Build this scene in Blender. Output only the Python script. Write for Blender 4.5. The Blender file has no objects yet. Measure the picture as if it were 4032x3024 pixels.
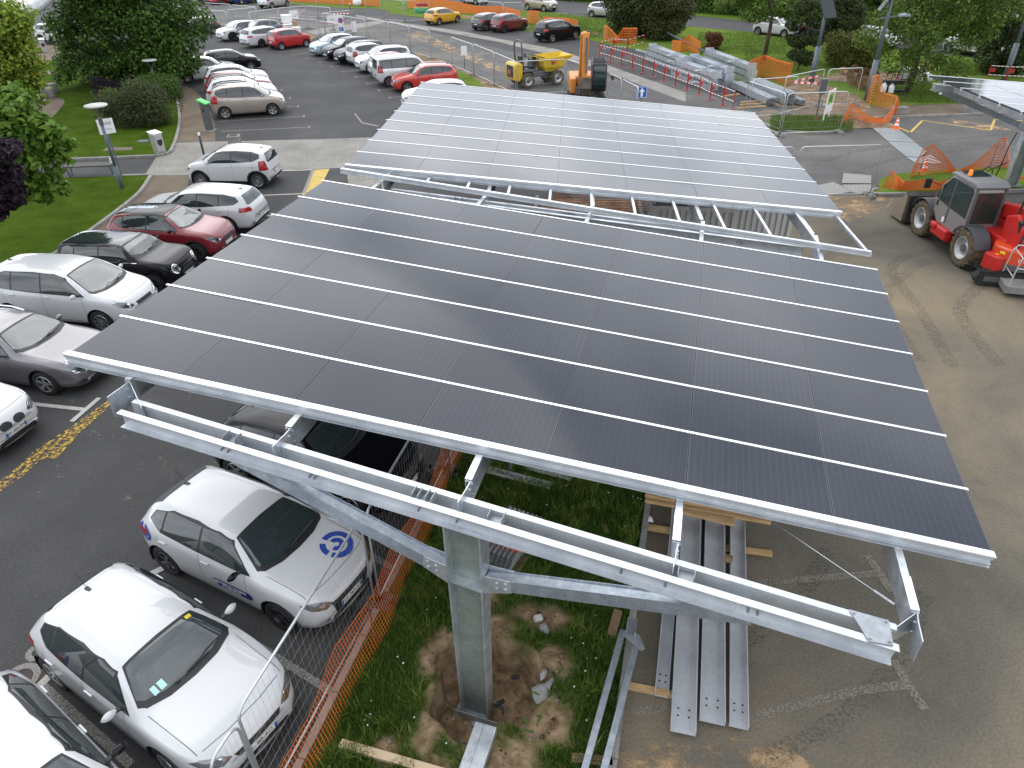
import bpy, bmesh, math, random
import numpy as np
from mathutils import Vector, Matrix
random.seed(7); rng = np.random.default_rng(7)
SC = bpy.context.scene
COL = SC.collection
R_ = math.radians
# ------------------------------------------------------------------ camera
CAM_H, PITCH, ROLL, FPX = 9.5, R_(33.7), R_(0.7), 710.0
_dn = Vector((math.sin(ROLL)*math.cos(PITCH), math.cos(ROLL)*math.cos(PITCH), math.sin(PITCH)))
_up = -_dn
_Y = (Vector((0, 0, 1)) - _up*_up.z).normalized()
_X = _Y.cross(_up)
RW = Matrix((_X, _Y, _up))                      # camera (x right, y down, z forward) -> world
cam = bpy.data.objects.new('camera', bpy.data.cameras.new('camera'))
COL.objects.link(cam)
cam.data.sensor_width = 36.0
cam.data.lens = 36.0*FPX/1024.0
cam.data.clip_end = 3000
cam.data.clip_start = 0.1
_m = RW @ Matrix(((1, 0, 0), (0, -1, 0), (0, 0, -1)))
cam.matrix_world = Matrix.Translation((0, 0, CAM_H)) @ _m.to_4x4()
SC.camera = cam
# ------------------------------------------------------------------ light
SUN_EL, SUN_AZ = R_(55), R_(-25)
wd = bpy.data.worlds.new('World'); SC.world = wd; wd.use_nodes = True
nt = wd.node_tree; nt.nodes.clear()
def N(t, kind, **kw):
    n = t.nodes.new(kind)
    for k, v in kw.items():
        if k in n.inputs.keys() if hasattr(n.inputs, 'keys') else False: n.inputs[k].default_value = v
        else: setattr(n, k, v)
    return n
sky = nt.nodes.new('ShaderNodeTexSky'); sky.sky_type = 'NISHITA'; sky.sun_disc = False
sky.sun_elevation = SUN_EL; sky.sun_rotation = SUN_AZ; sky.air_density = 1.0; sky.dust_density = 2.0
hs = nt.nodes.new('ShaderNodeHueSaturation'); hs.inputs['Saturation'].default_value = 0.45
tc = nt.nodes.new('ShaderNodeTexCoord')
mp = nt.nodes.new('ShaderNodeMapping'); mp.inputs['Scale'].default_value = (1.0, 1.0, 2.2)
n1 = nt.nodes.new('ShaderNodeTexNoise'); n1.inputs['Scale'].default_value = 2.6; n1.inputs['Detail'].default_value = 7; n1.inputs['Roughness'].default_value = 0.55
cr = nt.nodes.new('ShaderNodeValToRGB')
cr.color_ramp.elements[0].position = 0.34; cr.color_ramp.elements[0].color = (3.9, 4.35, 5.1, 1)
cr.color_ramp.elements[1].position = 0.66; cr.color_ramp.elements[1].color = (11.6, 11.8, 12.3, 1)
mx = nt.nodes.new('ShaderNodeMixRGB'); mx.inputs['Fac'].default_value = 0.85
bg = nt.nodes.new('ShaderNodeBackground'); bg.inputs['Strength'].default_value = 0.10
wo = nt.nodes.new('ShaderNodeOutputWorld')
L = nt.links.new
L(sky.outputs[0], hs.inputs['Color']); L(tc.outputs['Generated'], mp.inputs[0]); L(mp.outputs[0], n1.inputs['Vector'])
sz = nt.nodes.new('ShaderNodeSeparateXYZ'); L(tc.outputs['Generated'], sz.inputs[0])
mr_ = nt.nodes.new('ShaderNodeMapRange'); mr_.inputs[1].default_value = 0.05; mr_.inputs[2].default_value = 0.9; mr_.inputs[3].default_value = 1.72; mr_.inputs[4].default_value = 1.1   # overcast deck, brightest low down
L(sz.outputs[2], mr_.inputs[0])
ml = nt.nodes.new('ShaderNodeMixRGB'); ml.blend_type = 'MULTIPLY'; ml.inputs[0].default_value = 1; L(cr.outputs[0], ml.inputs[1])
my = nt.nodes.new('ShaderNodeMapRange'); my.inputs[1].default_value = -1; my.inputs[2].default_value = 1; my.inputs[3].default_value = 0.9; my.inputs[4].default_value = 1.2   # brighter toward the hidden sun
L(sz.outputs[1], my.inputs[0]); mm_ = nt.nodes.new('ShaderNodeMath'); mm_.operation = 'MULTIPLY'; L(mr_.outputs[0], mm_.inputs[0]); L(my.outputs[0], mm_.inputs[1]); L(mm_.outputs[0], ml.inputs[2])
L(n1.outputs['Fac'], cr.inputs[0]); L(hs.outputs[0], mx.inputs[1]); L(ml.outputs[0], mx.inputs[2])
L(mx.outputs[0], bg.inputs[0]); L(bg.outputs[0], wo.inputs[0])
sl = bpy.data.lights.new('sun', 'SUN'); sl.energy = 0.7; sl.angle = R_(60); sl.color = (1, .97, .92)
so = bpy.data.objects.new('sun', sl); COL.objects.link(so)
_sd = Vector((math.sin(SUN_AZ)*math.cos(SUN_EL), math.cos(SUN_AZ)*math.cos(SUN_EL), math.sin(SUN_EL)))
so.rotation_euler = _sd.to_track_quat('Z', 'Y').to_euler(); so.location = (0, 0, 60)
SC.view_settings.view_transform = 'Standard'; SC.view_settings.look = 'None'
SC.view_settings.exposure = 0.69; SC.view_settings.gamma = 1.0
SC.cycles.max_bounces = 6; SC.cycles.transparent_max_bounces = 12
# ------------------------------------------------------------------ photo-measured ground points
def crop(ox, oy, s=1100/2212): return lambda x, y: (ox+x*s, oy+y*s)
F = crop(0, 0, 4032/2212)
c1 = crop(0, 0); c2 = crop(700, 0); c3 = crop(1600, 0); c4 = crop(2300, 0); c5 = crop(2932, 0)
d1 = crop(0, 550); d2 = crop(0, 1200); d3 = crop(0, 2199); d4 = crop(600, 1600); d5 = crop(900, 2199)
d6 = crop(1700, 1700); d7 = crop(1800, 2199); d8 = crop(2700, 1900)
e1 = crop(3200, 300, 832/2212); e2 = crop(3232, 600, 800/2212); e3 = crop(1300, 600, 1200/2212)
e4 = crop(2300, 700, 1200/2212); e5 = crop(0, 0, 600/2212); e6 = crop(1100, 0, 600/2212)
def ray(q): return RW @ Vector(((q[0]/3.9375-512)/FPX, (q[1]/3.9375-384)/FPX, 1.0))
def P(f, x, y, z=0.0):
    d = ray(f(x, y)); s = (z-CAM_H)/d.z
    return Vector((d.x*s, d.y*s, z))
def PY(f, x, y, yy):
    d = ray(f(x, y)); s = yy/d.y
    return Vector((d.x*s, yy, CAM_H+d.z*s))
def PTS(f, l, z=0.0): return [P(f, x, y, z) for x, y in l]
# ------------------------------------------------------------------ materials
MATS = {}
def mat(name, col=(.5, .5, .5), rough=.5, metal=0.0, coat=0.0, spec=.5, emit=None):
    if name in MATS: return MATS[name]
    m = bpy.data.materials.new(name); m.use_nodes = True
    b = m.node_tree.nodes['Principled BSDF']
    b.inputs['Base Color'].default_value = (*col, 1); b.inputs['Roughness'].default_value = rough
    b.inputs['Metallic'].default_value = metal; b.inputs['Coat Weight'].default_value = coat
    b.inputs['Coat Roughness'].default_value = .03; b.inputs['Specular IOR Level'].default_value = spec
    MATS[name] = m
    return m
def noisy(name, stops, scale=1.0, detail=6, rough=.9, metal=0.0, scale2=None, fac2=.35, stops2=None, coord='Object', bump=0.0, bscale=60, stretch=(1, 1, 1), spec=.3, dist=0.0):
    """noise-driven colour: stops = [(pos, rgb), ...]; optional second finer noise multiplied on top"""
    if name in MATS: return MATS[name]
    m = bpy.data.materials.new(name); m.use_nodes = True; t = m.node_tree; l = t.links.new
    b = t.nodes['Principled BSDF']; b.inputs['Roughness'].default_value = rough; b.inputs['Metallic'].default_value = metal
    b.inputs['Specular IOR Level'].default_value = spec
    tcn = t.nodes.new('ShaderNodeTexCoord'); mpn = t.nodes.new('ShaderNodeMapping'); mpn.inputs['Scale'].default_value = stretch
    l(tcn.outputs[coord], mpn.inputs[0])
    n = t.nodes.new('ShaderNodeTexNoise'); n.inputs['Scale'].default_value = scale; n.inputs['Detail'].default_value = detail
    n.inputs['Roughness'].default_value = .6; n.inputs['Distortion'].default_value = dist
    l(mpn.outputs[0], n.inputs['Vector'])
    r = t.nodes.new('ShaderNodeValToRGB'); els = r.color_ramp.elements
    while len(els) < len(stops): els.new(.5)
    for e, (p, c) in zip(els, stops): e.position = p; e.color = (*c, 1)
    l(n.outputs['Fac'], r.inputs[0]); out = r.outputs[0]
    if scale2:
        n2 = t.nodes.new('ShaderNodeTexNoise'); n2.inputs['Scale'].default_value = scale2; n2.inputs['Detail'].default_value = 3
        l(mpn.outputs[0], n2.inputs['Vector'])
        r2 = t.nodes.new('ShaderNodeValToRGB'); s2 = stops2 or [(.3, (.55,)*3), (.7, (1.3,)*3)]
        for e, (p, c) in zip(r2.color_ramp.elements, s2): e.position = p; e.color = (*c, 1)
        l(n2.outputs['Fac'], r2.inputs[0])
        mm = t.nodes.new('ShaderNodeMixRGB'); mm.blend_type = 'MULTIPLY'; mm.inputs[0].default_value = fac2*2 if fac2 < .5 else 1
        l(out, mm.inputs[1]); l(r2.outputs[0], mm.inputs[2]); out = mm.outputs[0]
    l(out, b.inputs['Base Color'])
    if bump:
        n3 = t.nodes.new('ShaderNodeTexNoise'); n3.inputs['Scale'].default_value = bscale; n3.inputs['Detail'].default_value = 4
        l(mpn.outputs[0], n3.inputs['Vector'])
        bp = t.nodes.new('ShaderNodeBump'); bp.inputs['Strength'].default_value = bump; bp.inputs['Distance'].default_value = .02
        l(n3.outputs['Fac'], bp.inputs['Height']); l(bp.outputs[0], b.inputs['Normal'])
    MATS[name] = m
    return m
def leafmat(name, cols, rough=.55):
    """per-leaf colour from a random value per mesh island"""
    if name in MATS: return MATS[name]
    m = bpy.data.materials.new(name); m.use_nodes = True; t = m.node_tree; l = t.links.new
    b = t.nodes['Principled BSDF']; b.inputs['Roughness'].default_value = rough; b.inputs['Specular IOR Level'].default_value = .25
    g = t.nodes.new('ShaderNodeNewGeometry'); r = t.nodes.new('ShaderNodeValToRGB'); els = r.color_ramp.elements
    while len(els) < len(cols): els.new(.5)
    for i, c in enumerate(cols): els[i].position = i/(len(cols)-1); els[i].color = (*c, 1)
    l(g.outputs['Random Per Island'], r.inputs[0]); l(r.outputs[0], b.inputs['Base Color'])
    tr = t.nodes.new('ShaderNodeBsdfTranslucent'); l(r.outputs[0], tr.inputs['Color'])
    ms = t.nodes.new('ShaderNodeMixShader'); ms.inputs[0].default_value = .3
    l(b.outputs[0], ms.inputs[1]); l(tr.outputs[0], ms.inputs[2]); l(ms.outputs[0], t.nodes['Material Output'].inputs[0])
    MATS[name] = m
    return m
def paintwear(name, col, thr=.5, scale=9, under=None):
    """worn road paint: patches of paint left over the tarmac (the gaps are see-through)"""
    if name in MATS: return MATS[name]
    m = bpy.data.materials.new(name); m.use_nodes = True; t = m.node_tree; l = t.links.new
    b = t.nodes['Principled BSDF']; b.inputs['Base Color'].default_value = (*col, 1); b.inputs['Roughness'].default_value = .85
    tcn = t.nodes.new('ShaderNodeTexCoord'); n = t.nodes.new('ShaderNodeTexNoise'); n.inputs['Scale'].default_value = scale
    n.inputs['Detail'].default_value = 9; n.inputs['Roughness'].default_value = .75; l(tcn.outputs['Object'], n.inputs['Vector'])
    r = t.nodes.new('ShaderNodeValToRGB'); r.color_ramp.elements[0].position = thr-.06; r.color_ramp.elements[1].position = thr+.06
    l(n.outputs['Fac'], r.inputs[0]); tp = t.nodes.new('ShaderNodeBsdfTransparent'); ms = t.nodes.new('ShaderNodeMixShader')
    l(r.outputs[0], ms.inputs[0]); l(tp.outputs[0], ms.inputs[1]); l(b.outputs[0], ms.inputs[2]); l(ms.outputs[0], t.nodes['Material Output'].inputs[0])
    MATS[name] = m
    return m
ASPH = noisy('asphalt', [(.25, (.040, .040, .041)), (.5, (.056, .056, .056)), (.75, (.085, .083, .079))], .35, 8, .88, scale2=26, fac2=.3, bump=.25, bscale=90)
DUSTY = noisy('dusty_asphalt', [(.36, (.100, .091, .074)), (.46, (.142, .126, .097)), (.55, (.185, .155, .110)), (.68, (.27, .21, .135))], .16, 10, .95, scale2=24, fac2=.22, bump=.2, bscale=70, dist=.6)
DUSTG = noisy('dusty_grey', [(.3, (.075, .075, .073)), (.5, (.11, .108, .103)), (.68, (.17, .158, .14)), (.8, (.30, .26, .2))], .22, 9, .95, scale2=14, fac2=.3, bump=.2, bscale=70, dist=.4)
ROADM = noisy('road_asphalt', [(.3, (.05, .05, .052)), (.7, (.075, .075, .077))], .4, 5, .85, scale2=30, fac2=.2)
CONC = noisy('concrete', [(.25, (.17, .16, .145)), (.5, (.24, .228, .205)), (.75, (.31, .30, .275))], .7, 9, .9, scale2=12, fac2=.3, bump=.15, bscale=40)
GRAVEL = noisy('gravel', [(.3, (.12, .092, .066)), (.6, (.175, .138, .10)), (.8, (.24, .19, .14))], .8, 8, .95, scale2=40, fac2=.3, bump=.2, bscale=60)
KERB = noisy('kerb_concrete', [(.3, (.19, .185, .17)), (.7, (.32, .31, .29))], 2.5, 6, .9, scale2=25, fac2=.25)
SOIL = noisy('soil', [(.28, (.085, .055, .034)), (.5, (.20, .14, .085)), (.7, (.34, .25, .155))], 1.3, 9, .95, scale2=8, fac2=.45, bump=.5, bscale=14)
SOILD = noisy('dark_soil', [(.3, (.035, .026, .018)), (.6, (.10, .07, .045)), (.8, (.2, .15, .1))], 2, 9, .95, bump=.6, bscale=12)
ORSOIL = noisy('orange_soil', [(.3, (.20, .10, .045)), (.6, (.33, .18, .085)), (.8, (.42, .29, .17))], 1.4, 8, .95, bump=.4, bscale=20)
LAWN = noisy('lawn_grass', [(.25, (.030, .056, .005)), (.5, (.050, .088, .008)), (.75, (.078, .118, .013))], .9, 8, 1, scale2=18, fac2=.4, bump=.9, bscale=45, spec=.02)
LAWN2 = noisy('verge_grass', [(.25, (.065, .12, .018)), (.5, (.11, .175, .028)), (.72, (.16, .20, .045)), (.85, (.23, .21, .09))], .45, 9, 1, scale2=12, fac2=.4, bump=.9, bscale=30, spec=.02)
FIELD = noisy('dry_field', [(.3, (.30, .25, .16)), (.7, (.42, .36, .25))], .1, 4, 1)
WHITE_L = paintwear('white_paint_worn', (.50, .49, .46), .45, 70)
WHITE_D = paintwear('white_paint_dusty', (.25, .225, .18), .50, 45)
WHITE_F = paintwear('white_paint_faded', (.30, .29, .265), .48, 60)
YELL_W = paintwear('yellow_paint_worn', (.52, .33, .06), .53, 11)
YELL = noisy('yellow_paint', [(.3, (.42, .29, .07)), (.6, (.55, .40, .12))], 4, 8, .8)
GALV = noisy('galvanised_steel', [(.3, (.42, .46, .50)), (.5, (.56, .60, .64)), (.72, (.72, .75, .78))], 5, 8, .38, metal=.75, scale2=38, fac2=.12, bump=.03, bscale=40, spec=.5)
GALVD = noisy('galvanised_dull', [(.3, (.24, .27, .29)), (.55, (.36, .39, .41)), (.75, (.46, .49, .51))], 2.2, 8, .5, metal=.6, scale2=20, fac2=.12)
GALVL = noisy('galvanised_light', [(.3, (.50, .53, .56)), (.55, (.60, .63, .655)), (.75, (.70, .72, .74))], 3, 7, .42, metal=.55, scale2=30, fac2=.06)
GALVB = noisy('galvanised_blue', [(.3, (.31, .36, .42)), (.55, (.41, .455, .505)), (.75, (.55, .585, .62))], 7, 9, .42, metal=.7, scale2=30, fac2=.15)
ALU = mat('rail_aluminium', (.86, .87, .88), .32, .55)
BLACK = mat('black_plastic', (.018, .018, .02), .5)
RUBBER = noisy('tyre_rubber', [(.3, (.014, .014, .014)), (.7, (.03, .03, .03))], 8, 4, .8)
GLASS = mat('dark_glass', (.022, .030, .031), .02, 0, 0, 1.0)
WSCR = mat('windscreen_glass', (.030, .042, .044), .02, 0, .6, 1.0)
ZINC = noisy('light_zinc', [(.3, (.44, .46, .48)), (.6, (.56, .58, .60)), (.8, (.64, .66, .67))], 1.5, 7, .45, metal=.3, scale2=20, fac2=.08)  # paler than the other galvanised steel: sky reflection put into the base colour
WEBM = noisy('post_web', [(.3, (.21, .25, .22)), (.55, (.31, .36, .32)), (.75, (.40, .44, .41))], 1.6, 8, .42, metal=.55, scale2=26, fac2=.14)  # reflected grass painted in as green; darker than the flanges to read as recessed
TRACK = paintwear('tyre_mark', (.100, .090, .073), .57, 22)
STAIN = paintwear('pale_tarmac_stain', (.15, .145, .13), .635, 2.3)
SANDW = paintwear('drifted_sand', (.36, .245, .135), .52, 1.1)
CHROME = mat('chrome', (.8, .8, .82), .12, 1)
RIM = mat('alloy_rim', (.48, .49, .5), .28, .85)
RIMD = mat('dark_rim', (.05, .05, .055), .3, .5)
WHITEP = mat('white_plastic', (.78, .78, .77), .45)
LAMPG = mat('headlamp_glass', (.16, .17, .18), .05, .3, .5, .9)
TAILR = mat('tail_lamp', (.33, .012, .015), .12, 0, .5)
TUBE = mat('fence_tube', (.55, .57, .58), .4, .6)
WOOD = noisy('raw_timber', [(.3, (.36, .22, .10)), (.6, (.52, .35, .18)), (.8, (.62, .45, .26))], 3, 6, .8, stretch=(1, 9, 9), scale2=20, fac2=.25)
WOODO = noisy('old_timber', [(.3, (.15, .10, .055)), (.6, (.27, .19, .11)), (.8, (.40, .31, .20))], 3, 6, .9, stretch=(1, 7, 7))
ORANGE = mat('orange_net', (.72, .17, .025), .6)
REDP = mat('red_paint', (.42, .02, .02), .35, 0, .3)
BARK = noisy('bark', [(.3, (.05, .04, .03)), (.7, (.13, .105, .08))], 5, 6, .95, stretch=(3, 3, .6))
GREYPOST = mat('grey_post_paint', (.11, .135, .155), .45)
NAVY = mat('navy_print', (.012, .025, .16), .4)
# ------------------------------------------------------------------ mesh collector
class MB:
    def __init__(s): s.v = []; s.f = []; s.m = None
    def add(s, vs, fs):
        o = len(s.v); s.v += [tuple(x) for x in vs]; s.f += [tuple(i+o for i in f) for f in fs]; return s
    def box(s, c, d, rz=0.0, ry=0.0, rx=0.0):
        M = Matrix.Rotation(rz, 3, 'Z') @ Matrix.Rotation(ry, 3, 'Y') @ Matrix.Rotation(rx, 3, 'X'); c = Vector(c)
        vs = [c + M @ Vector((sx*d[0]/2, sy*d[1]/2, sz*d[2]/2)) for sz in (-1, 1) for sx, sy in ((-1, -1), (1, -1), (1, 1), (-1, 1))]
        return s.add(vs, [(3, 2, 1, 0), (4, 5, 6, 7), (0, 1, 5, 4), (1, 2, 6, 5), (2, 3, 7, 6), (3, 0, 4, 7)])
    def beam(s, a, b, w, h, up=(0, 0, 1), w2=None, h2=None):
        a = Vector(a); b = Vector(b); d = (b-a).normalized(); u = Vector(up)
        sd = d.cross(u)
        if sd.length < 1e-4: sd = d.cross(Vector((1, 0, 0)))
        sd.normalize(); u = sd.cross(d); w2 = w if w2 is None else w2; h2 = h if h2 is None else h2
        vs = [a+sd*i*w/2+u*j*h/2 for i, j in ((-1, -1), (1, -1), (1, 1), (-1, 1))] + [b+sd*i*w2/2+u*j*h2/2 for i, j in ((-1, -1), (1, -1), (1, 1), (-1, 1))]
        return s.add(vs, [(3, 2, 1, 0), (4, 5, 6, 7), (0, 1, 5, 4), (1, 2, 6, 5), (2, 3, 7, 6), (3, 0, 4, 7)])
    def prof(s, a, b, poly, up=(0, 0, 1)):
        """extrude a 2-D profile (side, up) from a to b, closed ends"""
        a = Vector(a); b = Vector(b); d = (b-a).normalized(); sd = d.cross(Vector(up)).normalized(); u = sd.cross(d); n = len(poly)
        vs = [a+sd*p[0]+u*p[1] for p in poly]+[b+sd*p[0]+u*p[1] for p in poly]
        return s.add(vs, [(i, (i+1) % n, (i+1) % n+n, i+n) for i in range(n)]+[tuple(range(n-1, -1, -1)), tuple(range(n, 2*n))])
    def prism(s, poly, z0, z1):
        n = len(poly); vs = [(p[0], p[1], z0) for p in poly]+[(p[0], p[1], z1) for p in poly]
        return s.add(vs, [(i, (i+1) % n, (i+1) % n+n, i+n) for i in range(n)]+[tuple(range(n-1, -1, -1)), tuple(range(n, 2*n))])
    def xprism(s, poly, y0, y1):
        """poly in (x, z), extruded along y"""
        n = len(poly); vs = [(p[0], y0, p[1]) for p in poly]+[(p[0], y1, p[1]) for p in poly]
        return s.add(vs, [(i, i+n, (i+1) % n+n, (i+1) % n) for i in range(n)]+[tuple(range(n)), tuple(range(2*n-1, n-1, -1))])
    def sheet(s, pts, z=None):
        return s.add([(p[0], p[1], p[2] if z is None else z) for p in pts], [tuple(range(len(pts)))])
    def tube(s, path, r, n=8, r2=None, cap=True, closed=False):
        path = [Vector(p) for p in path]; k = len(path); r2 = r if r2 is None else r2; rings = []; ref = None
        for i, p in enumerate(path):
            a = path[(i-1) % k] if (closed or i > 0) else p; b = path[(i+1) % k] if (closed or i < k-1) else p
            d = (b-a).normalized()
            if ref is None:
                ref = d.cross(Vector((0, 0, 1)))
                if ref.length < 1e-3: ref = Vector((1, 0, 0))
            ref = (ref-d*ref.dot(d)).normalized(); q = d.cross(ref); rr = r+(r2-r)*i/max(1, k-1)
            rings.append([p+(ref*math.cos(2*math.pi*j/n)+q*math.sin(2*math.pi*j/n))*rr for j in range(n)])
        vs = [v for g in rings for v in g]; fs = []
        for i in range(k if closed else k-1):
            o = i*n; o2 = ((i+1) % k)*n
            fs += [(o+j, o+(j+1) % n, o2+(j+1) % n, o2+j) for j in range(n)]
        if cap and not closed: fs += [tuple(range(n-1, -1, -1)), tuple(range((k-1)*n, k*n))]
        return s.add(vs, fs)
    def lathe(s, prof, n=20, c=(0, 0, 0), axis='z'):
        """prof = [(r, h), ...] turned round an axis through c"""
        c = Vector(c); vs = []
        for r, h in prof:
            for j in range(n):
                a = 2*math.pi*j/n; x, y = r*math.cos(a), r*math.sin(a)
                vs.append(c+(Vector((x, y, h)) if axis == 'z' else Vector((x, h, y)) if axis == 'y' else Vector((h, x, y))))
        fs = []; k = len(prof)
        for i in range(k-1):
            for j in range(n):
                q = (i*n+j, i*n+(j+1) % n, (i+1)*n+(j+1) % n, (i+1)*n+j)
                fs.append(q if axis != 'y' else q[::-1])
        return s.add(vs, fs)
    def xf(s, M):
        s.v = [tuple(M @ Vector(v)) for v in s.v]; return s
    def build(s, name, m, parent=None, smooth=False):
        me = bpy.data.meshes.new(name); me.from_pydata(s.v, [], s.f); me.validate()
        if smooth: me.polygons.foreach_set('use_smooth', [True]*len(me.polygons))
        if m is not None: me.materials.append(m)
        o = bpy.data.objects.new(name, me); COL.objects.link(o)
        if parent is not None: o.parent = parent
        return o
def bevel(o, w=.01, seg=2):
    md = o.modifiers.new('bevel', 'BEVEL'); md.width = w; md.segments = seg; md.limit_method = 'ANGLE'; md.angle_limit = R_(40); return o
def tag(o, label=None, cat=None, group=None, kind=None):
    if label: o['label'] = label
    if cat: o['category'] = cat
    if group: o['group'] = group
    if kind: o['kind'] = kind
    return o
def thing(name, label, cat, loc=(0, 0, 0), rz=0.0, group=None):
    o = bpy.data.objects.new(name, None); o.empty_display_size = .3; COL.objects.link(o)
    o.location = loc; o.rotation_euler = (0, 0, rz)
    return tag(o, label, cat, group)
KIDS = {}
def copy_tree(o, parent=None):
    c = o.copy(); COL.objects.link(c)
    if parent is not None: c.parent = parent
    for ch in list(o.children): copy_tree(ch, c)
    return c
def text(name, s, size, m, parent, M, ext=.001, align='CENTER'):
    cu = bpy.data.curves.new(name, 'FONT'); cu.body = s; cu.size = size; cu.align_x = align; cu.align_y = 'CENTER'; cu.extrude = ext
    t = bpy.data.objects.new(name, cu); COL.objects.link(t)
    bpy.context.view_layer.update()
    me = bpy.data.meshes.new_from_object(t.evaluated_get(bpy.context.evaluated_depsgraph_get()))
    bpy.data.objects.remove(t); me.transform(M); me.materials.clear(); me.materials.append(m)
    o = bpy.data.objects.new(name, me); COL.objects.link(o); o.parent = parent
    return o
def frame(o, x, y):
    """4x4 with origin o and axes x, y, x cross y"""
    x = Vector(x).normalized(); z = x.cross(Vector(y)).normalized(); y = z.cross(x)
    M = Matrix((x, y, z)).transposed().to_4x4(); M.translation = Vector(o); return M
# ------------------------------------------------------------------ carport frames (measured)
class Fr:
    def __init__(s, o, yaw):
        s.o = Vector(o); a = R_(yaw); s.yaw = a; s.u = Vector((math.cos(a), math.sin(a), 0)); s.w = Vector((-math.sin(a), math.cos(a), 0))
    def p(s, u, v, z=0.0): return Vector((s.o.x+s.u.x*u+s.w.x*v, s.o.y+s.u.y*u+s.w.y*v, z))
FA = Fr((-6.32, 8.72, 4.31), -14.61); FB = Fr((-4.03, 17.8, 4.27), -4.77); FC = Fr((15.5, 20.0, 4.3), 0.0)
# ------------------------------------------------------------------ ground sheets
def sheet(name, pts, z, m, top=True):
    mb = MB(); mb.sheet(pts, z); o = mb.build(name, m)
    bm = bmesh.new(); bm.from_mesh(o.data); bmesh.ops.recalc_face_normals(bm, faces=bm.faces)
    for f in bm.faces:
        if f.normal.z < 0: f.normal_flip()
    bm.to_mesh(o.data); bm.free()
    if top: tag(o, kind='structure')
    return o
pit = FA.p(6.3, -.83)
ring = [(pit.x+1.0*math.cos(a), pit.y+1.0*math.sin(a)) for a in [2*math.pi*k/16 for k in range(16)]]
B_ = 900
outer = [(pit.x+B_*math.cos(2*math.pi*k/16), pit.y+B_*math.sin(2*math.pi*k/16)) for k in range(16)]
mb = MB(); n = 16
mid = [(pit.x+40*math.cos(2*math.pi*k/16), pit.y+40*math.sin(2*math.pi*k/16)) for k in range(16)]
mb.add([(x, y, 0) for x, y in ring+mid+outer], [(i, i+16, (i+1) % 16+16, (i+1) % 16) for i in range(16)]+[(i+16, i+32, (i+1) % 16+32, (i+1) % 16+16) for i in range(16)])
tag(mb.build('ground', ASPH), kind='structure')

def raised(name, pts, h, m, kerb=None, kw=.14):
    """raised turf with a kerb along the open polyline `kerb` (indices)"""
    pts = [Vector((p[0], p[1], 0)) for p in pts]
    o = sheet(name, pts, h, m)
    if kerb:
        mb = MB(); ks = [pts[i] for i in kerb]
        cl = sum((pts), Vector())/len(pts)
        for a, b in zip(ks[:-1], ks[1:]):
            d = (b-a).normalized(); nn = Vector((-d.y, d.x, 0))
            if nn.dot(cl-a) > 0: nn = -nn
            q = [a-nn*.0, b+d*.02, b+d*.02+nn*kw, a+nn*kw]
            if (q[1]-q[0]).cross(q[2]-q[1]).z < 0: q = q[::-1]
            mb.prism([(v.x, v.y) for v in q], .001, h+.035+.0007*len(mb.v)/8)
        tag(mb.build('kerb', KERB), kind='structure')
    return o
def smooth_pts(pts, k=3):
    out = []; n = len(pts)
    for i in range(n-1):
        p0, p1, p2, p3 = pts[max(i-1, 0)], pts[i], pts[i+1], pts[min(i+2, n-1)]
        for j in range(k):
            t = j/k
            out.append(tuple(.5*((2*b)+(c-a)*t+(2*a-5*b+4*c-d)*t*t+(3*b-a-3*c+d)*t**3) for a, b, c, d in zip(p0, p1, p2, p3)))
    out.append(tuple(pts[-1])); return out
# worn, sandy tarmac right of the median strip
sheet('dusty_yard', [FA.p(8.2, -9), FA.p(8.2, 9.6), FB.p(8.2, 1)]+[P(c5, 560, 1545), P(c5, 1010, 1555), P(e1, 640, 1262), P(e1, 1290, 1250), (24, 19, 0), (40, 12, 0), (40, -10, 0)], .004, DUSTY)
sheet('works_road', [FB.p(8.2, 1.2)]+[P(c5, 560, 1543), P(c5, 1010, 1553), P(e1, 640, 1260), P(e1, 1290, 1248), (24, 19.05, 0), (60, 22, 0), (75, 40, 0)]+PTS(c5, [(2212, 905), (1250, 935), (1000, 945), (860, 1015), (600, 1062), (330, 1047), (180, 1000)])+PTS(c4, [(1350, 900), (1100, 790), (700, 640)])+PTS(c3, [(1700, 640), (1100, 470), (500, 330), (0, 205)])+PTS(c2, [(1500, 150), (900, 60), (200, 20), (-100, 10)])+PTS(c2, [(-100, 160), (300, 190), (900, 300), (1150, 290), (1560, 345), (1800, 440), (2212, 590)])+PTS(c3, [(620, 700)])+[FB.p(6, 9), FB.p(8.2, 7)], .004, DUSTG)
sheet('drifted_sand', PTS(d7, [(1230, 1450), (1500, 1430), (1900, 1500), (2150, 1420), (2600, 1480), (2900, 1700), (1000, 1900)]), .007, SANDW)
sheet('drifted_sand', PTS(e2, [(60, 480), (700, 470), (680, 620), (300, 760), (40, 620)]), .007, SANDW)
sheet('drifted_sand', PTS(c5, [(640, 1545), (1200, 1570), (1130, 1650), (740, 1660)]), .0085, SANDW)
sheet('drifted_sand', PTS(e1, [(1440, 450), (1900, 500), (2080, 560), (1800, 580), (1480, 490)]), .007, SANDW)
sheet('drifted_sand', PTS(c3, [(100, 250), (500, 420), (900, 600), (700, 560), (300, 400), (0, 280)]), .007, SANDW)
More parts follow.
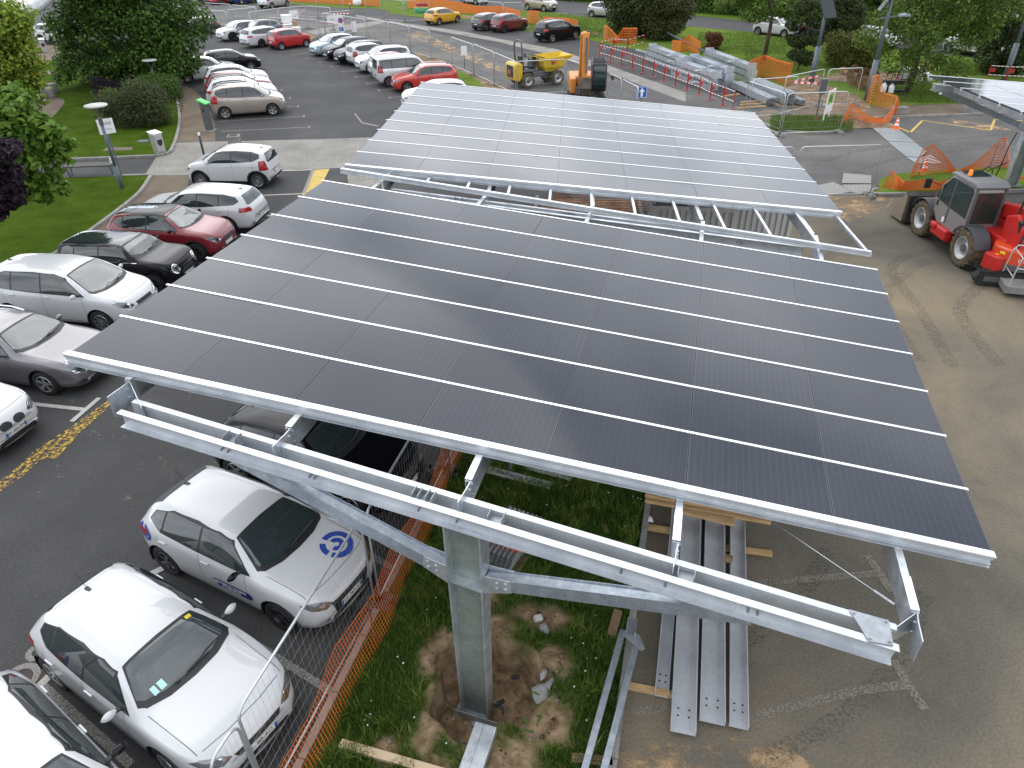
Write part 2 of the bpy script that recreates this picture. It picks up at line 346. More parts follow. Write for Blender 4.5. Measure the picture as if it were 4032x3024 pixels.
def track(pts, w=.26, gap=1.5):
    pts = [Vector(p) for p in smooth_pts([tuple(p) for p in pts], 6)]
    for off_ in (-gap/2, gap/2):
        mb = MB()
        for i in range(len(pts)-1):
            d = (pts[i+1]-pts[i]).normalized(); n = Vector((-d.y, d.x, 0)); d2 = (pts[min(i+2, len(pts)-1)]-pts[i]).normalized(); n2 = Vector((-d2.y, d2.x, 0))
            q = [pts[i]+n*(off_-w/2), pts[i+1]+n2*(off_-w/2), pts[i+1]+n2*(off_+w/2), pts[i]+n*(off_+w/2)]; mb.add([(p.x, p.y, .0075+.0015*(off_ > 0)) for p in q], [(0, 1, 2, 3)])
        tag(mb.build('tyre_mark', TRACK), kind='structure')
track(PTS(e2, [(1100, 930), (900, 980), (600, 1050), (420, 1250), (700, 1700), (1000, 2300)]), .34, 1.85)
track(PTS(d8, [(1500, 700), (1300, 1100), (900, 1500), (300, 1800)]), .28, 1.6)
track(PTS(e2, [(1500, 1300), (1300, 1400), (1100, 1700), (1500, 2300)]), .36, 1.9)
track(PTS(e1, [(150, 1000), (700, 820), (1500, 720), (2300, 640)]), .3, 1.7)
# concrete crossing band and stabilised paths
sheet('concrete_crossing', PTS(c1, [(1145, 1392), (1235, 1248), (1330, 1225), (1400, 1132), (1705, 1122)])+PTS(c2, [(310, 1122), (1060, 1104), (1540, 1088)])+[FB.p(.3, 3.2), FB.p(.3, -1.4)]+PTS(c2, [(1335, 1328), (765, 1360)])+PTS(c1, [(1460, 1390)]), .008, CONC)
sheet('gravel_path', PTS(c1, [(1400, 1130), (1705, 1120), (1700, 990), (1660, 860), (1560, 730), (1400, 640), (1250, 560), (1100, 500), (900, 440), (700, 400)])+PTS(e5, [(1000, 690), (640, 640), (280, 600), (-300, 560), (-300, 880), (640, 890), (960, 855), (1500, 870)])+PTS(c1, [(960, 525), (1100, 565), (1300, 645), (1372, 740), (1412, 960), (1400, 1075)]), .006, GRAVEL)
sheet('gravel_path', PTS(d1, [(1195, 286), (1500, 288), (1480, 420)])+[P(d1, 1060, 640), P(d1, 700, 960), P(d2, 0, 0), P(d2, -700, 300), P(d1, -500, 1400)]+PTS(d1, [(340, 962), (520, 862), (720, 722), (960, 542), (1100, 422)]), .006, GRAVEL)
up_lawn = smooth_pts([tuple(p) for p in PTS(c1, [(480, 1268), (760, 1258), (1060, 1245), (1300, 1228), (1360, 1170), (1398, 1060), (1414, 960), (1402, 840), (1372, 745), (1290, 660), (1160, 600), (1060, 565), (940, 530)])], 3)
raised('lawn', up_lawn+[tuple(p) for p in PTS(e5, [(1500, 875), (960, 862), (640, 895), (-200, 930), (-900, 1300)])]+[tuple(P(c1, -700, 1290))], .06, LAWN, list(range(0, len(up_lawn))))
lo = smooth_pts([tuple(p) for p in PTS(d1, [(1185, 292), (1100, 420), (960, 540), (720, 720), (520, 860), (330, 965), (-100, 1230)])], 3)
raised('lawn', [tuple(P(d1, -900, 1700)), tuple(P(d1, -900, 330)), tuple(P(d1, 500, 312)), tuple(P(d1, 900, 300))]+lo, .06, LAWN, list(range(3, 3+len(lo)+1)))
sheet('lawn', PTS(e5, [(640, 705), (640, 765), (430, 790), (-100, 830), (-200, 690), (240, 690)]), .05, LAWN)
# bare patches in the lawn and at the sculpture's foot
for q in ([(810, 1195), (845, 1168), (1052, 1165), (1045, 1190)],): sheet('gravel_path', PTS(c1, q, .06), .068, GRAVEL)
sheet('gravel_path', smooth_pts([tuple(p) for p in PTS(c1, [(280, 650), (380, 760), (510, 800), (480, 870), (380, 960), (200, 1000), (0, 900), (60, 650), (280, 650)])], 3)[:-1], .067, GRAVEL)
sheet('gravel_path', PTS(e5, [(560, 1050), (650, 1030), (800, 1018), (860, 1042), (740, 1075), (600, 1088)], .06), .066, GRAVEL)
# verge between the works and the road, road, ground beyond
verge_low = PTS(c2, [(-600, -20), (200, 0), (880, 32), (1300, 62), (1600, 68), (1690, 98), (1960, 132)])+PTS(c3, [(430, 152), (540, 162), (950, 245), (1400, 305), (1560, 345), (1800, 388), (1920, 412)])+PTS(c4, [(900, 560), (1300, 740), (1500, 840)])+PTS(c5, [(500, 860), (860, 842), (1180, 838), (1740, 818), (2212, 800)])+[Vector((95, 34, 0))]
verge_up = [Vector((160, 50, 0))]+PTS(c5, [(2212, 512), (2000, 478), (1560, 432), (850, 352), (430, 312), (0, 248)])+PTS(c4, [(900, 217), (230, 152)])+PTS(c3, [(1480, 142), (1160, 102), (700, 60), (0, -20)])+PTS(c2, [(400, -60)])
sheet('verge', verge_low+verge_up, .008, LAWN2)
road_low = verge_up[1:]
sheet('road', [Vector((220, 60, 0))]+road_low+[P(c2, -600, -75)]+[Vector((-120, 150, 0)), Vector((-115, 175, 0))]+PTS(c2, [(700, -62), (1400, -46)])+PTS(c3, [(480, -22), (1170, -2), (1640, 52)])+PTS(c4, [(870, 128), (1380, 178), (1900, 216)])+PTS(c5, [(560, 190), (1200, 290), (2212, 400)])+[Vector((230, 85, 0))], .012, ROADM)
far = [Vector((230, 88, 0))]+PTS(c5, [(2212, 396), (1200, 287), (560, 187)])+PTS(c4, [(1900, 213), (1380, 175), (870, 125)])+PTS(c3, [(1640, 49), (1170, -5), (480, -25)])+[Vector((-115, 178, 0)), Vector((-400, 500, 0)), Vector((500, 500, 0))]
sheet('meadow', far, .016, LAWN2)
sheet('field', [Vector((20, 100, 0)), Vector((130, 88, 0)), Vector((400, 300, 0)), Vector((40, 300, 0))], .022, FIELD)
sheet('white_line', PTS(c3, [(1165, 99), (1480, 139), (1480, 136), (1165, 96)])+[], .018, WHITE_F)
sheet('pavement', PTS(c5, [(150, 990), (300, 935), (760, 930), (880, 1000), (1000, 938), (1250, 928), (2212, 898), (2212, 802), (1740, 820), (1180, 840), (860, 845), (500, 862), (160, 870), (60, 900)]), .014, GRAVEL)
mb = MB(); ks = PTS(c5, [(990, 945), (1250, 933), (1700, 918), (2212, 902), (2700, 890)])
for a, b in zip(ks[:-1], ks[1:]): mb.beam(a+Vector((0, 0, .06)), b+Vector((0, 0, .06)), .16, .12)
tag(mb.build('kerb', KERB), kind='structure')
# grass island by the round kerb
isl = smooth_pts([tuple(p) for p in PTS(c5, [(165, 985), (230, 1018), (330, 1045), (460, 1058), (600, 1060), (720, 1048), (820, 1022), (880, 995)])], 3)
raised('lawn', isl+[tuple(p) for p in PTS(c5, [(760, 930), (520, 925), (300, 932), (200, 955)])], .07, LAWN2, list(range(len(isl))))
isl2 = smooth_pts([tuple(p) for p in PTS(e1, [(690, 1205), (640, 1215), (625, 1235), (660, 1248), (900, 1244), (1290, 1240), (1700, 1230), (2300, 1200)])], 2)
raised('lawn', isl2+[tuple(p) for p in PTS(e1, [(2700, 1000), (2212, 960), (1700, 975), (1200, 1010), (900, 1035), (730, 1075), (680, 1130)])], .08, LAWN2, list(range(len(isl2))))
# soil areas
sheet('soil', smooth_pts([tuple(p) for p in PTS(c5, [(180, 830), (120, 790), (330, 690), (480, 600), (650, 610), (800, 560), (1000, 560), (1230, 590), (1190, 650), (900, 660), (640, 640), (740, 720), (880, 760), (1000, 850), (860, 900), (560, 862), (300, 850), (180, 830)])], 3)[:-1], .020, SOIL)
sheet('soil', PTS(c3, [(1390, 245), (1500, 255), (1640, 290), (1800, 350), (1560, 300)]), .021, SOIL)
sheet('soil', PTS(c3, [(440, 120), (600, 135), (960, 205), (1000, 225), (900, 225), (620, 160), (440, 140)]), .021, SOIL)
sheet('soil', smooth_pts([tuple(p) for p in PTS(c2, [(1560, 345), (1700, 390), (1850, 440), (2050, 500), (2212, 545), (2212, 640), (2050, 600), (1900, 520), (1760, 440), (1600, 370), (1560, 345)])], 2)[:-1], .020, ORSOIL)
sheet('soil', smooth_pts([tuple(p) for p in PTS(c3, [(0, 395), (200, 450), (420, 540), (640, 640), (840, 715), (600, 715), (380, 640), (200, 545), (0, 470), (0, 395)])], 2)[:-1], .021, SOIL)
sheet('lawn', smooth_pts([tuple(p) for p in PTS(c3, [(370, 565), (440, 570), (540, 625), (610, 690), (500, 690), (400, 620), (370, 565)])], 2)[:-1], .026, LAWN2)
sheet('soil', smooth_pts([tuple(p) for p in PTS(c2, [(1000, 255), (1100, 280), (1060, 320), (960, 300), (1000, 255)])], 2)[:-1], .022, SOIL)
sheet('lawn', smooth_pts([tuple(p) for p in PTS(c2, [(1690, 92), (1960, 128), (1930, 140), (1680, 108), (1690, 92)])], 2)[:-1], .026, LAWN2)
# pale concrete band through the works area
sheet('concrete_band', PTS(c3, [(-400, 118), (0, 186), (430, 246), (760, 312), (1200, 392), (1340, 440), (1600, 520), (2212, 735), (2212, 810), (1560, 560), (1280, 470), (1000, 400), (740, 335), (400, 272), (0, 204), (-400, 130)]), .009, CONC)
sheet('concrete_band', PTS(c2, [(1000, 250), (1260, 205), (1480, 180), (1660, 150), (1690, 165), (1500, 215), (1100, 275)]), .010, CONC)
# markings -------------------------------------------------------------------------------------------------------
def line(a, b, w=.1, m=WHITE_L, z=.012, name='white_line', t=None):
    a = Vector((a[0], a[1], 0)); b = Vector((b[0], b[1], 0)); d = (b-a).normalized(); q = Vector((-d.y, d.x, 0))*w/2
    mb = MB(); mb.sheet([a-q, b-q, b+q, a+q], z)
    if t: q = q/w*2; e = d*w/2; mb.sheet([b-e-q*t/2, b+e-q*t/2, b+e+q*t/2, b-e+q*t/2], z+.003)
    return tag(mb.build(name, m), kind='structure')
for x0, y0, x1, y1 in ((330, 963, 1000, 921), (345, 1043, 1042, 1007), (560, 870, 952, 845), (560, 800, 890, 778), (500, 735, 822, 716), (450, 675, 740, 658), (420, 620, 640, 606)): line(P(c2, x0, y0), P(c2, x1, y1), .1, WHITE_F, t=.55)
for x0, y0, x1, y1 in ((1190, 395, 905, 437), (1300, 425, 1015, 463), (1380, 462, 1120, 494), (1480, 500, 1215, 530), (1560, 540, 1310, 570), (1680, 590, 1408, 613), (1750, 640, 1500, 662), (1850, 697, 1590, 716), (1960, 752, 1678, 774)): line(P(c2, x0, y0), P(c2, x1, y1), .1, WHITE_F, t=.55)
line(P(c2, 1040, 390), P(c2, 790, 412), .1, WHITE_F); line(P(c2, 600, 1552), P(c2, 1000, 1535), .1, WHITE_L); line(P(c2, 770, 1357), P(c2, 1070, 1346), .1, WHITE_L)
line(P(d1, 1980, 610), P(d1, 2190, 603), .1, WHITE_L); line(P(d1, 1790, 805), P(d1, 2000, 797), .1, WHITE_L)
line(P(d2, 100, 770), P(d2, 680, 832), .12, WHITE_L, t=.95)
line(P(d5, 850, 1080), P(d5, -600, 170), .12, WHITE_F); line(P(d3, 1330, 60), P(d3, 1150, 150), .13, WHITE_L, .016)
line(P(d3, 1040, 1640), P(d3, 330, 1000), .12, WHITE_F); line(P(d3, 400, 930), P(d3, 215, 1110), .13, WHITE_L, .016)
line(P(d5, 1370, 120), P(d5, 1050, -70), .12, WHITE_F)
line(P(d7, 1385, 1215), P(d7, 1670, 1180), .14, WHITE_D); line(P(d8, 560, 800), P(d8, 1530, 720), .14, WHITE_D, t=.8)
line(P(d8, 1350, 1650), P(d8, 1760, 1600), .14, WHITE_D, t=.8); line(P(d7, 2250, 1280), P(d8, 1350, 1650), .14, WHITE_D)
for a, b in (((790, 490), (1020, 592)), ((1020, 592), (1148, 465)), ((1148, 465), (1860, 568)), ((1860, 568), (1905, 455)), ((1905, 455), (2212, 470))): line(P(e1, *a), P(e1, *b), .12, YELL, name='yellow_line')
sheet('yellow_marking', PTS(c2, [(1075, 1347), (1203, 1340), (1150, 1440), (1000, 1560), (960, 1600), (985, 1545)]), .013, YELL)
for a, b in (((1070, 1348), (1000, 1530)),): line(P(c2, *a), P(c2, *b), .16, WHITE_F, .017)
sheet('yellow_marking', PTS(d2, [(890, 735), (910, 775), (640, 1010), (450, 1220), (330, 1225), (180, 1360), (0, 1490), (-100, 1560), (-100, 1450), (60, 1360), (260, 1170), (500, 1010), (760, 830)]), .013, YELL_W)
# painted bay mark: worn white ring and blob with an orange-red scrawl by the white hatchback
def ringmark(c, r0, r1, m, z, n=20):
    mb = MB()
    for k in range(n):
        a, b = 2*math.pi*k/n, 2*math.pi*(k+1)/n
        mb.sheet([(c.x+r0*math.cos(a), c.y+r0*math.sin(a)), (c.x+r1*math.cos(a), c.y+r1*math.sin(a)), (c.x+r1*math.cos(b), c.y+r1*math.sin(b)), (c.x+r0*math.cos(b), c.y+r0*math.sin(b))], z)
    tag(mb.build('painted_bay_mark', m), kind='structure')
REDW = paintwear('red_paint_worn', (.22, .075, .04), .57, 14)
sheet('painted_bay_mark', PTS(d3, [(250, 780), (340, 850), (420, 900), (250, 1090), (100, 1040), (-30, 1010), (60, 900)]), .012, REDW)
ringmark(P(d3, 165, 955), .17, .27, WHITE_F, .016); ringmark(P(d3, 300, 745), .08, .17, WHITE_F, .016)
sheet('pale_stain', PTS(c2, [(330, 640), (900, 330), (1300, 620), (1600, 860), (1500, 1060), (1000, 1060)]), .010, STAIN)
sheet('pale_stain', PTS(d2, [(700, 600), (1500, 640), (1900, 1300), (1500, 1650), (200, 1650), (0, 1200)]), .0095, STAIN)
sheet('pale_stain', PTS(d3, [(0, 300), (500, 60), (900, 50), (300, 500), (0, 800)]), .0095, STAIN)
sheet('pale_stain', PTS(c3, [(100, 230), (700, 350), (1300, 500), (1800, 700), (1500, 760), (900, 690), (300, 430)]), .0125, STAIN)
sheet('pale_stain', PTS(e1, [(100, 620), (600, 600), (1100, 700), (2100, 640), (1900, 900), (1000, 880), (100, 1000)]), .0105, STAIN)
line(P(c2, 1400, 900), P(c2, 1460, 975), .12, WHITE_F); line(P(c2, 1460, 975), P(c2, 1590, 1000), .22, WHITE_F)
# ------------------------------------------------------------------ median strip with the foundation pit
def hnoise(x, y): return .5*math.sin(x*2.1+1.3*math.sin(y*1.7))+.3*math.sin(y*3.3+x*1.1)+.2*math.sin(x*7.3+y*5.1)
def pit_d(u, v):
    du, dv = u-6.3, v+.83; a = math.atan2(dv, du)
    return math.hypot(du, dv)/(.80+.10*math.sin(3*a+1)+.06*math.sin(7*a))
BARE = [(6.95, -2.0, .55, .45), (5.75, -1.65, .22, .55), (6.0, -2.35, .3, .3), (6.9, .42, .6, .28), (6.2, .1, .5, .25), (7.25, -.3, .3, .35), (7.3, -1.3, .4, .5), (5.45, -.6, .25, .5), (5.9, .55, .3, .2), (7.35, -2.6, .5, .3), (5.3, -2.2, .2, .25)]
def bare(u, v):
    b = 0.0
    for cu, cv, ru, rv in BARE:
        d = math.hypot((u-cu)/ru, (v-cv)/rv)+.22*hnoise(u*5, v*5); b = max(b, 1.35-d)
    d = pit_d(u, v); b = max(b, (1.25+.12*hnoise(u*4, v*4)-d)*4)
    return max(0.0, min(1.0, b))
nu, nv = 92, 260; us = np.linspace(4.30, 8.22, nu); vs_ = np.concatenate([np.linspace(-3.6, 1.2, 200), np.linspace(1.25, 9.0, nv-200)])
verts, cols = [], []
for v in vs_:
    for u in us:
        d = pit_d(u, v); e = min(u-4.30, 8.22-u)
        z = .05*min(1, e/.12)+.02*hnoise(u*1.5, v*1.5)+.01*hnoise(u*6, v*6)
        if d < 1.15: t = max(0, min(1, (1.15-d)/.24)); z -= (.80+.06*hnoise(u*5, v*4)+.03*hnoise(u*17, v*15))*t*t*(3-2*t)
        elif d < 1.6: z += .05*(1.6-d)
        if z < .006 and d > 1.15: z = .006
        b = bare(u, v); z += random.uniform(-.016, .016)*b*(1 if v < 1.5 else 0); q = FA.p(u, v, z); verts.append(q); cols.append((b, max(0, 1-d), 0, 1))
faces = [(j*nu+i, j*nu+i+1, (j+1)*nu+i+1, (j+1)*nu+i) for j in range(nv-1) for i in range(nu-1)]
TURF = bpy.data.materials.new('turf_and_soil'); TURF.use_nodes = True; t = TURF.node_tree; l = t.links.new
bs = t.nodes['Principled BSDF']; bs.inputs['Roughness'].default_value = .95; bs.inputs['Specular IOR Level'].default_value = .2
def sub(t, scale, stops, det=8):
    tcn = t.nodes.new('ShaderNodeTexCoord'); n = t.nodes.new('ShaderNodeTexNoise'); n.inputs['Scale'].default_value = scale; n.inputs['Detail'].default_value = det
    t.links.new(tcn.outputs['Object'], n.inputs['Vector']); r = t.nodes.new('ShaderNodeValToRGB'); els = r.color_ramp.elements
    while len(els) < len(stops): els.new(.5)
    for e, (p, c) in zip(els, stops): e.position = p; e.color = (*c, 1)
    t.links.new(n.outputs['Fac'], r.inputs[0]); return r.outputs[0], n.outputs['Fac']
at = t.nodes.new('ShaderNodeVertexColor'); at.layer_name = 'cover'; sp = t.nodes.new('ShaderNodeSeparateColor'); l(at.outputs[0], sp.inputs[0])
gcol, _ = sub(t, 3, [(.3, (.032, .062, .011)), (.6, (.055, .095, .017)), (.8, (.09, .11, .03))])
scol, sf = sub(t, 5, [(.28, (.10, .065, .038)), (.45, (.23, .155, .09)), (.6, (.34, .235, .145)), (.75, (.44, .33, .22))], 10)
mm = t.nodes.new('ShaderNodeMixRGB'); l(sp.outputs[0], mm.inputs[0]); l(gcol, mm.inputs[1]); l(scol, mm.inputs[2]); l(mm.outputs[0], bs.inputs['Base Color'])
n3 = t.nodes.new('ShaderNodeTexNoise'); n3.inputs['Scale'].default_value = 22; n3.inputs['Detail'].default_value = 5
bp = t.nodes.new('ShaderNodeBump'); bp.inputs['Strength'].default_value = .7; bp.inputs['Distance'].default_value = .03; l(n3.outputs[0], bp.inputs['Height']); l(bp.outputs[0], bs.inputs['Normal'])
mbm = MB(); mbm.add(verts, faces); med = mbm.build('median_strip', TURF, smooth=True); tag(med, kind='structure')
ca = med.data.color_attributes.new('cover', 'FLOAT_COLOR', 'POINT'); ca.data.foreach_set('color', [x for c in cols for x in c])
mb = MB()
for u0 in (4.24, 8.28):
    for k in range(13): mb.beam(FA.p(u0, -3.6+k*1.0, .04), FA.p(u0, -3.6+k*1.0+.985, .04), .11, .16)
tag(mb.build('kerb', KERB), kind='structure')
# median under the rear carport, dug up
sheet('soil', [FB.p(4.3, -1.6), FB.p(8.25, -2.2), FB.p(8.25, 10), FB.p(4.3, 10)], .02, SOIL)
mb = MB()
for u0 in (4.3, 8.25): mb.beam(FB.p(u0, -1.2, .07), FB.p(u0, 10, .07), .12, .16)
tag(mb.build('kerb', KERB), kind='structure')
# ------------------------------------------------------------------ grass blades (nobody could count them)
GRASSM = leafmat('grass_blades', [(.04, .095, .012), (.065, .14, .018), (.095, .18, .026), (.16, .21, .05)], .6)
def blades(name, pts, h, w, m=GRASSM, lean=.5):
    k = len(pts); pts = np.array(pts); a = rng.uniform(0, 2*np.pi, k); hh = h*rng.uniform(.45, 1.25, k); ww = w*rng.uniform(.6, 1.3, k)
    la = rng.uniform(0, 2*np.pi, k); le = hh*lean*rng.uniform(.2, 1.2, k)
    v = np.zeros((k, 5, 3)); dx, dy = np.cos(a)*ww/2, np.sin(a)*ww/2
    v[:, 0] = pts-np.c_[dx, dy, np.zeros(k)]; v[:, 1] = pts+np.c_[dx, dy, np.zeros(k)]
    md = np.c_[np.cos(la)*le*.35, np.sin(la)*le*.35, hh*.6]
    v[:, 2] = pts+np.c_[dx, dy, np.zeros(k)]*.7+md; v[:, 3] = pts-np.c_[dx, dy, np.zeros(k)]*.7+md
    v[:, 4] = pts+np.c_[np.cos(la)*le, np.sin(la)*le, hh]
    me = bpy.data.meshes.new(name); o5 = (np.arange(k)*5)[:, None]
    q = (o5+np.array([0, 1, 2, 3])).ravel(); tr = (o5+np.array([3, 2, 4])).ravel()
    me.vertices.add(k*5); me.vertices.foreach_set('co', v.ravel().astype(np.float32))
    me.loops.add(7*k); me.loops.foreach_set('vertex_index', np.concatenate([q, tr]).astype(np.int32))
    me.polygons.add(2*k); me.polygons.foreach_set('loop_start', np.concatenate([np.arange(k)*4, 4*k+np.arange(k)*3]).astype(np.int32))
    me.update(calc_edges=True); me.materials.append(m); o = bpy.data.objects.new(name, me); COL.objects.link(o); return o
pts = []; clump = [(rng.uniform(4.3, 8.2), rng.uniform(-3.4, 9)) for _ in range(420)]
while len(pts) < 140000:
    if rng.random() < .35: c = clump[rng.integers(0, 420)]; u, v = c[0]+rng.normal(0, .09), c[1]+rng.normal(0, .09)
    else: u, v = rng.uniform(4.33, 8.2), (rng.uniform(-3.5, 2) if rng.random() < .6 else rng.uniform(2, 9))
    if not 4.33 < u < 8.2: continue
    b = bare(u, v)
    if b > .2+.4*rng.random() or (hnoise(u*3, v*3) < -.6 and rng.random() < .5): continue
    pts.append(tuple(FA.p(u, v, .03)))
GRASSL = leafmat('grass_blades_light', [(.075, .14, .018), (.11, .185, .026), (.15, .22, .035), (.22, .25, .07)], .6)
fl = [(hnoise(p[0]*2.3+1, p[1]*2.1)+.5*hnoise(p[1]*5, p[0]*4.4)+random.gauss(0, .25)) > .28 for p in pts]
tag(blades('grass', [p for p, q in zip(pts, fl) if not q], .145, .012), kind='stuff'); tag(blades('grass', [p for p, q in zip(pts, fl) if q], .165, .012, GRASSL), kind='stuff')
tf = []
for _ in range(170):
    u, v = rng.uniform(4.45, 8.1), rng.uniform(-3.3, 5)
    if bare(u, v) > .5: continue
    for _k in range(34): tf.append(tuple(FA.p(u+rng.normal(0, .05), v+rng.normal(0, .05), .03)))
tag(blades('grass', tf, .27, .013, GRASSL, .9), kind='stuff')
pts = [tuple(Vector((p.x, p.y, .075))) for p in (P(c5, rng.uniform(200, 850), rng.uniform(940, 1050)) for _ in range(7000))]
tag(blades('grass', pts, .22, .02, leafmat('verge_blades', [(.07, .13, .02), (.11, .18, .03), (.16, .21, .05)], .6)), kind='stuff')
vp = []
for fn, x0, x1, y0, y1, k in ((c5, 960, 1950, 660, 815, 9000), (c5, 0, 1000, 300, 520, 6000), (c4, 900, 1600, 260, 430, 7000), (c3, 1350, 1650, 150, 300, 4000), (c5, 1550, 1900, 480, 600, 2500), (c3, 950, 1450, 110, 240, 4000)):
    for _ in range(k):
        p = P(fn, rng.uniform(x0, x1), rng.uniform(y0, y1)); vp.append((p.x, p.y, .01))
tag(blades('grass', vp, .13, .03, MATS['verge_blades']), kind='stuff')
# clods and stones thrown out of the pit
mb = MB()
for k in range(620):
    a = rng.uniform(0, 6.28); rr_ = abs(rng.normal(.95, .32)); u, v = 6.3+rr_*math.cos(a), -.83+rr_*math.sin(a)
    if k % 3 == 0: c = BARE[rng.integers(0, len(BARE))]; u, v = c[0]+rng.normal(0, c[2]*.4), c[1]+rng.normal(0, c[3]*.4)
    if bare(u, v) < .3 or not 4.4 < u < 8.1: continue
    d = pit_d(u, v); z = .05
    if d < 1.15: t_ = max(0, min(1, (1.15-d)/.24)); z -= .80*t_*t_*(3-2*t_)
    s = .012+.022*rng.random()**2.2+(.03 if rng.random() < .04 else 0); p = FA.p(u, v, z+s*.3)
    r6 = [Vector((s*rng.uniform(.6, 1.2)*x, s*rng.uniform(.6, 1.2)*y, s*rng.uniform(.5, .9)*z_)) for x, y, z_ in ((1, 0, 0), (0, 1, 0), (-1, 0, 0), (0, -1, 0), (0, 0, 1), (0, 0, -1))]
    mb.add([p+q for q in r6], [(0, 1, 4), (1, 2, 4), (2, 3, 4), (3, 0, 4), (1, 0, 5), (2, 1, 5), (3, 2, 5), (0, 3, 5)])
tag(mb.build('rubble', leafmat('clods', [(.07, .045, .026), (.16, .11, .065), (.26, .19, .12), (.34, .30, .25)], .95)), kind='stuff')
# daisies in the strip
mb = MB()
for _ in range(230):
    u, v = rng.uniform(4.5, 8.15), rng.uniform(-3.2, 5)
    if bare(u, v) > .15: continue
    p = FA.p(u, v, .10+.03*rng.random()); r = .012+.006*rng.random()
    mb.sheet([(p.x+r*math.cos(a), p.y+r*math.sin(a), p.z) for a in (0, 1.05, 2.1, 3.14, 4.19, 5.24)])
tag(mb.build('daisies', mat('daisy', (.8, .8, .76), .7)), kind='stuff')
mb = MB()
for k in range(34):                                             # broad dock leaves round the pit
    u, v = random.choice([(5.75, -.1), (6.75, -.05), (7.2, -.9), (7.35, -.55), (6.6, .1), (5.5, -1.9), (7.1, -1.45), (5.3, .9)]); u += random.gauss(0, .09); v += random.gauss(0, .09)
    p = FA.p(u, v, .06); a = random.uniform(0, 6.3); d = Vector((math.cos(a), math.sin(a), .55)); s = Vector((-math.sin(a), math.cos(a), 0))*.022; ln = random.uniform(.10, .2)
    mb.add([p, p+d*ln*.45+s, p+d*ln, p+d*ln*.45-s], [(0, 1, 2, 3)])
tag(mb.build('weeds', GRASSM), kind='stuff')
# ------------------------------------------------------------------ solar carports
SLP = .082; PW, PD = 1.744, 1.1357
def panelmat():
    m = bpy.data.materials.new('solar_glass'); m.use_nodes = True; t = m.node_tree; l = t.links.new
    b = t.nodes['Principled BSDF']; b.inputs['Roughness'].default_value = .17; b.inputs['Specular IOR Level'].default_value = .27
    b.inputs['Coat Weight'].default_value = .0
    tcn = t.nodes.new('ShaderNodeTexCoord'); s = t.nodes.new('ShaderNodeSeparateXYZ'); l(tcn.outputs['Object'], s.inputs[0])
    def lines(src, per, w, off=0):
        a = t.nodes.new('ShaderNodeMath'); a.operation = 'ADD'; a.inputs[1].default_value = off+100*per; l(src, a.inputs[0])
        d = t.nodes.new('ShaderNodeMath'); d.operation = 'MODULO'; d.inputs[1].default_value = per; l(a.outputs[0], d.inputs[0])
        c = t.nodes.new('ShaderNodeMath'); c.operation = 'LESS_THAN'; c.inputs[1].default_value = w; l(d.outputs[0], c.inputs[0]); return c.outputs[0]
    lx = lines(s.outputs[0], .0865, .0032); ly = lines(s.outputs[1], .183, .0022); lf = lines(s.outputs[1], .0105, .0016)
    q = t.nodes.new('ShaderNodeMath'); q.operation = 'MULTIPLY'; q.inputs[1].default_value = .45; l(ly, q.inputs[0])
    mxn = t.nodes.new('ShaderNodeMath'); mxn.operation = 'MAXIMUM'; l(lx, mxn.inputs[0]); l(q.outputs[0], mxn.inputs[1])
    for sgn, off_ in ((1, .014), (-1, -(PW-.014))):
        a = t.nodes.new('ShaderNodeMath'); a.operation = 'MULTIPLY'; a.inputs[1].default_value = sgn; l(s.outputs[0], a.inputs[0]); c = t.nodes.new('ShaderNodeMath'); c.operation = 'LESS_THAN'; c.inputs[1].default_value = off_ if sgn > 0 else off_; l(a.outputs[0], c.inputs[0]); h = t.nodes.new('ShaderNodeMath'); h.operation = 'MAXIMUM'; l(mxn.outputs[0], h.inputs[0]); l(c.outputs[0], h.inputs[1]); mxn = h
    q2 = t.nodes.new('ShaderNodeMath'); q2.operation = 'MULTIPLY'; oi2 = t.nodes.new('ShaderNodeObjectInfo'); r9 = t.nodes.new('ShaderNodeValToRGB'); r9.color_ramp.elements[0].position = .45; r9.color_ramp.elements[0].color = (.55, .55, .55, 1); r9.color_ramp.elements[1].position = 1.0; r9.color_ramp.elements[1].color = (2.6, 2.6, 2.6, 1); l(oi2.outputs['Random'], r9.inputs[0]); l(r9.outputs[0], q2.inputs[1]); l(mxn.outputs[0], q2.inputs[0]); q2.use_clamp = False; mxn = q2
    oi = t.nodes.new('ShaderNodeObjectInfo'); r = t.nodes.new('ShaderNodeValToRGB')
    r.color_ramp.elements[0].color = (.019, .024, .034, 1); r.color_ramp.elements[1].color = (.028, .033, .044, 1); l(oi.outputs['Random'], r.inputs[0])
    mi = t.nodes.new('ShaderNodeMixRGB'); mi.use_clamp = False; l(mxn.outputs[0], mi.inputs[0]); l(r.outputs[0], mi.inputs[1]); mi.inputs[2].default_value = (.072, .075, .088, 1)
    n = t.nodes.new('ShaderNodeTexNoise'); n.inputs['Scale'].default_value = 1.6; n.inputs['Detail'].default_value = 5; l(tcn.outputs['Object'], n.inputs['Vector'])
    mr = t.nodes.new('ShaderNodeMapRange'); mr.inputs[3].default_value = .06; mr.inputs[4].default_value = .15; l(n.outputs[0], mr.inputs[0]); l(mr.outputs[0], b.inputs['Roughness'])
    l(mi.outputs[0], b.inputs['Base Color']); return m
PANEL = panelmat(); PFR = mat('panel_edge', (.02, .02, .022), .4, .3)
mb = MB(); mb.box((PW/2, PD/2, -.020), (PW-.002, PD-.04, .032))
PME = bpy.data.meshes.new('solar_panel'); PME.from_pydata(mb.v, [], mb.f); PME.materials.append(PANEL)
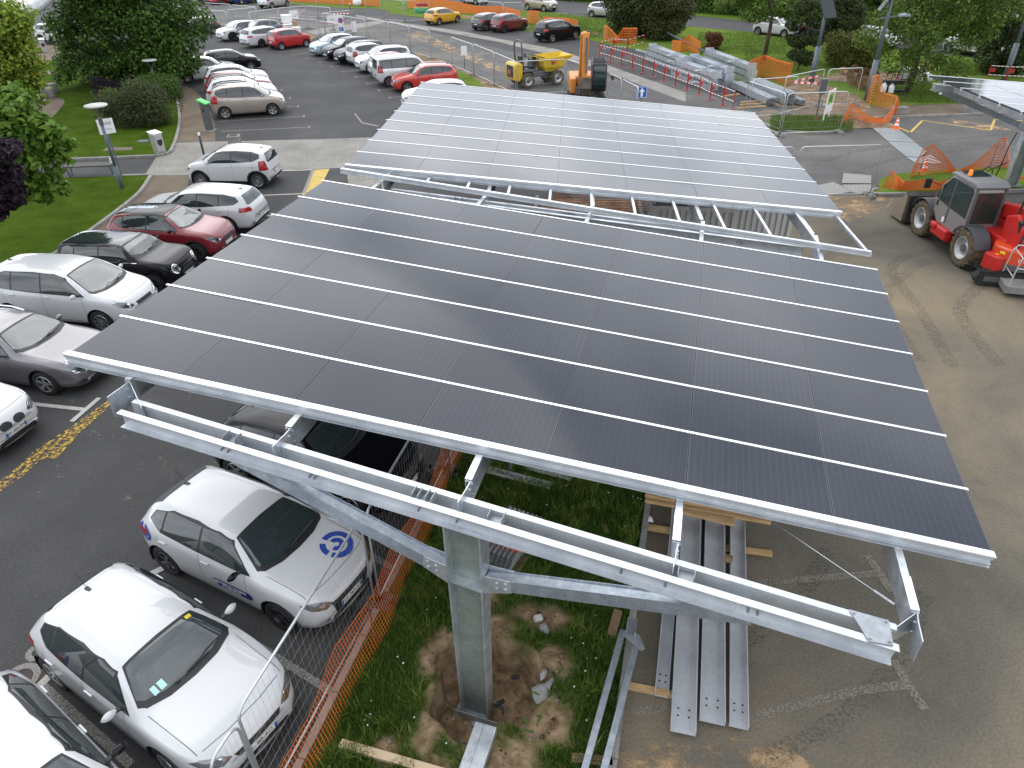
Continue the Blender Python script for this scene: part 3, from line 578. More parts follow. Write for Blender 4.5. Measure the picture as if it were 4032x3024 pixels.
def wb(mb, name, m, root, smooth=False):
    """verts given in world space -> object in the root's local space"""
    M = (Matrix.Translation(root.location) @ Matrix.Rotation(root.rotation_euler.z, 4, 'Z')).inverted(); return mb.xf(M).build(name, m, root, smooth)
RAILP = [(-.028, -.012), (.028, -.012), (.028, .012), (-.028, .012)]
def chan(h, fl, th=.010, open_=1):
    o = open_; p = [(0, 0), (fl*o, 0), (fl*o, -th), (th*o, -th), (th*o, -h+th), (fl*o, -h+th), (fl*o, -h), (0, -h)]
    return p if o < 0 else p[::-1]
def carport(name, label, Fm, rows, ncol=7, zo=0.0, group=None):
    root = thing(name, label, 'solar carport', Fm.p(0, 0, 0), Fm.yaw, group)
    H0 = Fm.o.z; rot = (0, math.atan(SLP), 0)
    for i in range(ncol):
        for j in range(rows):
            o = bpy.data.objects.new('solar_panel', PME); COL.objects.link(o); o.parent = root
            o.location = (i*PW, j*PD, H0-SLP*i*PW+.001*((i*7+j*3) % 3)); o.rotation_euler = (random.gauss(0, .0016), rot[1]+random.gauss(0, .0016), 0)
    WU = ncol*PW
    mb = MB(); mb.box((WU/2, rows*PD/2, H0-SLP*WU/2-.062), (WU-.03, rows*PD-.06, .012), ry=rot[1]); mb.build('panel_underside', mat('seam_grey', (.10, .105, .11), .5, .3), root)
    for j in range(rows+1):
        mb = MB(); w = (.021 if rows == 7 else .018) if j else .05
        mb.prof((-.06, j*PD, H0+.002+.082*.06), (WU+.012, j*PD, H0-SLP*WU+.002), [(-w, -.014), (w, -.014), (w, .004), (-w, .004)])
        if 0 < j: mb.prof((-.03, j*PD, H0-.05), (WU, j*PD, H0-SLP*WU-.05), [(-.02, -.05), (.02, -.05), (.02, .03), (-.02, .03)])
        mb.build('rail', ALU, root)
    # stepped edge beam under the first rail
    mb = MB(); e = [(-.03, -.005), (.045, -.005), (.045, -.05), (.015, -.05), (.015, -.115), (.055, -.115), (.055, -.122), (.02, -.122), (.02, -.155), (.065, -.155), (.065, -.163), (-.03, -.163)]
    mb.prof((-.06, 0, H0), (WU, 0, H0-SLP*WU), e[::-1]); mb.build('edge_beam', GALVL, root)
    return root
def purlins(root, Fm, spec, far):
    """cold-formed purlins running under the panels; spec = [(u, v0, v1), ...]"""
    for u, v0, v1 in spec:
        zt = Fm.o.z-SLP*u-.165; mb = MB()
        pr = [(-.035, 0), (.05, 0), (.05, -.012), (-.025, -.012), (-.025, -.31), (.055, -.31), (.055, -.322), (-.035, -.322)]
        mb.prof(Fm.p(u, v0, zt), Fm.p(u, v1, zt), pr[::-1]); wb(mb, 'purlin', GALV, root)
def portal(root, Fd, L0, L1, z0, sl, u_c, zb, brL, brR, vw=.18):
    """double-channel cross beam, tapered H column, two braces, base plate"""
    zt = lambda u: z0-sl*u
    for nm, v, o, h, fl in (('cross_beam', 0.0, 1, .245, .095), ('cross_beam', vw, -1, .245, .085)):
        mb = MB(); mb.prof(Fd.p(L0, v, zt(L0)), Fd.p(L1, v, zt(L1)), chan(h, fl, .010, o))
        a, b = (L0, L1); s = -.02 if o > 0 else .02
        wb(mb, nm, GALVL, root)
    for u in (L0+1.7, -.55, .35, 2.6, L0+4.4):
        mb = MB(); x0, x1 = Fd.p(u-.09, vw/2, zt(u)-.015), Fd.p(u+.09, vw/2, zt(u)-.015)
        for q in (x0, x1): mb.beam(q-Fd.w*(vw/2-.012), q+Fd.w*(vw/2-.012), .008, .13)
        mb.beam(Fd.p(u-.09, vw/2, zt(u)-.07), Fd.p(u+.09, vw/2, zt(u)-.07), vw-.024, .008); wb(mb, 'spacer', GALVD, root)
    for u in (L0+1.62, L0+1.72, L0+3.0, -2.1, -.6, -.1, 1.9, 2.4, L1-1.5, L1-1.4):
        mb = MB(); q = Fd.p(u, 0, zt(u)-.11); mb.tube([q-Fd.w*.085, q-Fd.w*.03], .018, 6); wb(mb, 'bolt', GALVD, root)
    # column
    cl, crr = u_c-.235, u_c+.235; vc = vw/2; zc = lambda u: zt(u)-.245
    mb = MB()
    for u in (cl, crr):
        mb = MB(); mb.beam(Fd.p(u*.94 if u < 0 else u*.82, vc, zb), Fd.p(u, vc, zc(u)), .20, .024, Fd.u, .30, .024); wb(mb, 'flange', GALV, root)
    mb = MB()
    for a in (0,):
        q = [Fd.p(cl*.94, vc, zb), Fd.p(crr*.82, vc, zb), Fd.p(crr, vc, zc(crr)), Fd.p(cl, vc, zc(cl))]
        n = Fd.w*.006; mb.add([x-n for x in q]+[x+n for x in q], [(0, 1, 2, 3), (7, 6, 5, 4), (0, 3, 7, 4), (1, 5, 6, 2), (0, 4, 5, 1), (3, 2, 6, 7)])
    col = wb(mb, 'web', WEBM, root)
    zs = 2.28
    for dv in (-.08, .08): mb = MB(); mb.beam(Fd.p(cl+.015, vc+dv, zs+.02), Fd.p(crr-.015, vc+dv, zs-.03), .145, .016); wb(mb, 'stiffener', GALV, root)
    mb = MB(); mb.beam(Fd.p(cl-.02, vc, zc(cl)+.008), Fd.p(crr+.02, vc, zc(crr)+.008), .3, .02)
    wb(mb, 'cap_plate', GALV, root)
    mb = MB(); mb.beam(Fd.p(cl-.10, vc, zb+.012), Fd.p(crr+.14, vc, zb+.012), .46, .024)
    for s in (-1, 1):
        mb.prof(Fd.p(cl-.10, vc+s*.15, zb+.025), Fd.p(crr+.14, vc+s*.15, zb+.025), [(-.008, 0), (.008, 0), (.008, .15), (-.008, .15)])
    wb(mb, 'base_plate', GALVD, root)
    for u in (cl-.06, crr+.09):
        for v in (-.06, .28): p = Fd.p(u, v, zb); mb = MB(); mb.lathe([(.001, .024), (.026, .024), (.026, .05), (.013, .05), (.013, .11), (.001, .11)], 8, p); wb(mb, 'anchor_bolt', GALVD, root)
    # braces: open channels, bluish inner side upward
    for (u0, za), (u1, zb_) in ((( cl-.03, 2.36), brL), ((crr+.03, 2.36), brR)):
        mb = MB(); a, b = Fd.p(u0, vc, za), Fd.p(u1, vc, zb_)
        mb.prof(a, b, [(-.085, -.1), (.085, -.1), (.085, .1), (.078, .1), (.078, .07), (-.078, .07), (-.078, .1), (-.085, .1)]); wb(mb, 'brace', GALVB, root)
        mb = MB(); d = (b-a).normalized(); m_ = 1 if u1 > u0 else -1
        for v in (-.092, .092):
            w = Fd.w*v; n = Fd.w*.005; q = [a-d*.03+Vector((0, 0, .16))+w, a+d*.34+Vector((0, 0, .10))+w, a+d*.36+Vector((0, 0, -.10))+w, a-d*.03+Vector((0, 0, -.17))+w]
            mb.add([x-n for x in q]+[x+n for x in q], [(0, 1, 2, 3), (7, 6, 5, 4), (0, 3, 7, 4), (1, 5, 6, 2), (0, 4, 5, 1), (3, 2, 6, 7)])
            for k in (.16, .28):
                for h in (-.05, .05): p = a+d*k+Vector((0, 0, h))+w; mb.beam(p-Fd.w*.02, p+Fd.w*.02, .03, .03)
        wb(mb, 'gusset_plate', GALV, root)
def hanger(root, Fd, u, v0, v1, zt, zb, fold=.12):
    """bolted end plates that hang a purlin's end on the cross beam"""
    mb = MB(); th = Fd.u*.006
    q = [Fd.p(u, v1+.06, zt+.0), Fd.p(u, v1-.16, zt-.01), Fd.p(u, v0+.01, zb+.13), Fd.p(u, v0+.01, zb-.20), Fd.p(u, v0+.12, zb-.25), Fd.p(u, v1+.06, zt-.30)]
    n = len(q); mb.add([x-th for x in q]+[x+th for x in q], [tuple(range(n-1, -1, -1)), tuple(range(n, 2*n))]+[(i, (i+1) % n, (i+1) % n+n, i+n) for i in range(n)])
    wb(mb, 'end_bracket', GALV, root)
    for vv, zz in ((v1-.0, zt-.06), (v1-.08, zt-.09), (v1-.0, zt-.24), (v1-.10, zt-.22)): mb = MB(); p = Fd.p(u, vv, zz); mb.tube([p-th*4, p+th*4], .015, 6); wb(mb, 'bolt', GALV, root)
    if fold:
        # folded end plate closing the corner between beam end and outer purlin
        f = Fd.u*fold; n_ = Fd.w*.005; q = [Fd.p(u, v1-.02, zt+.0), Fd.p(u, v1-.02, zt-.33), Fd.p(u, v0+.12, zb-.26)+f, Fd.p(u, v0+.10, zb+.01)+f]
        mb = MB(); mb.add([x-n_ for x in q]+[x+n_ for x in q], [(0, 1, 2, 3), (7, 6, 5, 4), (0, 3, 7, 4), (1, 5, 6, 2), (0, 4, 5, 1), (3, 2, 6, 7)]); wb(mb, 'corner_plate', GALV, root)
FD = Fr((-.61, 6.05, 0), -19.5); FE = Fr((1.85, 16.2, 0), -9.7); FG = Fr((5.6, 28.1, 0), 2.5)
def end_uv(Fm, Fd, v, u):
    """v in frame Fm where the purlin at u meets the line v=const of frame Fd"""
    a = Fd.p(0, v); t = 0
    for _ in range(40):
        p = Fm.p(u, t); dv = (p-a).dot(Fd.w); t -= dv
    return t
PU = [.98, 3.56, 6.1, 8.66, 11.2]
ca = carport('solar_carport', 'dark solar carport in the foreground on a galvanised post standing in a dug pit', FA, 7, group='solar carports over the parking bays')
purlins(ca, FA, [(u, end_uv(FA, FD, .56, u), 8.9) for u in PU], None)
FD0 = FD; FD = Fr(tuple(FD0.p(0, .14)), -19.5)
portal(ca, FD, -5.03, 4.80, 3.53, .078, -.06, -.78, (-3.36, 3.50), (3.36, 2.96))
for u in PU:
    v = end_uv(FA, FD0, .56, u); p = FA.p(u, v); ud = (p-FD.p(0, 0)).dot(FD.u); z = FA.o.z-SLP*u-.165
    hanger(ca, FD, ud+.03, .02, .46, z, 3.53-.078*ud-.02, .46 if u < 2 else -.30 if u > 10 else 0)
    mb = MB(); mb.prof(FA.p(u, v+.02, z+.012), FA.p(u, v+.5, z+.012), [(-.04, 0), (.05, 0), (.05, .012), (-.04, .012)]); wb(mb, 'purlin_cap', ALU, ca)
# pointed gusset plates lying on the two beam ends
for ue, s in ((4.62, -1),):
    mb = MB(); z = 3.53-.078*ue+.008; q = [FD.p(ue-.10*s, .27, z), FD.p(ue+.30*s, .26, z), FD.p(ue+.12*s, -.09, z-.0), FD.p(ue-.12*s, -.05, z)]
    q = [Vector((x.x, x.y, 3.539-.078*(x-FD.p(0, 0)).dot(FD.u))) for x in q]
    if (q[1]-q[0]).cross(q[2]-q[1]).z < 0: q = q[::-1]
    mb.add(q+[x+Vector((0, 0, .008)) for x in q], [(3, 2, 1, 0), (4, 5, 6, 7)]+[(i, (i+1) % 4, (i+1) % 4+4, i+4) for i in range(4)])
    for k in range(4): c = (q[k]*.8+(q[0]+q[1]+q[2]+q[3])*.05); mb.lathe([(.001, 0), (.014, 0), (.014, .022), (.001, .022)], 6, c+Vector((0, 0, .008)))
    wb(mb, 'beam_end_plate', GALVD, ca)
# bracing cable by the last purlin
mb = MB(); a = FA.p(11.1, -.75, 3.02); b = FA.p(8.9, .75, 3.25); mb.tube([a, b], .005, 5); mb.tube([a, a+(b-a)*.09], .013, 6); wb(mb, 'bracing_cable', GALV, ca)
# unfinished bay behind: extra rail, short noggins
for j, dz in ((8, 0),):
    mb = MB(); e = [(-.03, .0), (.06, .0), (.06, -.05), (.03, -.05), (.03, -.10), (.065, -.10), (.065, -.115), (-.03, -.115)]
    mb.prof(FA.p(-.05, 8.95, FA.o.z+.0), FA.p(12.25, 8.95, FA.o.z-SLP*12.25), e[::-1]); wb(mb, 'edge_beam', GALVL, ca)
mb = MB()
cb = carport('solar_carport', 'pale reflecting solar carport behind, beyond the open ladder-like bay', FB, 9, group='solar carports over the parking bays')
for k in range(12):
    u = 1.06+k*1.003; mb = MB(); a = FB.p(u, -.02, FB.o.z-SLP*u-.12); va = end_uv(FA, FB, 0, 0)
    # meets the foreground carport's spare rail
    q = FA.p(0, 8.99); t = (q-FB.p(u, 0)).dot(FA.w)/FB.w.dot(FA.w); b = FB.p(u, t, FB.o.z-SLP*u-.10)
    mb.beam(a, b, .06, .06); wb(mb, 'noggin', GALV, cb)
purlins(cb, FB, [(u, end_uv(FB, FE, .30, u), 10.0) for u in PU], None)
purlins(ca, FA, [(u+.004, 8.91, end_uv(FA, FE, .1, u)) for u in PU], None)
portal(cb, FE, -4.85, 5.0, 3.42, .084, -.1, -.3, (-3.4, 3.5), (3.5, 2.95))
FEf = Fr((2.7, 28.3, 0), 0)
portal(cb, Fr((2.62, 28.4, 0), 0.0), -4.9, 4.9, 3.42, .082, 0, -.1, (-3.4, 3.5), (3.4, 2.95))
cc = carport('solar_carport', 'solar carport cut by the right photo edge, on a post behind the telehandler', FC, 7, group='solar carports over the parking bays')
purlins(cc, FC, [(u, -.4, 7.75) for u in PU], None)
portal(cc, Fr((20.2, 27.95, 0), 0), -4.35, 7.4, 3.62, .082, -.1, 0.0, (-4.0, 3.7), (4.0, 3.05))
# ------------------------------------------------------------------ site fences
MESHW = mat('fence_wire', (.42, .43, .43), .45, .5)
def fence_panel(a, b, label, z=2.0, lean=0.0, foot=True, foot2=True, fine=False, top_pts=True, cat='fence panel'):
    """mesh fence panel between two measured top corners (both at height z)"""
    a = Vector((a.x, a.y, 0)); b = Vector((b.x, b.y, 0)); d = b-a; ln = d.length; yaw = math.atan2(d.y, d.x)
    root = thing('fence_panel', label, cat, a, yaw, 'mesh fence panels round the works'); zb = .14; r = .019 if fine else .024
    mb = MB(); R = .16; arc = [(R-R*math.cos(t), z-R+R*math.sin(t)) for t in (0, .4, .8, 1.2, 1.57)]
    mb.tube([(0, 0, .03)]+[(x, 0, q) for x, q in arc]+[(ln-x, 0, q) for x, q in arc[::-1]]+[(ln, 0, .03)], r, 8)
    mb.tube([(0, 0, zb), (ln, 0, zb)], r*.85, 6)
    mb.build('frame', TUBE, root, True)
    mb = MB(); w = .0028 if fine else .0045; nv = max(6, int(ln/(.10 if fine else .16)))
    for k in range(1, nv): x = ln*k/nv; mb.tube([(x, .012*math.sin(k*.9), zb), (x+.01*math.sin(k), 0, z-.02)], w/2, 3, cap=False)
    for q in (np.linspace(.35, z-.25, 7 if fine else 5)): mb.tube([(0, 0, q), (ln*.5, .01, q-.012), (ln, 0, q)], w/2, 3, cap=False)
    mb.build('wire_mesh', MESHW, root)
    for x in ([0] if foot else [])+([ln] if foot2 else []):
        mb = MB(); mb.prism([(x-.11, -.33), (x+.11, -.33), (x+.115, -.15), (x+.115, .15), (x+.11, .33), (x-.11, .33), (x-.115, .15), (x-.115, -.15)], .006, .13); mb.box((x, .17, .15), (.12, .14, .03)); mb.box((x, -.17, .15), (.12, .14, .03))
        mb.build('foot', KERB if not fine else mat('rubber_foot', (.06, .065, .065), .8), root)
    return root
fa = FA
fence_panel(FA.p(4.13, -3.75), FA.p(4.16, -3.27), 'stub of a mesh fence panel at the bottom edge, before the white hatchback', foot=False, foot2=False, fine=True)
fence_panel(FA.p(4.10, -3.17), FA.p(4.16, .02), 'mesh fence panel in front of the white car noses, nearest full one to the viewer', fine=True, foot=False)
fence_panel(FA.p(4.20, .14), FA.p(4.18, 3.4), 'mesh fence panel in front of the black car under the carport', fine=True)
fence_panel(FA.p(4.18, 3.5), FA.p(4.16, 6.9), 'mesh fence panel under the middle of the foreground carport', fine=True)
FL = [
 (c2, (215, 22), (412, 34), 'mesh fence panel behind the dark hatchback, next to the big tree crown'),
 (c2, (425, 38), (615, 54), 'mesh fence panel behind the white crossover with its nose outward'),
 (c2, (165, 75), (378, 90), 'mesh fence panel half hidden by the big tree crown'),
 (c2, (390, 80), (610, 58), 'mesh fence panel set askew behind the dark silver hatchback'),
 (c2, (560, 97), (785, 66), 'mesh fence panel carrying the blank white board'),
 (c2, (720, 140), (1100, 155), 'mesh fence panel behind the grey boxes and the red hatchback'),
 (c2, (790, 65), (1010, 46), 'mesh fence panel with red and white tape beside the blank board'),
 (c2, (1010, 46), (1205, 60), 'mesh fence panel just before the orange netting at the top'),
 (c2, (1145, 102), (1368, 80), 'mesh fence panel returning from the no-parking sign'),
 (c2, (1150, 104), (1480, 150), 'mesh fence panel carrying the small white notice and the no-parking sign'),
 (c2, (1115, 165), (1290, 192), 'short mesh fence panel behind the pale blue hatchback'),
 (c2, (1495, 148), (1668, 173), 'mesh fence panel behind the two black hatchbacks'),
 (c2, (1675, 176), (1825, 206), 'mesh fence panel behind the small white rear-facing hatchback'),
 (c2, (1832, 206), (1990, 242), 'mesh fence panel behind the silver crossover'),
 (c3, (352, 292), (522, 350), 'mesh fence panel with a small white plate, left of the yellow dumper'),
 (c3, (530, 350), (690, 410), 'mesh fence panel between the white plate and the yellow dumper'),
 (c3, (695, 415), (865, 485), 'mesh fence panel ending at the yellow dumper\'s bonnet'),
 (c3, (878, 487), (1258, 468), 'mesh fence panel across the yellow dumper\'s wheels'),
 (c3, (1270, 468), (1420, 520), 'mesh fence panel between dumper and orange excavator'),
 (c3, (1600, 580), (1705, 622), 'mesh fence panel right of the orange excavator'),
 (c3, (1712, 626), (1838, 692), 'mesh fence panel ending at the blue arrow sign'),
 (c3, (580, 10), (760, 20), 'mesh fence panel with tape behind the grey and red hatchbacks'),
 (c3, (768, 22), (918, 18), 'mesh fence panel at the end of the top row by the road'),
 (c4, (1308, 642), (1600, 742), 'mesh fence panel before the bundle of steel channels'),
 (c4, (1340, 632), (1700, 604), 'mesh fence panel behind the bundle of steel channels'),
 (c4, (1604, 606), (1908, 545), 'mesh fence panel in front of the solar lamp post foot'),
 (c4, (1944, 548), (2212, 536), 'mesh fence panel behind the earth auger'),
 (c4, (1618, 742), (2098, 724), 'mesh fence panel on the round grass island, by the site board'),
 (c5, (452, 1163), (1098, 1148), 'wide mesh fence panel standing on the grey boards'),
 (c5, (130, 1175), (392, 1163), 'mesh fence panel peeking out behind the rear carport\'s right edge'),
 (c2, (1640, -6), (1780, 4), 'mesh fence panel at the top edge, left of the green and red bundle'),
 (c2, (1790, 4), (1990, -8), 'mesh fence panel at the top edge, behind the green and red bundle'),
 (c2, (1480, -4), (1600, -14), 'mesh fence panel at the top edge, right of the white sack'),
 (c2, (880, -30), (1090, -22), 'mesh fence panel at the top edge, right of the silver people carrier'),
 (c2, (1095, -22), (1300, -14), 'mesh fence panel at the top edge, left of the white sack'),
]
for f, a, b, lab in FL: fence_panel(P(f, *a, 2.0), P(f, *b, 2.0), lab)
# ------------------------------------------------------------------ orange netting
def net(name, label, cols, n_h=10, step=.09, wd=.012, cat='safety net', m=None, stakes=(), sag=.0, jit=.015, grp='orange safety netting'):
    """cols = [(bottom point, top point), ...]: a hanging net of real strands between them"""
    bs = [Vector(c[0]) for c in cols]; ts = [Vector(c[1]) for c in cols]
    B, T = [], []
    for i in range(len(cols)-1):
        ln = max((bs[i+1]-bs[i]).length, (ts[i+1]-ts[i]).length); k = max(2, int(ln/step))
        for j in range(k):
            t = j/k; s = -sag*4*t*(1-t)
            B.append(bs[i].lerp(bs[i+1], t)+Vector((jit*math.sin(j*.7), jit*math.cos(j*.5), 0))); T.append(ts[i].lerp(ts[i+1], t)+Vector((.6*jit*math.sin(j*.4), jit*math.sin(j*.3), s)))
    B.append(bs[-1]); T.append(ts[-1]); mb = MB(); K = len(B)
    def strip(p, q, w):
        d = (q-p); u = Vector((0, 0, 1)) if abs(d.normalized().z) < .8 else Vector((1, .3, 0)).normalized()
        if abs(d.normalized().z) >= .8:
            s = (B[min(K-1, 1)]-B[0]); s = s.normalized()*w/2 if s.length > 0 else u*w/2
        else: s = u*w/2
        mb.add([p-s, q-s, q+s, p+s], [(0, 1, 2, 3)])
    wd *= 1.0 if jit < .01 else 1.7
    g = [[B[i].lerp(T[i], j/n_h)+Vector((jit*.6*math.sin(i*1.3+j), jit*.6*math.sin(i*.8+j*1.1), 0)) for j in range(n_h+1)] for i in range(K)]
    for i in range(K):
        for j in range(n_h): strip(g[i][j], g[i][j+1], wd*.8)
    for j in range(n_h+1):
        for i in range(K-1): strip(g[i][j], g[i+1][j], wd*(2.2 if j in (0, n_h) else 1))
    root = tag(mb.build(name, m or ORANGE), label, cat, grp)
    if stakes:
        mb = MB()
        for p in stakes: mb.tube([p, p+Vector((.02, .03, 1.05))], .013, 6)
        mb.build('stake', mat('rusty_stake', (.10, .05, .03), .8), root)
    return root
def npt(f, pts, h): return [(P(f, x, y), P(f, x, y)+Vector((0, 0, hh))) for (x, y), hh in zip(pts, h if isinstance(h, (list, tuple)) else [h]*len(pts))]
net('orange_net', 'long leaning orange net along the kerb between parked white cars and the grass strip', [(FA.p(u, v, .03), FA.p(u+du, v, hh)) for u, v, du, hh in ((4.42, -3.5, -.10, .78), (4.55, -2.4, -.16, .86), (4.50, -1.45, -.2, .95), (4.62, -.4, -.22, .85), (4.50, .6, -.18, .9), (4.55, 1.8, -.1, .88), (4.4, 3.2, -.1, .9), (4.45, 5, -.1, .9), (4.4, 7.5, -.1, .9))], 13, .062, .011, jit=.006, stakes=[FA.p(4.42, -.62), FA.p(4.4, 3.2), FA.p(4.4, 7.5)])
0 and net('orange_net', 'loose orange net end spread on the grass at the foot of the long net', [(FA.p(4.95, -1.6, .12), FA.p(4.58, -1.75, .08)), (FA.p(5.05, -.7, .13), FA.p(4.6, -.8, .1)), (FA.p(4.98, .35, .13), FA.p(4.6, .3, .1))], 4, .08, .010)
net('orange_net', 'sagging orange net beside the dark evergreen bush', npt(c4, [(150, 305), (180, 328), (262, 345), (300, 338), (412, 350)], [1.05, 1.15, .55, 1.1, 1.2]), 9, .14, .03)
net('orange_net', 'small orange net behind the stacked steel columns', npt(c4, [(690, 400), (760, 410), (820, 400), (912, 425)], [.7, .75, 1.1, .8]), 8, .14, .03)
net('orange_net', 'tall orange net right of the stacked steel columns', npt(c4, [(1290, 640), (1400, 600), (1500, 640), (1600, 680), (1625, 660)], [1.2, 1.25, 1.25, 1.3, 1.3]), 10, .12, .028)
net('orange_net', 'yellowish orange net hung from the thick lamp post', npt(c5, [(960, 805), (1000, 830), (1080, 850), (1175, 875), (1190, 930)], [1.35, 1.6, .75, .75, .8]), 10, .1, .022, m=mat('faded_orange_net', (.62, .22, .04), .6))
net('orange_net', 'orange net lying over the sand heap beside the site board', npt(c5, [(765, 1002), (800, 985), (960, 1005), (1080, 1000), (1150, 960), (1190, 900)], [.25, 1.05, .5, .35, .65, .85]), 10, .1, .022)
net('orange_net', 'orange net peak beside the steel plates with a white banner on it', npt(e1, [(1010, 1090), (1060, 1060), (1150, 1060), (1280, 1030), (1500, 1030), (1650, 1010), (1780, 985), (1850, 965), (1920, 960), (2020, 985)], [.5, 1.1, 1.35, .9, .12, .35, .85, 1.25, 1.25, .45]), 11, .085, .02, stakes=[P(e1, 1100, 1060), P(e1, 1850, 965)])
net('orange_net', 'crumpled orange net heaped on the kerb behind the loader bucket', [(P(e1, x, y), P(e1, x2, y2, z2)) for x, y, x2, y2, z2 in ((700, 1195, 820, 985, .5), (800, 1205, 880, 1050, .5), (950, 1210, 960, 1110, .6), (1080, 1212, 1080, 1100, .5), (1200, 1214, 1200, 1080, .5), (1300, 1210, 1310, 1110, .45), (1420, 1190, 1420, 1090, .4))], 11, .075, .02)
net('orange_net', 'orange coil of netting beside the grey carport post', [(P(e1, 1750, 1120), P(e1, 1760, 1070, .2)), (P(e1, 1800, 1140), P(e1, 1800, 1060, .3)), (P(e1, 1850, 1140), P(e1, 1840, 1075, .2))], 8, .06, .03)
net('orange_net', 'orange net strip lying right of the grey carport post', [(P(e1, 2130, 1110), P(e1, 2140, 1050, .1)), (P(e1, 2212, 1150), P(e1, 2212, 1075, .1)), (P(e1, 2400, 1230), P(e1, 2400, 1150, .1))], 6, .09, .025)
net('orange_net', 'long low orange net at the top edge behind the fence panels', npt(c2, [(870, 8), (1000, 18), (1150, 26), (1300, 34), (1450, 42), (1600, 48)], [1.1, .9, 1.1, .9, 1.1, .9]), 8, .2, .05)
net('orange_net', 'orange net at the verge behind the yellow hatchback', npt(c2, [(1825, 62), (1990, 78), (2120, 88)], 1.0)+npt(c3, [(400, 100), (560, 112), (760, 120), (900, 150)], [1.0, .7, .8, .7]), 8, .2, .05)
net('orange_net', 'orange net by the roadside grass above the dark red hatchback', npt(c3, [(955, 180), (980, 185), (1050, 190)], [.9, 1.1, 1.1]), 8, .16, .04)
net('orange_net', 'scrap of orange net behind the black off-road car', npt(c3, [(1080, 165), (1180, 180), (1290, 215), (1355, 220)], [.35, .4, .7, .6]), 6, .16, .04)
net('orange_net', 'low orange net along the orange soil behind the parked estate', npt(c3, [(370, 640), (420, 690), (560, 745)], .25), 5, .1, .02)
net('orange_net', 'wide orange net round the excavation seen through the open bay', [(FB.p(u, v, .0), FB.p(u+.05, v, h)) for u, v, h in ((4.9, 4.4, 1.0), (4.9, 6.4, 1.1), (5.2, 8.8, 1.1), (8.6, 8.8, 1.1))], 11, .08, .014)
net('orange_net', 'orange net sloping beside the white container seen through the open bay', [(FB.p(u, v, .0), FB.p(u, v, h)) for u, v, h in ((7.2, 1.0, 1.0), (7.9, 2.2, 1.0), (8.3, 4.6, 1.1))], 11, .08, .014)
# ------------------------------------------------------------------ red and white crowd barriers
REDW2 = mat('reflective_white', (.8, .8, .78), .4)
def barrier(a, b, label):
    a = Vector((a.x, a.y, 0)); d = Vector((b.x, b.y, 0))-a; ln = d.length-.06
    r = thing('site_barrier', label, 'barrier', a, math.atan2(d.y, d.x), 'red and white site barriers')
    mb = MB()
    for x in (0, ln): mb = MB(); mb.tube([(x, 0, .02), (x, 0, 1.0)], .024, 8); mb.box((x, 0, .015), (.07, .42, .025)); mb.build('post', REDP, r)
    mb = MB(); mb.box((.16, 0, .74), (.30, .012, .22)); mb.build('sign_plate', REDP, r)
    for z in (.98, .45):
        mb = MB(); mb.tube([(0, 0, z), (ln, 0, z)], .019, 6); rl = mb.build('rail', REDP, r)
        mb = MB(); k = 4
        for i in range(k): x = ln*(i+.5)/k; mb.tube([(x-.10, 0, z), (x+.10, 0, z)], .021, 6)
        mb.build('white_band', REDW2, rl)
    return r
bl = PTS(c4, [(120, 468), (212, 494), (296, 522), (382, 549), (464, 579), (548, 611), (632, 645), (722, 680), (815, 716), (911, 753), (996, 797), (1098, 838), (1180, 872)])
bn = ['at the far left end, by the excavator arm', 'second from the excavator end', 'third from the excavator end', 'before the ends of the top steel column', 'in line with the lifted white glove', 'before the left stack of steel columns', 'with a white bag hung on it', 'before the middle of the steel stack', 'right of the white bag by one', 'before the front end of the lower stack', 'just left of the timber bearers', 'at the timber bearers']
for i in range(12): barrier(bl[i], bl[i+1], 'red barrier of the long front row, '+bn[i])
bb = PTS(c4, [(122, 440), (228, 415), (340, 425), (473, 380)])
for i, s in enumerate(('nearest the excavator', 'in the middle', 'touching the green verge')): barrier(bb[i], bb[i+1], 'red barrier of the short back row, '+s)
for (a, b), s in zip((((1210, 630), (1330, 600)), ((1360, 650), (1450, 600)), ((1470, 610), (1580, 600)), ((1910, 650), (2060, 660)), ((2060, 660), (2212, 665))), ('left of the white wrapped stack', 'in front of the white bag by the tree', 'right of the white bag by the tree', 'behind the right carport, left one', 'behind the right carport, right one')): barrier(P(c5, *a), P(c5, *b), 'red barrier on the far grass, '+s)
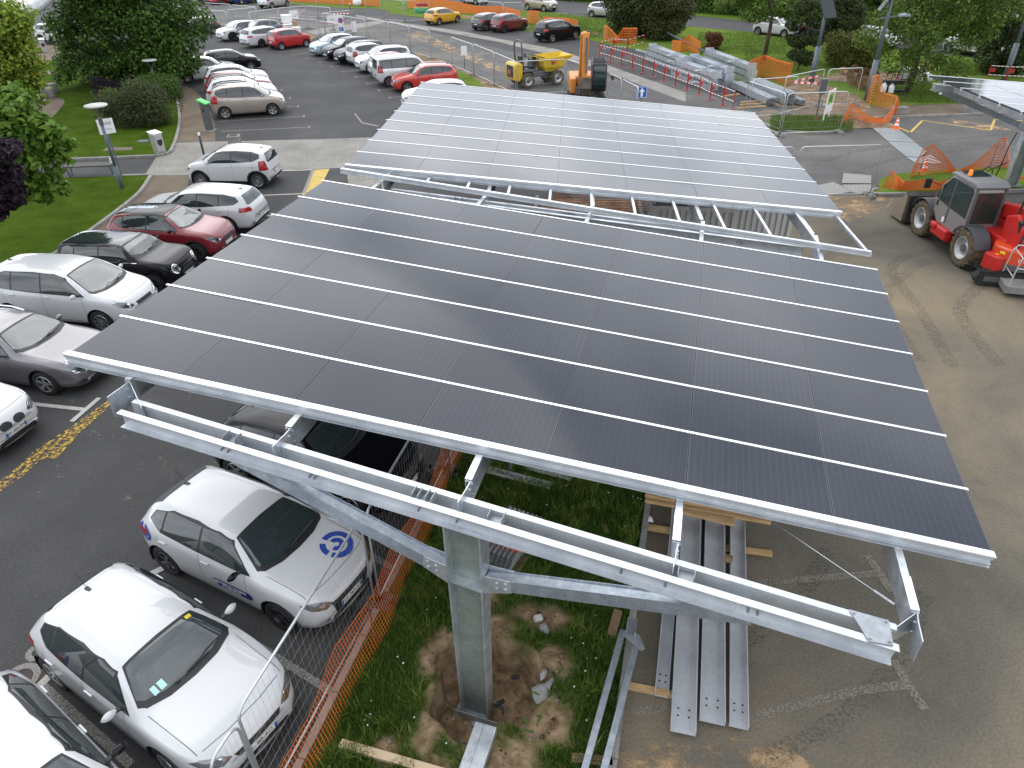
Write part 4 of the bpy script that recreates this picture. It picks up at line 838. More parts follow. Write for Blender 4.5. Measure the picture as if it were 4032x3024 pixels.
# ------------------------------------------------------------------ cars
def pchip(xs, ys, x):
    xs = np.array(xs, float); ys = np.array(ys, float); h = np.diff(xs); d = np.diff(ys)/h; m = np.zeros_like(ys)
    for i in range(1, len(xs)-1):
        if d[i-1]*d[i] > 0: w1, w2 = 2*h[i]+h[i-1], h[i]+2*h[i-1]; m[i] = (w1+w2)/(w1/d[i-1]+w2/d[i])
    m[0], m[-1] = d[0], d[-1]
    i = np.clip(np.searchsorted(xs, x)-1, 0, len(xs)-2); t = (x-xs[i])/h[i]
    return (1+2*t)*(1-t)**2*ys[i]+t*(1-t)**2*h[i]*m[i]+t*t*(3-2*t)*ys[i+1]+t*t*(t-1)*h[i]*m[i+1]
TPL = {
 'hatch': dict(L=4.05, W=1.76, H=1.45, wb=2.55, fo=.80, wr=.315, sw=(.255, .43), roof=(.43, .90), rw=(.70, .915),
   top=[(0, .40), (.012, .50), (.05, .585), (.12, .64), (.22, .685), (.27, .715), (.33, .80), (.40, .91), (.46, .97), (.56, 1.0), (.70, .992), (.82, .965), (.885, .93), (.925, .82), (.955, .71), (.98, .63), (1, .42)],
   sh=[(0, .38), (.05, .54), (.2, .635), (.35, .655), (.6, .67), (.85, .70), (.95, .665), (1, .40)], dlo=[(.315, .672), (.43, .915), (.50, .95), (.62, .962), (.76, .945), (.855, .885), (.875, .80), (.80, .715), (.60, .685)], pil=(.585, .79)),
 'small': dict(L=3.6, W=1.66, H=1.49, wb=2.36, fo=.70, wr=.29, sw=(.215, .40), roof=(.40, .92), rw=(.68, .90),
   top=[(0, .42), (.015, .53), (.05, .61), (.12, .66), (.19, .69), (.23, .72), (.30, .83), (.37, .925), (.44, .98), (.56, 1.0), (.74, .99), (.88, .955), (.935, .91), (.965, .78), (.985, .64), (1, .45)],
   sh=[(0, .40), (.05, .56), (.2, .645), (.4, .66), (.7, .69), (.93, .69), (1, .42)], dlo=[(.28, .675), (.40, .92), (.48, .955), (.62, .965), (.80, .945), (.885, .89), (.895, .80), (.82, .725), (.58, .69)], pil=(.58, .80)),
 'mini': dict(rf=1.06, L=3.98, W=1.73, H=1.43, wb=2.57, fo=.77, wr=.315, sw=(.285, .41), roof=(.40, .93), rw=(.69, .91),
   top=[(0, .44), (.012, .56), (.05, .635), (.13, .68), (.24, .705), (.285, .725), (.33, .82), (.38, .92), (.43, .975), (.55, 1.0), (.75, .99), (.88, .965), (.935, .93), (.965, .76), (.985, .64), (1, .45)],
   sh=[(0, .42), (.05, .59), (.2, .66), (.4, .67), (.7, .685), (.95, .67), (1, .43)], dlo=[(.335, .69), (.395, .915), (.45, .95), (.62, .962), (.82, .95), (.895, .90), (.91, .80), (.90, .71), (.60, .69)], pil=(.585, .79)),
 'estate': dict(L=4.68, W=1.80, H=1.47, wb=2.72, fo=.93, wr=.325, sw=(.275, .425), roof=(.42, .92), rw=(.70, .91),
   top=[(0, .38), (.012, .48), (.05, .565), (.12, .62), (.23, .67), (.28, .70), (.34, .80), (.40, .905), (.45, .965), (.54, 1.0), (.70, .99), (.83, .965), (.905, .93), (.94, .81), (.965, .70), (.985, .62), (1, .42)],
   sh=[(0, .36), (.05, .52), (.2, .61), (.4, .64), (.7, .66), (.93, .66), (1, .40)], dlo=[(.335, .655), (.43, .905), (.50, .945), (.60, .955), (.78, .935), (.87, .885), (.90, .80), (.86, .73), (.60, .672)], pil=(.575, .745)),
 'mpv': dict(rf=1.05, L=4.25, W=1.80, H=1.63, wb=2.65, fo=.85, wr=.325, sw=(.19, .385), roof=(.38, .93), rw=(.66, .91),
   top=[(0, .38), (.012, .47), (.05, .55), (.11, .60), (.17, .635), (.21, .665), (.28, .78), (.35, .90), (.41, .965), (.53, 1.0), (.72, .995), (.87, .965), (.925, .93), (.955, .80), (.98, .62), (1, .40)],
   sh=[(0, .36), (.05, .51), (.17, .595), (.4, .625), (.7, .645), (.94, .645), (1, .38)], dlo=[(.255, .64), (.38, .905), (.46, .95), (.60, .96), (.80, .94), (.885, .88), (.905, .78), (.86, .69), (.60, .655)], pil=(.545, .75)),
 'suv': dict(rf=1.04, L=4.45, W=1.84, H=1.62, wb=2.68, fo=.88, wr=.345, sw=(.255, .41), roof=(.40, .92), rw=(.69, .91),
   top=[(0, .42), (.012, .52), (.05, .60), (.12, .645), (.22, .68), (.26, .705), (.32, .81), (.38, .91), (.43, .965), (.53, 1.0), (.72, .99), (.85, .965), (.915, .93), (.945, .80), (.97, .68), (.985, .62), (1, .43)],
   sh=[(0, .40), (.05, .56), (.2, .635), (.4, .655), (.7, .675), (.94, .67), (1, .42)], dlo=[(.315, .67), (.41, .905), (.48, .945), (.60, .955), (.78, .935), (.87, .885), (.895, .80), (.85, .73), (.60, .69)], pil=(.57, .755)),
 'box': dict(rf=1.14, L=4.38, W=1.81, H=1.80, wb=2.73, fo=.88, wr=.32, sw=(.20, .37), roof=(.36, .975), rw=(.60, .90),
   top=[(0, .36), (.012, .45), (.05, .52), (.11, .565), (.18, .60), (.21, .63), (.27, .76), (.33, .89), (.38, .955), (.46, .99), (.60, 1.0), (.85, .99), (.955, .97), (.98, .93), (.99, .62), (1, .38)],
   sh=[(0, .34), (.05, .48), (.17, .565), (.4, .60), (.7, .61), (.96, .61), (1, .36)], dlo=[(.255, .61), (.36, .87), (.42, .905), (.60, .915), (.86, .905), (.94, .89), (.945, .63), (.60, .62)], pil=(.54, .76)),
 'coupe': dict(L=4.2, W=1.79, H=1.46, wb=2.63, fo=.86, wr=.325, sw=(.285, .44), roof=(.43, .88), rw=(.69, .91),
   top=[(0, .38), (.012, .48), (.05, .57), (.12, .63), (.23, .68), (.285, .71), (.34, .80), (.41, .915), (.47, .97), (.57, 1.0), (.70, .99), (.82, .955), (.87, .92), (.92, .80), (.955, .69), (.98, .61), (1, .40)],
   sh=[(0, .36), (.05, .53), (.2, .625), (.4, .65), (.7, .67), (.93, .655), (1, .38)], dlo=[(.34, .665), (.44, .91), (.51, .945), (.62, .955), (.76, .93), (.85, .865), (.86, .79), (.80, .72), (.60, .68)], pil=(.585, .775)),
}
ZB = [(0, .17), (.06, .14), (.5, .125), (.94, .15), (1, .21)]
WD = [(0, .60), (.012, .70), (.035, .81), (.08, .905), (.15, .965), (.28, 1), (.76, 1), (.88, .97), (.95, .90), (.98, .83), (1, .72)]
RF = [(0, .84), (.15, .82), (.25, .785), (.34, .725), (.44, .655), (.6, .64), (.8, .615), (.91, .62), (.96, .74), (1, .84)]
def dedupe(polys):
    """list of [(co, no)] polygons -> (verts, normals, faces) with welded corners"""
    idx, V, Nn, Fc = {}, [], [], []
    for p in polys:
        f = []
        for co, no in p:
            k = (round(co[0], 4), round(co[1], 4), round(co[2], 4))
            if k not in idx: idx[k] = len(V); V.append(co); Nn.append(no)
            if not f or f[-1] != idx[k]: f.append(idx[k])
        if len(f) > 2 and f[0] == f[-1]: f.pop()
        if len(set(f)) > 2: Fc.append(tuple(f))
    return V, Nn, Fc
def clip(poly, pr, A, B, keep):
    """Sutherland-Hodgman against the line A-B; pr projects to 2-D"""
    out = []; n = len(poly); ex, ey = B[0]-A[0], B[1]-A[1]
    ds = []
    for co, no in poly: q = pr(co); d = ex*(q[1]-A[1])-ey*(q[0]-A[0]); ds.append(d if keep else -d)
    for i in range(n):
        j = (i+1) % n
        if ds[i] >= 0: out.append(poly[i])
        if (ds[i] >= 0) != (ds[j] >= 0):
            t = ds[i]/(ds[i]-ds[j]); a, b = poly[i], poly[j]
            out.append((tuple(x+(y-x)*t for x, y in zip(a[0], b[0])), tuple(x+(y-x)*t for x, y in zip(a[1], b[1]))))
    return out
def ccw(p):
    a = sum(p[i][0]*p[(i+1) % len(p)][1]-p[(i+1) % len(p)][0]*p[i][1] for i in range(len(p))); return p if a > 0 else p[::-1]
PJ = {'x': lambda c: (c[1], c[2]), 'y': lambda c: (c[0], c[2]), 'z': lambda c: (c[0], c[1])}
AX = {'x': (1, 2), 'y': (0, 2), 'z': (0, 1)}
class Shell:
    def __init__(s, k, **ov):
        T = dict(TPL[k]); T.update(ov); s.T = T; Lc, W, H = T['L'], T['W'], T['H']
        st = sorted(set([0, .004, .012, .022, .035, .05, .07, .09]+list(np.linspace(.11, .9, 46))+[.915, .93, .942, .954, .965, .975, .984, .991, .996, 1]))
        V = []; s.rows = []
        for q in st:
            zt = float(pchip(*zip(*T['top']), q))*H; zs = min(float(pchip(*zip(*T['sh']), q))*H, zt-.012); zb = float(pchip(*zip(*ZB), q))*H; w = float(pchip(*zip(*WD), q))*W/2; yr = w*min(.86, float(pchip(*zip(*RF), q))*T.get('rf', 1)); h = zt-zs
            mid = zb+.52*(zs-zb)
            half = [(0, zb), (.55*w, zb), (.86*w, zb+.005), (.955*w, zb+.05), (.985*w, zb+.15), (.998*w, mid-.06), (1.0*w, mid+.04), (.992*w, zs-.13*min(1, (zs-zb)/.5)), (.978*w, zs-.05), (.955*w, zs-.004)]
            t1 = .955*w
            for t in (.10, .32, .55, .74, .86): half.append((t1+(yr-t1)*(t**1.08)+(.018*math.sin(math.pi*t) if h > .2 else 0), zs+h*t*.97))
            half += [(yr-.035, zs+h*.915), (yr-.09, zs+h*.952), (yr*.72, zs+h*.98), (yr*.40, zs+h*.995), (0, zt)]
            x0 = Lc/2-q*Lc; row = []
            for y, z in half:
                x = x0
                if q < .1: k_ = 1-q/.1; x -= k_*(.30*max(0, z/H-.36)**1.2*H+.25*max(0, .22-z/H)*H+.04*(y/w)**2)
                if q > .93: k_ = (q-.93)/.07; x += k_*(.10*max(0, z/H-.5)*H+.35*max(0, .28-z/H)*H+.04*(y/w)**2)
                row.append((x, y, z))
            s.rows.append(row)
        nr, m = len(s.rows), len(s.rows[0])
        full = [r+[(x, -y, z) for x, y, z in r[-2:0:-1]] for r in s.rows]; M = len(full[0])
        V = np.array(full).reshape(-1, 3); Fs = []
        for i in range(nr-1):
            for j in range(M): Fs.append((i*M+j, (i+1)*M+j, (i+1)*M+(j+1) % M, i*M+(j+1) % M))
        for base, rev in ((0, False), ((nr-1)*M, True)):
            for j in range(1, m-1):                                    # strips across the fascia
                a, b = base+j, base+j+1; c, d = base+(M-j-1) % M, base+(M-j) % M
                if j == m-2: q = (a, b, d)
                else: q = (a, b, c, d)
                Fs.append(q if rev else q[::-1])
            q = (base, base+1, base+M-1); Fs.append(q if rev else q[::-1])
        me = bpy.data.meshes.new('tmp'); me.from_pydata(V.tolist(), [], Fs)
        bm = bmesh.new(); bm.from_mesh(me); bmesh.ops.recalc_face_normals(bm, faces=bm.faces); bm.normal_update()
        s.V = [tuple(v.co) for v in bm.verts]; s.Nv = [tuple(v.normal) for v in bm.verts]; s.Fc = [tuple(v.index for v in f.verts) for f in bm.faces]
        s.Fn = np.array([tuple(f.normal) for f in bm.faces]); s.lo = np.array([[min(v.co[k] for v in f.verts) for k in range(3)] for f in bm.faces]); s.hi = np.array([[max(v.co[k] for v in f.verts) for k in range(3)] for f in bm.faces])
        bm.free(); bpy.data.meshes.remove(me)
        fx = Lc/2-T['fo']; s.ax = (fx, fx-T['wb'])
    def X(s, q): return s.T['L']/2-q*s.T['L']
    def polys(s, ids): return [[(s.V[i], s.Nv[i]) for i in s.Fc[f]] for f in ids]
    def body(s):
        """the shell with real wheel arches cut out"""
        P_ = s.polys(range(len(s.Fc))); W = s.T['W']; r = s.T['wr']*1.17; out = []; pr = PJ['y']
        circ = [[(ax+r*math.cos(2*math.pi*k/18), s.T['wr']+.01+r*math.sin(2*math.pi*k/18)) for k in range(18)] for ax in s.ax]
        for i, p in enumerate(P_):
            hit = None
            if max(abs(s.lo[i][1]), abs(s.hi[i][1])) > W*.30:
                for a, c in zip(s.ax, circ):
                    if s.lo[i][0] < a+r and s.hi[i][0] > a-r and s.lo[i][2] < s.T['wr']+.01+r: hit = c
            if hit is None: out.append(p); continue
            rem = p
            for k in range(18):
                A, B = hit[k], hit[(k+1) % 18]; o = clip(rem, pr, A, B, False)
                if len(o) > 2: out.append(o)
                rem = clip(rem, pr, A, B, True)
                if len(rem) < 3: break
        V, Nn, Fc = dedupe(out); return V, Fc
    def patch(s, axis, polys, off=.003, sgn=0, nmin=.25, xr=None, zr=None, nfun=None):
        """pieces of the skin inside convex 2-D polygons, lifted by off"""
        a, b = AX[axis]; k = 'xyz'.index(axis); out = []; pr = PJ[axis]
        for poly in polys:
            poly = ccw(poly); x0, x1 = min(p[0] for p in poly), max(p[0] for p in poly); y0, y1 = min(p[1] for p in poly), max(p[1] for p in poly)
            sel = (s.lo[:, a] < x1) & (s.hi[:, a] > x0) & (s.lo[:, b] < y1) & (s.hi[:, b] > y0)
            if sgn: sel &= s.Fn[:, k]*sgn > nmin
            else: sel &= np.abs(s.Fn[:, k]) > nmin
            if xr: sel &= (s.hi[:, 0] > xr[0]) & (s.lo[:, 0] < xr[1])
            for p in s.polys(np.nonzero(sel)[0]):
                for i in range(len(poly)):
                    p = clip(p, pr, poly[i], poly[(i+1) % len(poly)], True)
                    if len(p) < 3: break
                if len(p) > 2: out.append(p)
        V, Nn, Fc = dedupe(out)
        return [tuple(c+n*off for c, n in zip(co, no)) for co, no in zip(V, Nn)], Fc
def mesh_of(name, V, Fc, m, parent, smooth=True):
    if not Fc: return None
    mb = MB(); mb.v = V; mb.f = Fc; return mb.build(name, m, parent, smooth)
def inset(poly, d):
    cx, cy = sum(p[0] for p in poly)/len(poly), sum(p[1] for p in poly)/len(poly); out = []
    for x, y in poly: l_ = math.hypot(x-cx, y-cy); out.append((x+(cx-x)*d/l_, y+(cy-y)*d/l_))
    return out
def clip2(poly, A, B):
    out = []; ex, ey = B[0]-A[0], B[1]-A[1]; n = len(poly); ds = [ex*(p[1]-A[1])-ey*(p[0]-A[0]) for p in poly]
    for i in range(n):
        j = (i+1) % n
        if ds[i] >= 0: out.append(poly[i])
        if (ds[i] >= 0) != (ds[j] >= 0): t = ds[i]/(ds[i]-ds[j]); out.append((poly[i][0]+(poly[j][0]-poly[i][0])*t, poly[i][1]+(poly[j][1]-poly[i][1])*t))
    return out
def paint(name, col, metal=0.0):
    m = mat('paint_'+name, col, .32, metal, .9); return m
PAINTS = dict(white=paint('white', (.55, .56, .565)), black=mat('paint_black', (.006, .006, .008), .12, 0, 0, .28), red=paint('red', (.42, .012, .016)), dred=paint('dark_red', (.19, .012, .02)), wine=paint('wine', (.14, .012, .018)), lblue=paint('pale_blue', (.36, .47, .56), .3), silver=paint('silver', (.52, .53, .56), .55), pearl=paint('pearl_silver', (.60, .61, .63), .35),
   dgrey=paint('dark_grey', (.055, .058, .062), .35), grey=paint('grey', (.19, .185, .195), .55), beige=paint('champagne', (.36, .32, .275), .5), yellow=paint('yellow', (.60, .33, .012)), blue=paint('blue', (.012, .03, .15)), orange=paint('bright_red', (.50, .035, .02)), teal=paint('steel_blue', (.10, .13, .16), .4))
WHEELS = {}
def wheel_mesh(r, style):
    k = (round(r, 3), style)
    if k in WHEELS: return WHEELS[k]
    w = .205; mb = MB()
    mb.lathe([(r*.63, -.09), (r*.70, -.1), (r*.90, -.1025), (r*.975, -.085), (r, -.06), (r, .055), (r*.975, .08), (r*.90, .0985), (r*.70, .096), (r*.64, .085), (r*.62, .02)], 28, axis='y'); tm = mb.build('tmp', RUBBER, None, True)
    mb = MB(); mb.lathe([(r*.655, .086), (r*.63, .092), (r*.60, .07), (r*.57, .03), (.001, .018)], 28, axis='y'); dm = mb.build('tmp', RIMD, None, True)
    mb = MB(); n = {'five': 5, 'seven': 7, 'nine': 9, 'cap': 8, 'dark': 5}[style]
    mb.lathe([(r*.665, .088), (r*.645, .096), (r*.60, .090), (r*.60, .075)], 28, axis='y')
    for i in range(n):
        a = 2*math.pi*i/n; wd0, wd1 = (.075, .055) if n == 5 else (.05, .045) if n < 9 else (.038, .03)
        for da in ((-.13, .13) if n == 5 else (0,)):
            p0 = Vector((math.cos(a)*r*.12, .066, math.sin(a)*r*.12)); p1 = Vector((math.cos(a+da)*r*.62, .083, math.sin(a+da)*r*.62)); mb.beam(p0, p1, wd0*.6 if n == 5 else wd0, .02, (0, 1, 0), wd1*.65 if n == 5 else wd1, .016)
    mb.lathe([(r*.20, .07), (r*.19, .082), (.001, .086)], 16, axis='y')
    rm = mb.build('tmp', RIMD if style == 'dark' else RIM, None)
    res = (tm.data, dm.data, rm.data)
    for o in (tm, dm, rm): bpy.data.objects.remove(o)
    WHEELS[k] = res; return res
PLATE = mat('plate_white', (.72, .72, .68), .4); PBLUE = mat('plate_blue', (.02, .10, .38), .4); PTXT = mat('plate_ink', (.01, .01, .01), .5); LINE_ = mat('panel_gap', (.03, .03, .032), .7)
def car(key, label, cat, colour, loc, rz, group=None, roofcol=None, style='five', rails=False, clad=False, plate_f='', plate_r='', antenna=True, detail=1, mirror=None, grille='bar', scale=None, van=False, glassroof=False, **ov):
    S = Shell(key, **ov); T = S.T; Lc, W, H = T['L'], T['W'], T['H']; X = S.X; pm = PAINTS[colour]
    root = thing(cat.replace(' ', '_') if cat in ('van',) else 'parked_car', label, cat, (loc[0], loc[1], 0), rz, group)
    V, Fc = S.body(); body = mesh_of('body', V, Fc, pm, root)
    # arch liners
    for ax in S.ax:
        for s in (-1, 1):
            mb = MB(); r = T['wr']*1.17; n = 14; a0 = -.35
            arc = [(ax+r*math.cos(a0+(math.pi-2*a0)*k/n), T['wr']+.01+r*math.sin(a0+(math.pi-2*a0)*k/n)) for k in range(n+1)]
            y0, y1 = s*W*.25, s*(W/2-.012)
            vs = [(x, y, z) for y in (y0, y1) for x, z in arc]; mb.add(vs, [(k, k+1, k+n+2, k+n+1) for k in range(n)]+[tuple(range(n+1))]); mb.build('wheel_arch', BLACK, root)
    # wheels
    tm, dm, rm = wheel_mesh(T['wr'], style)
    for ax in S.ax:
        for s in (1, -1):
            w = bpy.data.objects.new('wheel', tm); COL.objects.link(w); w.parent = root; w.location = (ax, s*(W/2-.115), T['wr']); w.rotation_euler = (0, random.uniform(0, 1.2), 0 if s > 0 else math.pi)
            for nm, d in (('wheel_dish', dm), ('rim', rm)): o = bpy.data.objects.new(nm, d); COL.objects.link(o); o.parent = w
    # glasshouse
    s0, s1 = T['sw']; wh = W/2
    ws = [(X(s0-.012), 0), (X(s0-.006), wh*.42), (X(s0+.016), wh*.74), (X(s0+.040), wh*.82), (X(s1), wh*.60*T.get('rf', 1)), (X(s1+.004), 0)]
    ws = ws+[(x, -y) for x, y in ws[-2:0:-1]]
    mesh_of('windscreen_surround', *S.patch('z', [ws], .002, 1, .1), BLACK, root)
    ws2 = [(X(s0+.012), 0), (X(s0+.018), wh*.42), (X(s0+.036), wh*.70), (X(s0+.056), wh*.775), (X(s1-.010), wh*.575*T.get('rf', 1)), (X(s1-.008), 0)]; ws2 = ws2+[(x, -y) for x, y in ws2[-2:0:-1]]
    mesh_of('windscreen', *S.patch('z', [ws2], .005, 1, .1), WSCR, root)
    r0, r1 = T['rw'][0]*H, T['rw'][1]*H
    if not van:
        rwp = [(-wh*.70, r0+.03), (-wh*.62, r0), (wh*.62, r0), (wh*.70, r0+.03), (wh*.565*T.get('rf', 1), r1-.02), (wh*.52*T.get('rf', 1), r1), (-wh*.52*T.get('rf', 1), r1), (-wh*.565*T.get('rf', 1), r1-.02)]
        mesh_of('rear_window', *S.patch('x', [rwp], .004, -1, .3), GLASS, root)
    dl = [(X(q), z*H) for q, z in T['dlo']]
    if van: dl = clip2(ccw(dl), (X(T['pil'][0]+.0), H), (X(T['pil'][0]), 0)); dl = [p for p in dl]; dl = [p for p in ccw([(X(q), z*H) for q, z in T['dlo']])]; dl = clip2(dl, (X(.52), H), (X(.52), 0))
    dl = ccw(dl)
    for s in (1, -1):
        fr = mesh_of('window_frame', *S.patch('y', [dl], .002, s, .25), BLACK, root)
        cuts = [99]+[X(p) for p in (T['pil'] if not van else ())]+[-99]; ps = []
        for a, b in zip(cuts[:-1], cuts[1:]):
            q = inset(dl, .028); q = clip2(q, (b+.022, H), (b+.022, 0)) if b > -90 else q; q = clip2(q, (a-.022, 0), (a-.022, H)) if a < 90 else q
            if len(q) > 2: ps.append(q)
        mesh_of('side_window', *S.patch('y', ps, .005, s, .25), GLASS, root)
    if roofcol or glassroof:
        rp = [(X(T['roof'][0]+.01), 0), (X(T['roof'][0]), wh*.59), (X(T['roof'][1]-.03), wh*.57), (X(T['roof'][1]), wh*.45)]; rp = rp+[(x, -y) for x, y in rp[::-1]]
        mesh_of('roof', *S.patch('z', [rp], .0045, 1, .35), PAINTS[roofcol] if roofcol else GLASS, root)
        if roofcol:
            for s in (1, -1):
                sp_ = ccw([(X(T['dlo'][1][0]-.02), T['dlo'][1][1]*H), (X(.5), T['dlo'][2][1]*H+.005), (X(.62), .967*H), (X(.80), .945*H), (X(.90), .86*H), (X(.91), .98*H), (X(.6), 1.02*H), (X(.42), 1.0*H)])
                mesh_of('roof_side', *S.patch('y', [sp_[i:i+1]+sp_[i:i+1] for i in ()] or [[sp_[0], sp_[1], sp_[2], sp_[-1]]], .003, s, .2), PAINTS[roofcol], root)
    # lamps, grille, lower intake
    gz = {'bar': [(-.34, .40), (.34, .40), (.36, .455), (-.36, .455)], 'kidney': None, 'wide': [(-.42, .25), (.42, .25), (.50, .43), (-.50, .43)], 'smile': [(-.38, .385), (.38, .385), (.44, .43), (-.44, .43)], 'mini': [(-.33, .27), (.33, .27), (.38, .42), (.24, .46), (-.24, .46), (-.38, .42)]}[grille]
    hl = [(.46, .43), (.62, .405), (.82, .45), (.90, .53), (.80, .545), (.58, .495)]
    if key == 'mini': hl = [(.58+.13*math.cos(2*math.pi*k/10), .505+.082*math.sin(2*math.pi*k/10)) for k in range(10)]
    for s in (1, -1):
        q = [(s*y*wh, z*H) for y, z in hl]
        mesh_of('headlight', *S.patch('x', [q], .004, 1, .03, xr=(Lc/2-.75, 9)), LAMPG, root)
        if True:
            qq = inset([(s*y*wh, z*H) for y, z in hl], .03); mesh_of('lamp_core', *S.patch('x', [[qq[0], qq[1], qq[2], qq[-1]]] if key != 'mini' else [qq], .006, 1, .03, xr=(Lc/2-.75, 9)), CHROME, root)
        tz = [(.63, .575), (.98, .56), (1.0, .66), (.66, .665)] if key not in ('box', 'mpv', 'small') else [(.78, .50), (1.0, .49), (1.0, .72), (.80, .74)]
        mesh_of('tail_light', *S.patch('x', [[(s*y*wh, z*H) for y, z in tz]], .005, -1, .04, xr=(-9, -Lc/2+.42)), TAILR, root)
    if gz: mesh_of('grille', *S.patch('x', [[(y*wh, z*H) for y, z in gz]], .005, 1, .15, xr=(Lc/2-.6, 9)), BLACK, root)
    else:
        mesh_of('grille', *S.patch('x', [[(s*(.19+.155*math.cos(2*math.pi*k/12))*wh, (.42+.055*math.sin(2*math.pi*k/12))*H) for k in range(12)] for s in (1, -1)], .006, 1, .1, xr=(Lc/2-.6, 9)), BLACK, root)
    mesh_of('lower_intake', *S.patch('x', [[(-.58*wh, .165*H), (.58*wh, .165*H), (.50*wh, .25*H), (-.50*wh, .25*H)]], .004, 1, .15, xr=(Lc/2-.6, 9)), BLACK, root)
    mesh_of('rear_bumper_trim', *S.patch('x', [[(-.75*wh, .15*H), (.75*wh, .15*H), (.70*wh, .26*H), (-.70*wh, .26*H)]], .004, -1, .2, xr=(-9, -Lc/2+.5)), BLACK, root)
    # door gaps, handles, sill
    seams = []; zl, zu = .20*H, .672*H
    for q in (T['sw'][0]+.085, T['pil'][0]+.003): seams.append([(X(q), zl), (X(q)+.007, zl), (X(q)+.007, zu), (X(q), zu)])
    if not van: seams.append([(X(.80), .42*H), (X(.80)+.007, .42*H), (X(.825)+.007, zu), (X(.825), zu)])
    x0, x1 = X(T['sw'][0]+.085), X(.77); seams.append([(x1, zl), (x0, zl), (x0, zl+.007), (x1, zl+.007)])
    hs_ = [[(X(.075), s*wh*.775), (X(s0+.0), s*wh*.80), (X(s0+.0), s*wh*.808), (X(.075), s*wh*.785)] for s in (1, -1)]+[[(X(.072), -wh*.70), (X(.062), -wh*.3), (X(.062)+.008, -wh*.3), (X(.072)+.008, -wh*.70)], [(X(.072), wh*.70), (X(.062), wh*.3), (X(.062)+.008, wh*.3), (X(.072)+.008, wh*.70)], [(X(.062), -wh*.3), (X(.062), wh*.3), (X(.062)+.008, wh*.3), (X(.062)+.008, -wh*.3)], [(X(T['roof'][1]-.03), -wh*.54), (X(T['roof'][1]-.03), wh*.54), (X(T['roof'][1]-.03)+.007, wh*.54), (X(T['roof'][1]-.03)+.007, -wh*.54)]]
    mesh_of('bonnet_gap', *S.patch('z', hs_, .0015, 1, .2), LINE_, root)
    for s in (1, -1):
        mesh_of('door_gap', *S.patch('y', seams, .0015, s, .25), LINE_, root)
        if clad:
            cl_ = [[(X(.02), .10*H), (X(.98), .10*H), (X(.98), .215*H), (X(.02), .215*H)]]
            for ax in S.ax:
                r = T['wr']*1.16; r2 = T['wr']*1.36; zc = T['wr']+.01
                for k in range(10):
                    a, b = math.pi*k/10-.12*(k == 0), math.pi*(k+1)/10+.12*(k == 9)
                    cl_.append([(ax+r*math.cos(a), zc+r*math.sin(a)), (ax+r2*math.cos(a), zc+r2*math.sin(a)), (ax+r2*math.cos(b), zc+r2*math.sin(b)), (ax+r*math.cos(b), zc+r*math.sin(b))])
            cb_ = [];
            for ax in (999,): pass
            # keep the sill strip out of the wheel openings
            r = T['wr']*1.17; a0, a1 = S.ax; cl_[0:1] = [[(a1+r, .10*H), (a0-r, .10*H), (a0-r, .215*H), (a1+r, .215*H)]]
            mesh_of('cladding', *S.patch('y', cl_, .006, s, .15), BLACK, root)
        for q in ([T['pil'][0]-.035, T['pil'][1]-.0] if not van else [T['pil'][0]-.035]):
            mb = MB(); zz = .605*H; vy = [y for x, y, z in S.V if abs(x-X(q)) < .06 and abs(z-zz) < .07 and y > 0]; yy = max(vy) if vy else wh
            mb.box((X(q), s*(yy+.012), zz), (.17, .03, .028)); bevel(mb.build('door_handle', pm, root), .008)
        # mirrors
        mm_ = PAINTS[mirror] if mirror else pm; xm, zm = X(T['dlo'][0][0]+.055), T['dlo'][0][1]*H+.055; vy = [y for x, y, z in S.V if abs(x-xm) < .08 and abs(z-zm) < .06 and y > 0]; ym = max(vy) if vy else wh*.9
        mb = MB(); n = 10; prof_ = []
        for i in range(7):
            t = i/6; rr = math.sin(math.pi*min(.98, max(.03, t)))**.5
            prof_.append([(xm+.03+.055*rr*math.cos(2*math.pi*k/n)*(1 if math.cos(2*math.pi*k/n) > 0 else .5), s*(ym+.045+.20*t), zm+.015*t+.068*rr*math.sin(2*math.pi*k/n)) for k in range(n)])
        mb.add([p for r in prof_ for p in r], [(i*n+k, i*n+(k+1) % n, (i+1)*n+(k+1) % n, (i+1)*n+k) for i in range(6) for k in range(n)]+[tuple(range(n)), tuple(range(6*n, 7*n))])
        mo = mb.build('door_mirror', mm_, root, True)
        mb = MB(); mb.beam((xm+.02, s*(ym-.01), zm-.035), (xm+.02, s*(ym+.07), zm-.02), .06, .03); mb.build('mirror_arm', BLACK, mo)
    # rails, antenna, wipers, plates
    def roofz(x, y):
        c = [z for vx, vy, z in S.V if abs(vx-x) < .09 and abs(vy-y) < .14]; return max(c) if c else H
    if rails:
        for s in (1, -1):
            mb = MB(); y = s*wh*.575*T.get('rf', 1); xs = np.linspace(X(T['roof'][0]+.05), X(T['roof'][1]-.05), 7)
            pth = [Vector((x, y, roofz(x, y)+(.045 if 0 < i < 6 else .0))) for i, x in enumerate(xs)]; mb.tube(pth, .016, 6); mb.build('roof_rail', GREYPOST if rails == 'dark' else ALU, root)
    if antenna:
        xa = X(T['roof'][1]-.06 if antenna != 'front' else T['roof'][0]+.06); za = roofz(xa, 0)-.01; mb = MB(); mb.prism([(xa+.06, -.022), (xa+.06, .022), (xa-.05, .03), (xa-.05, -.03)], za-.01, za+.022)
        if antenna != 'fin': mb.tube([(xa-.02, 0, za+.02), (xa-.20, 0, za+.24)], .0045, 5)
        else: mb.add([(xa+.06, 0, za+.02), (xa-.07, .018, za+.02), (xa-.07, -.018, za+.02), (xa-.07, 0, za+.085)], [(0, 1, 3), (0, 3, 2), (1, 2, 3)])
        mb.build('antenna', BLACK, root)
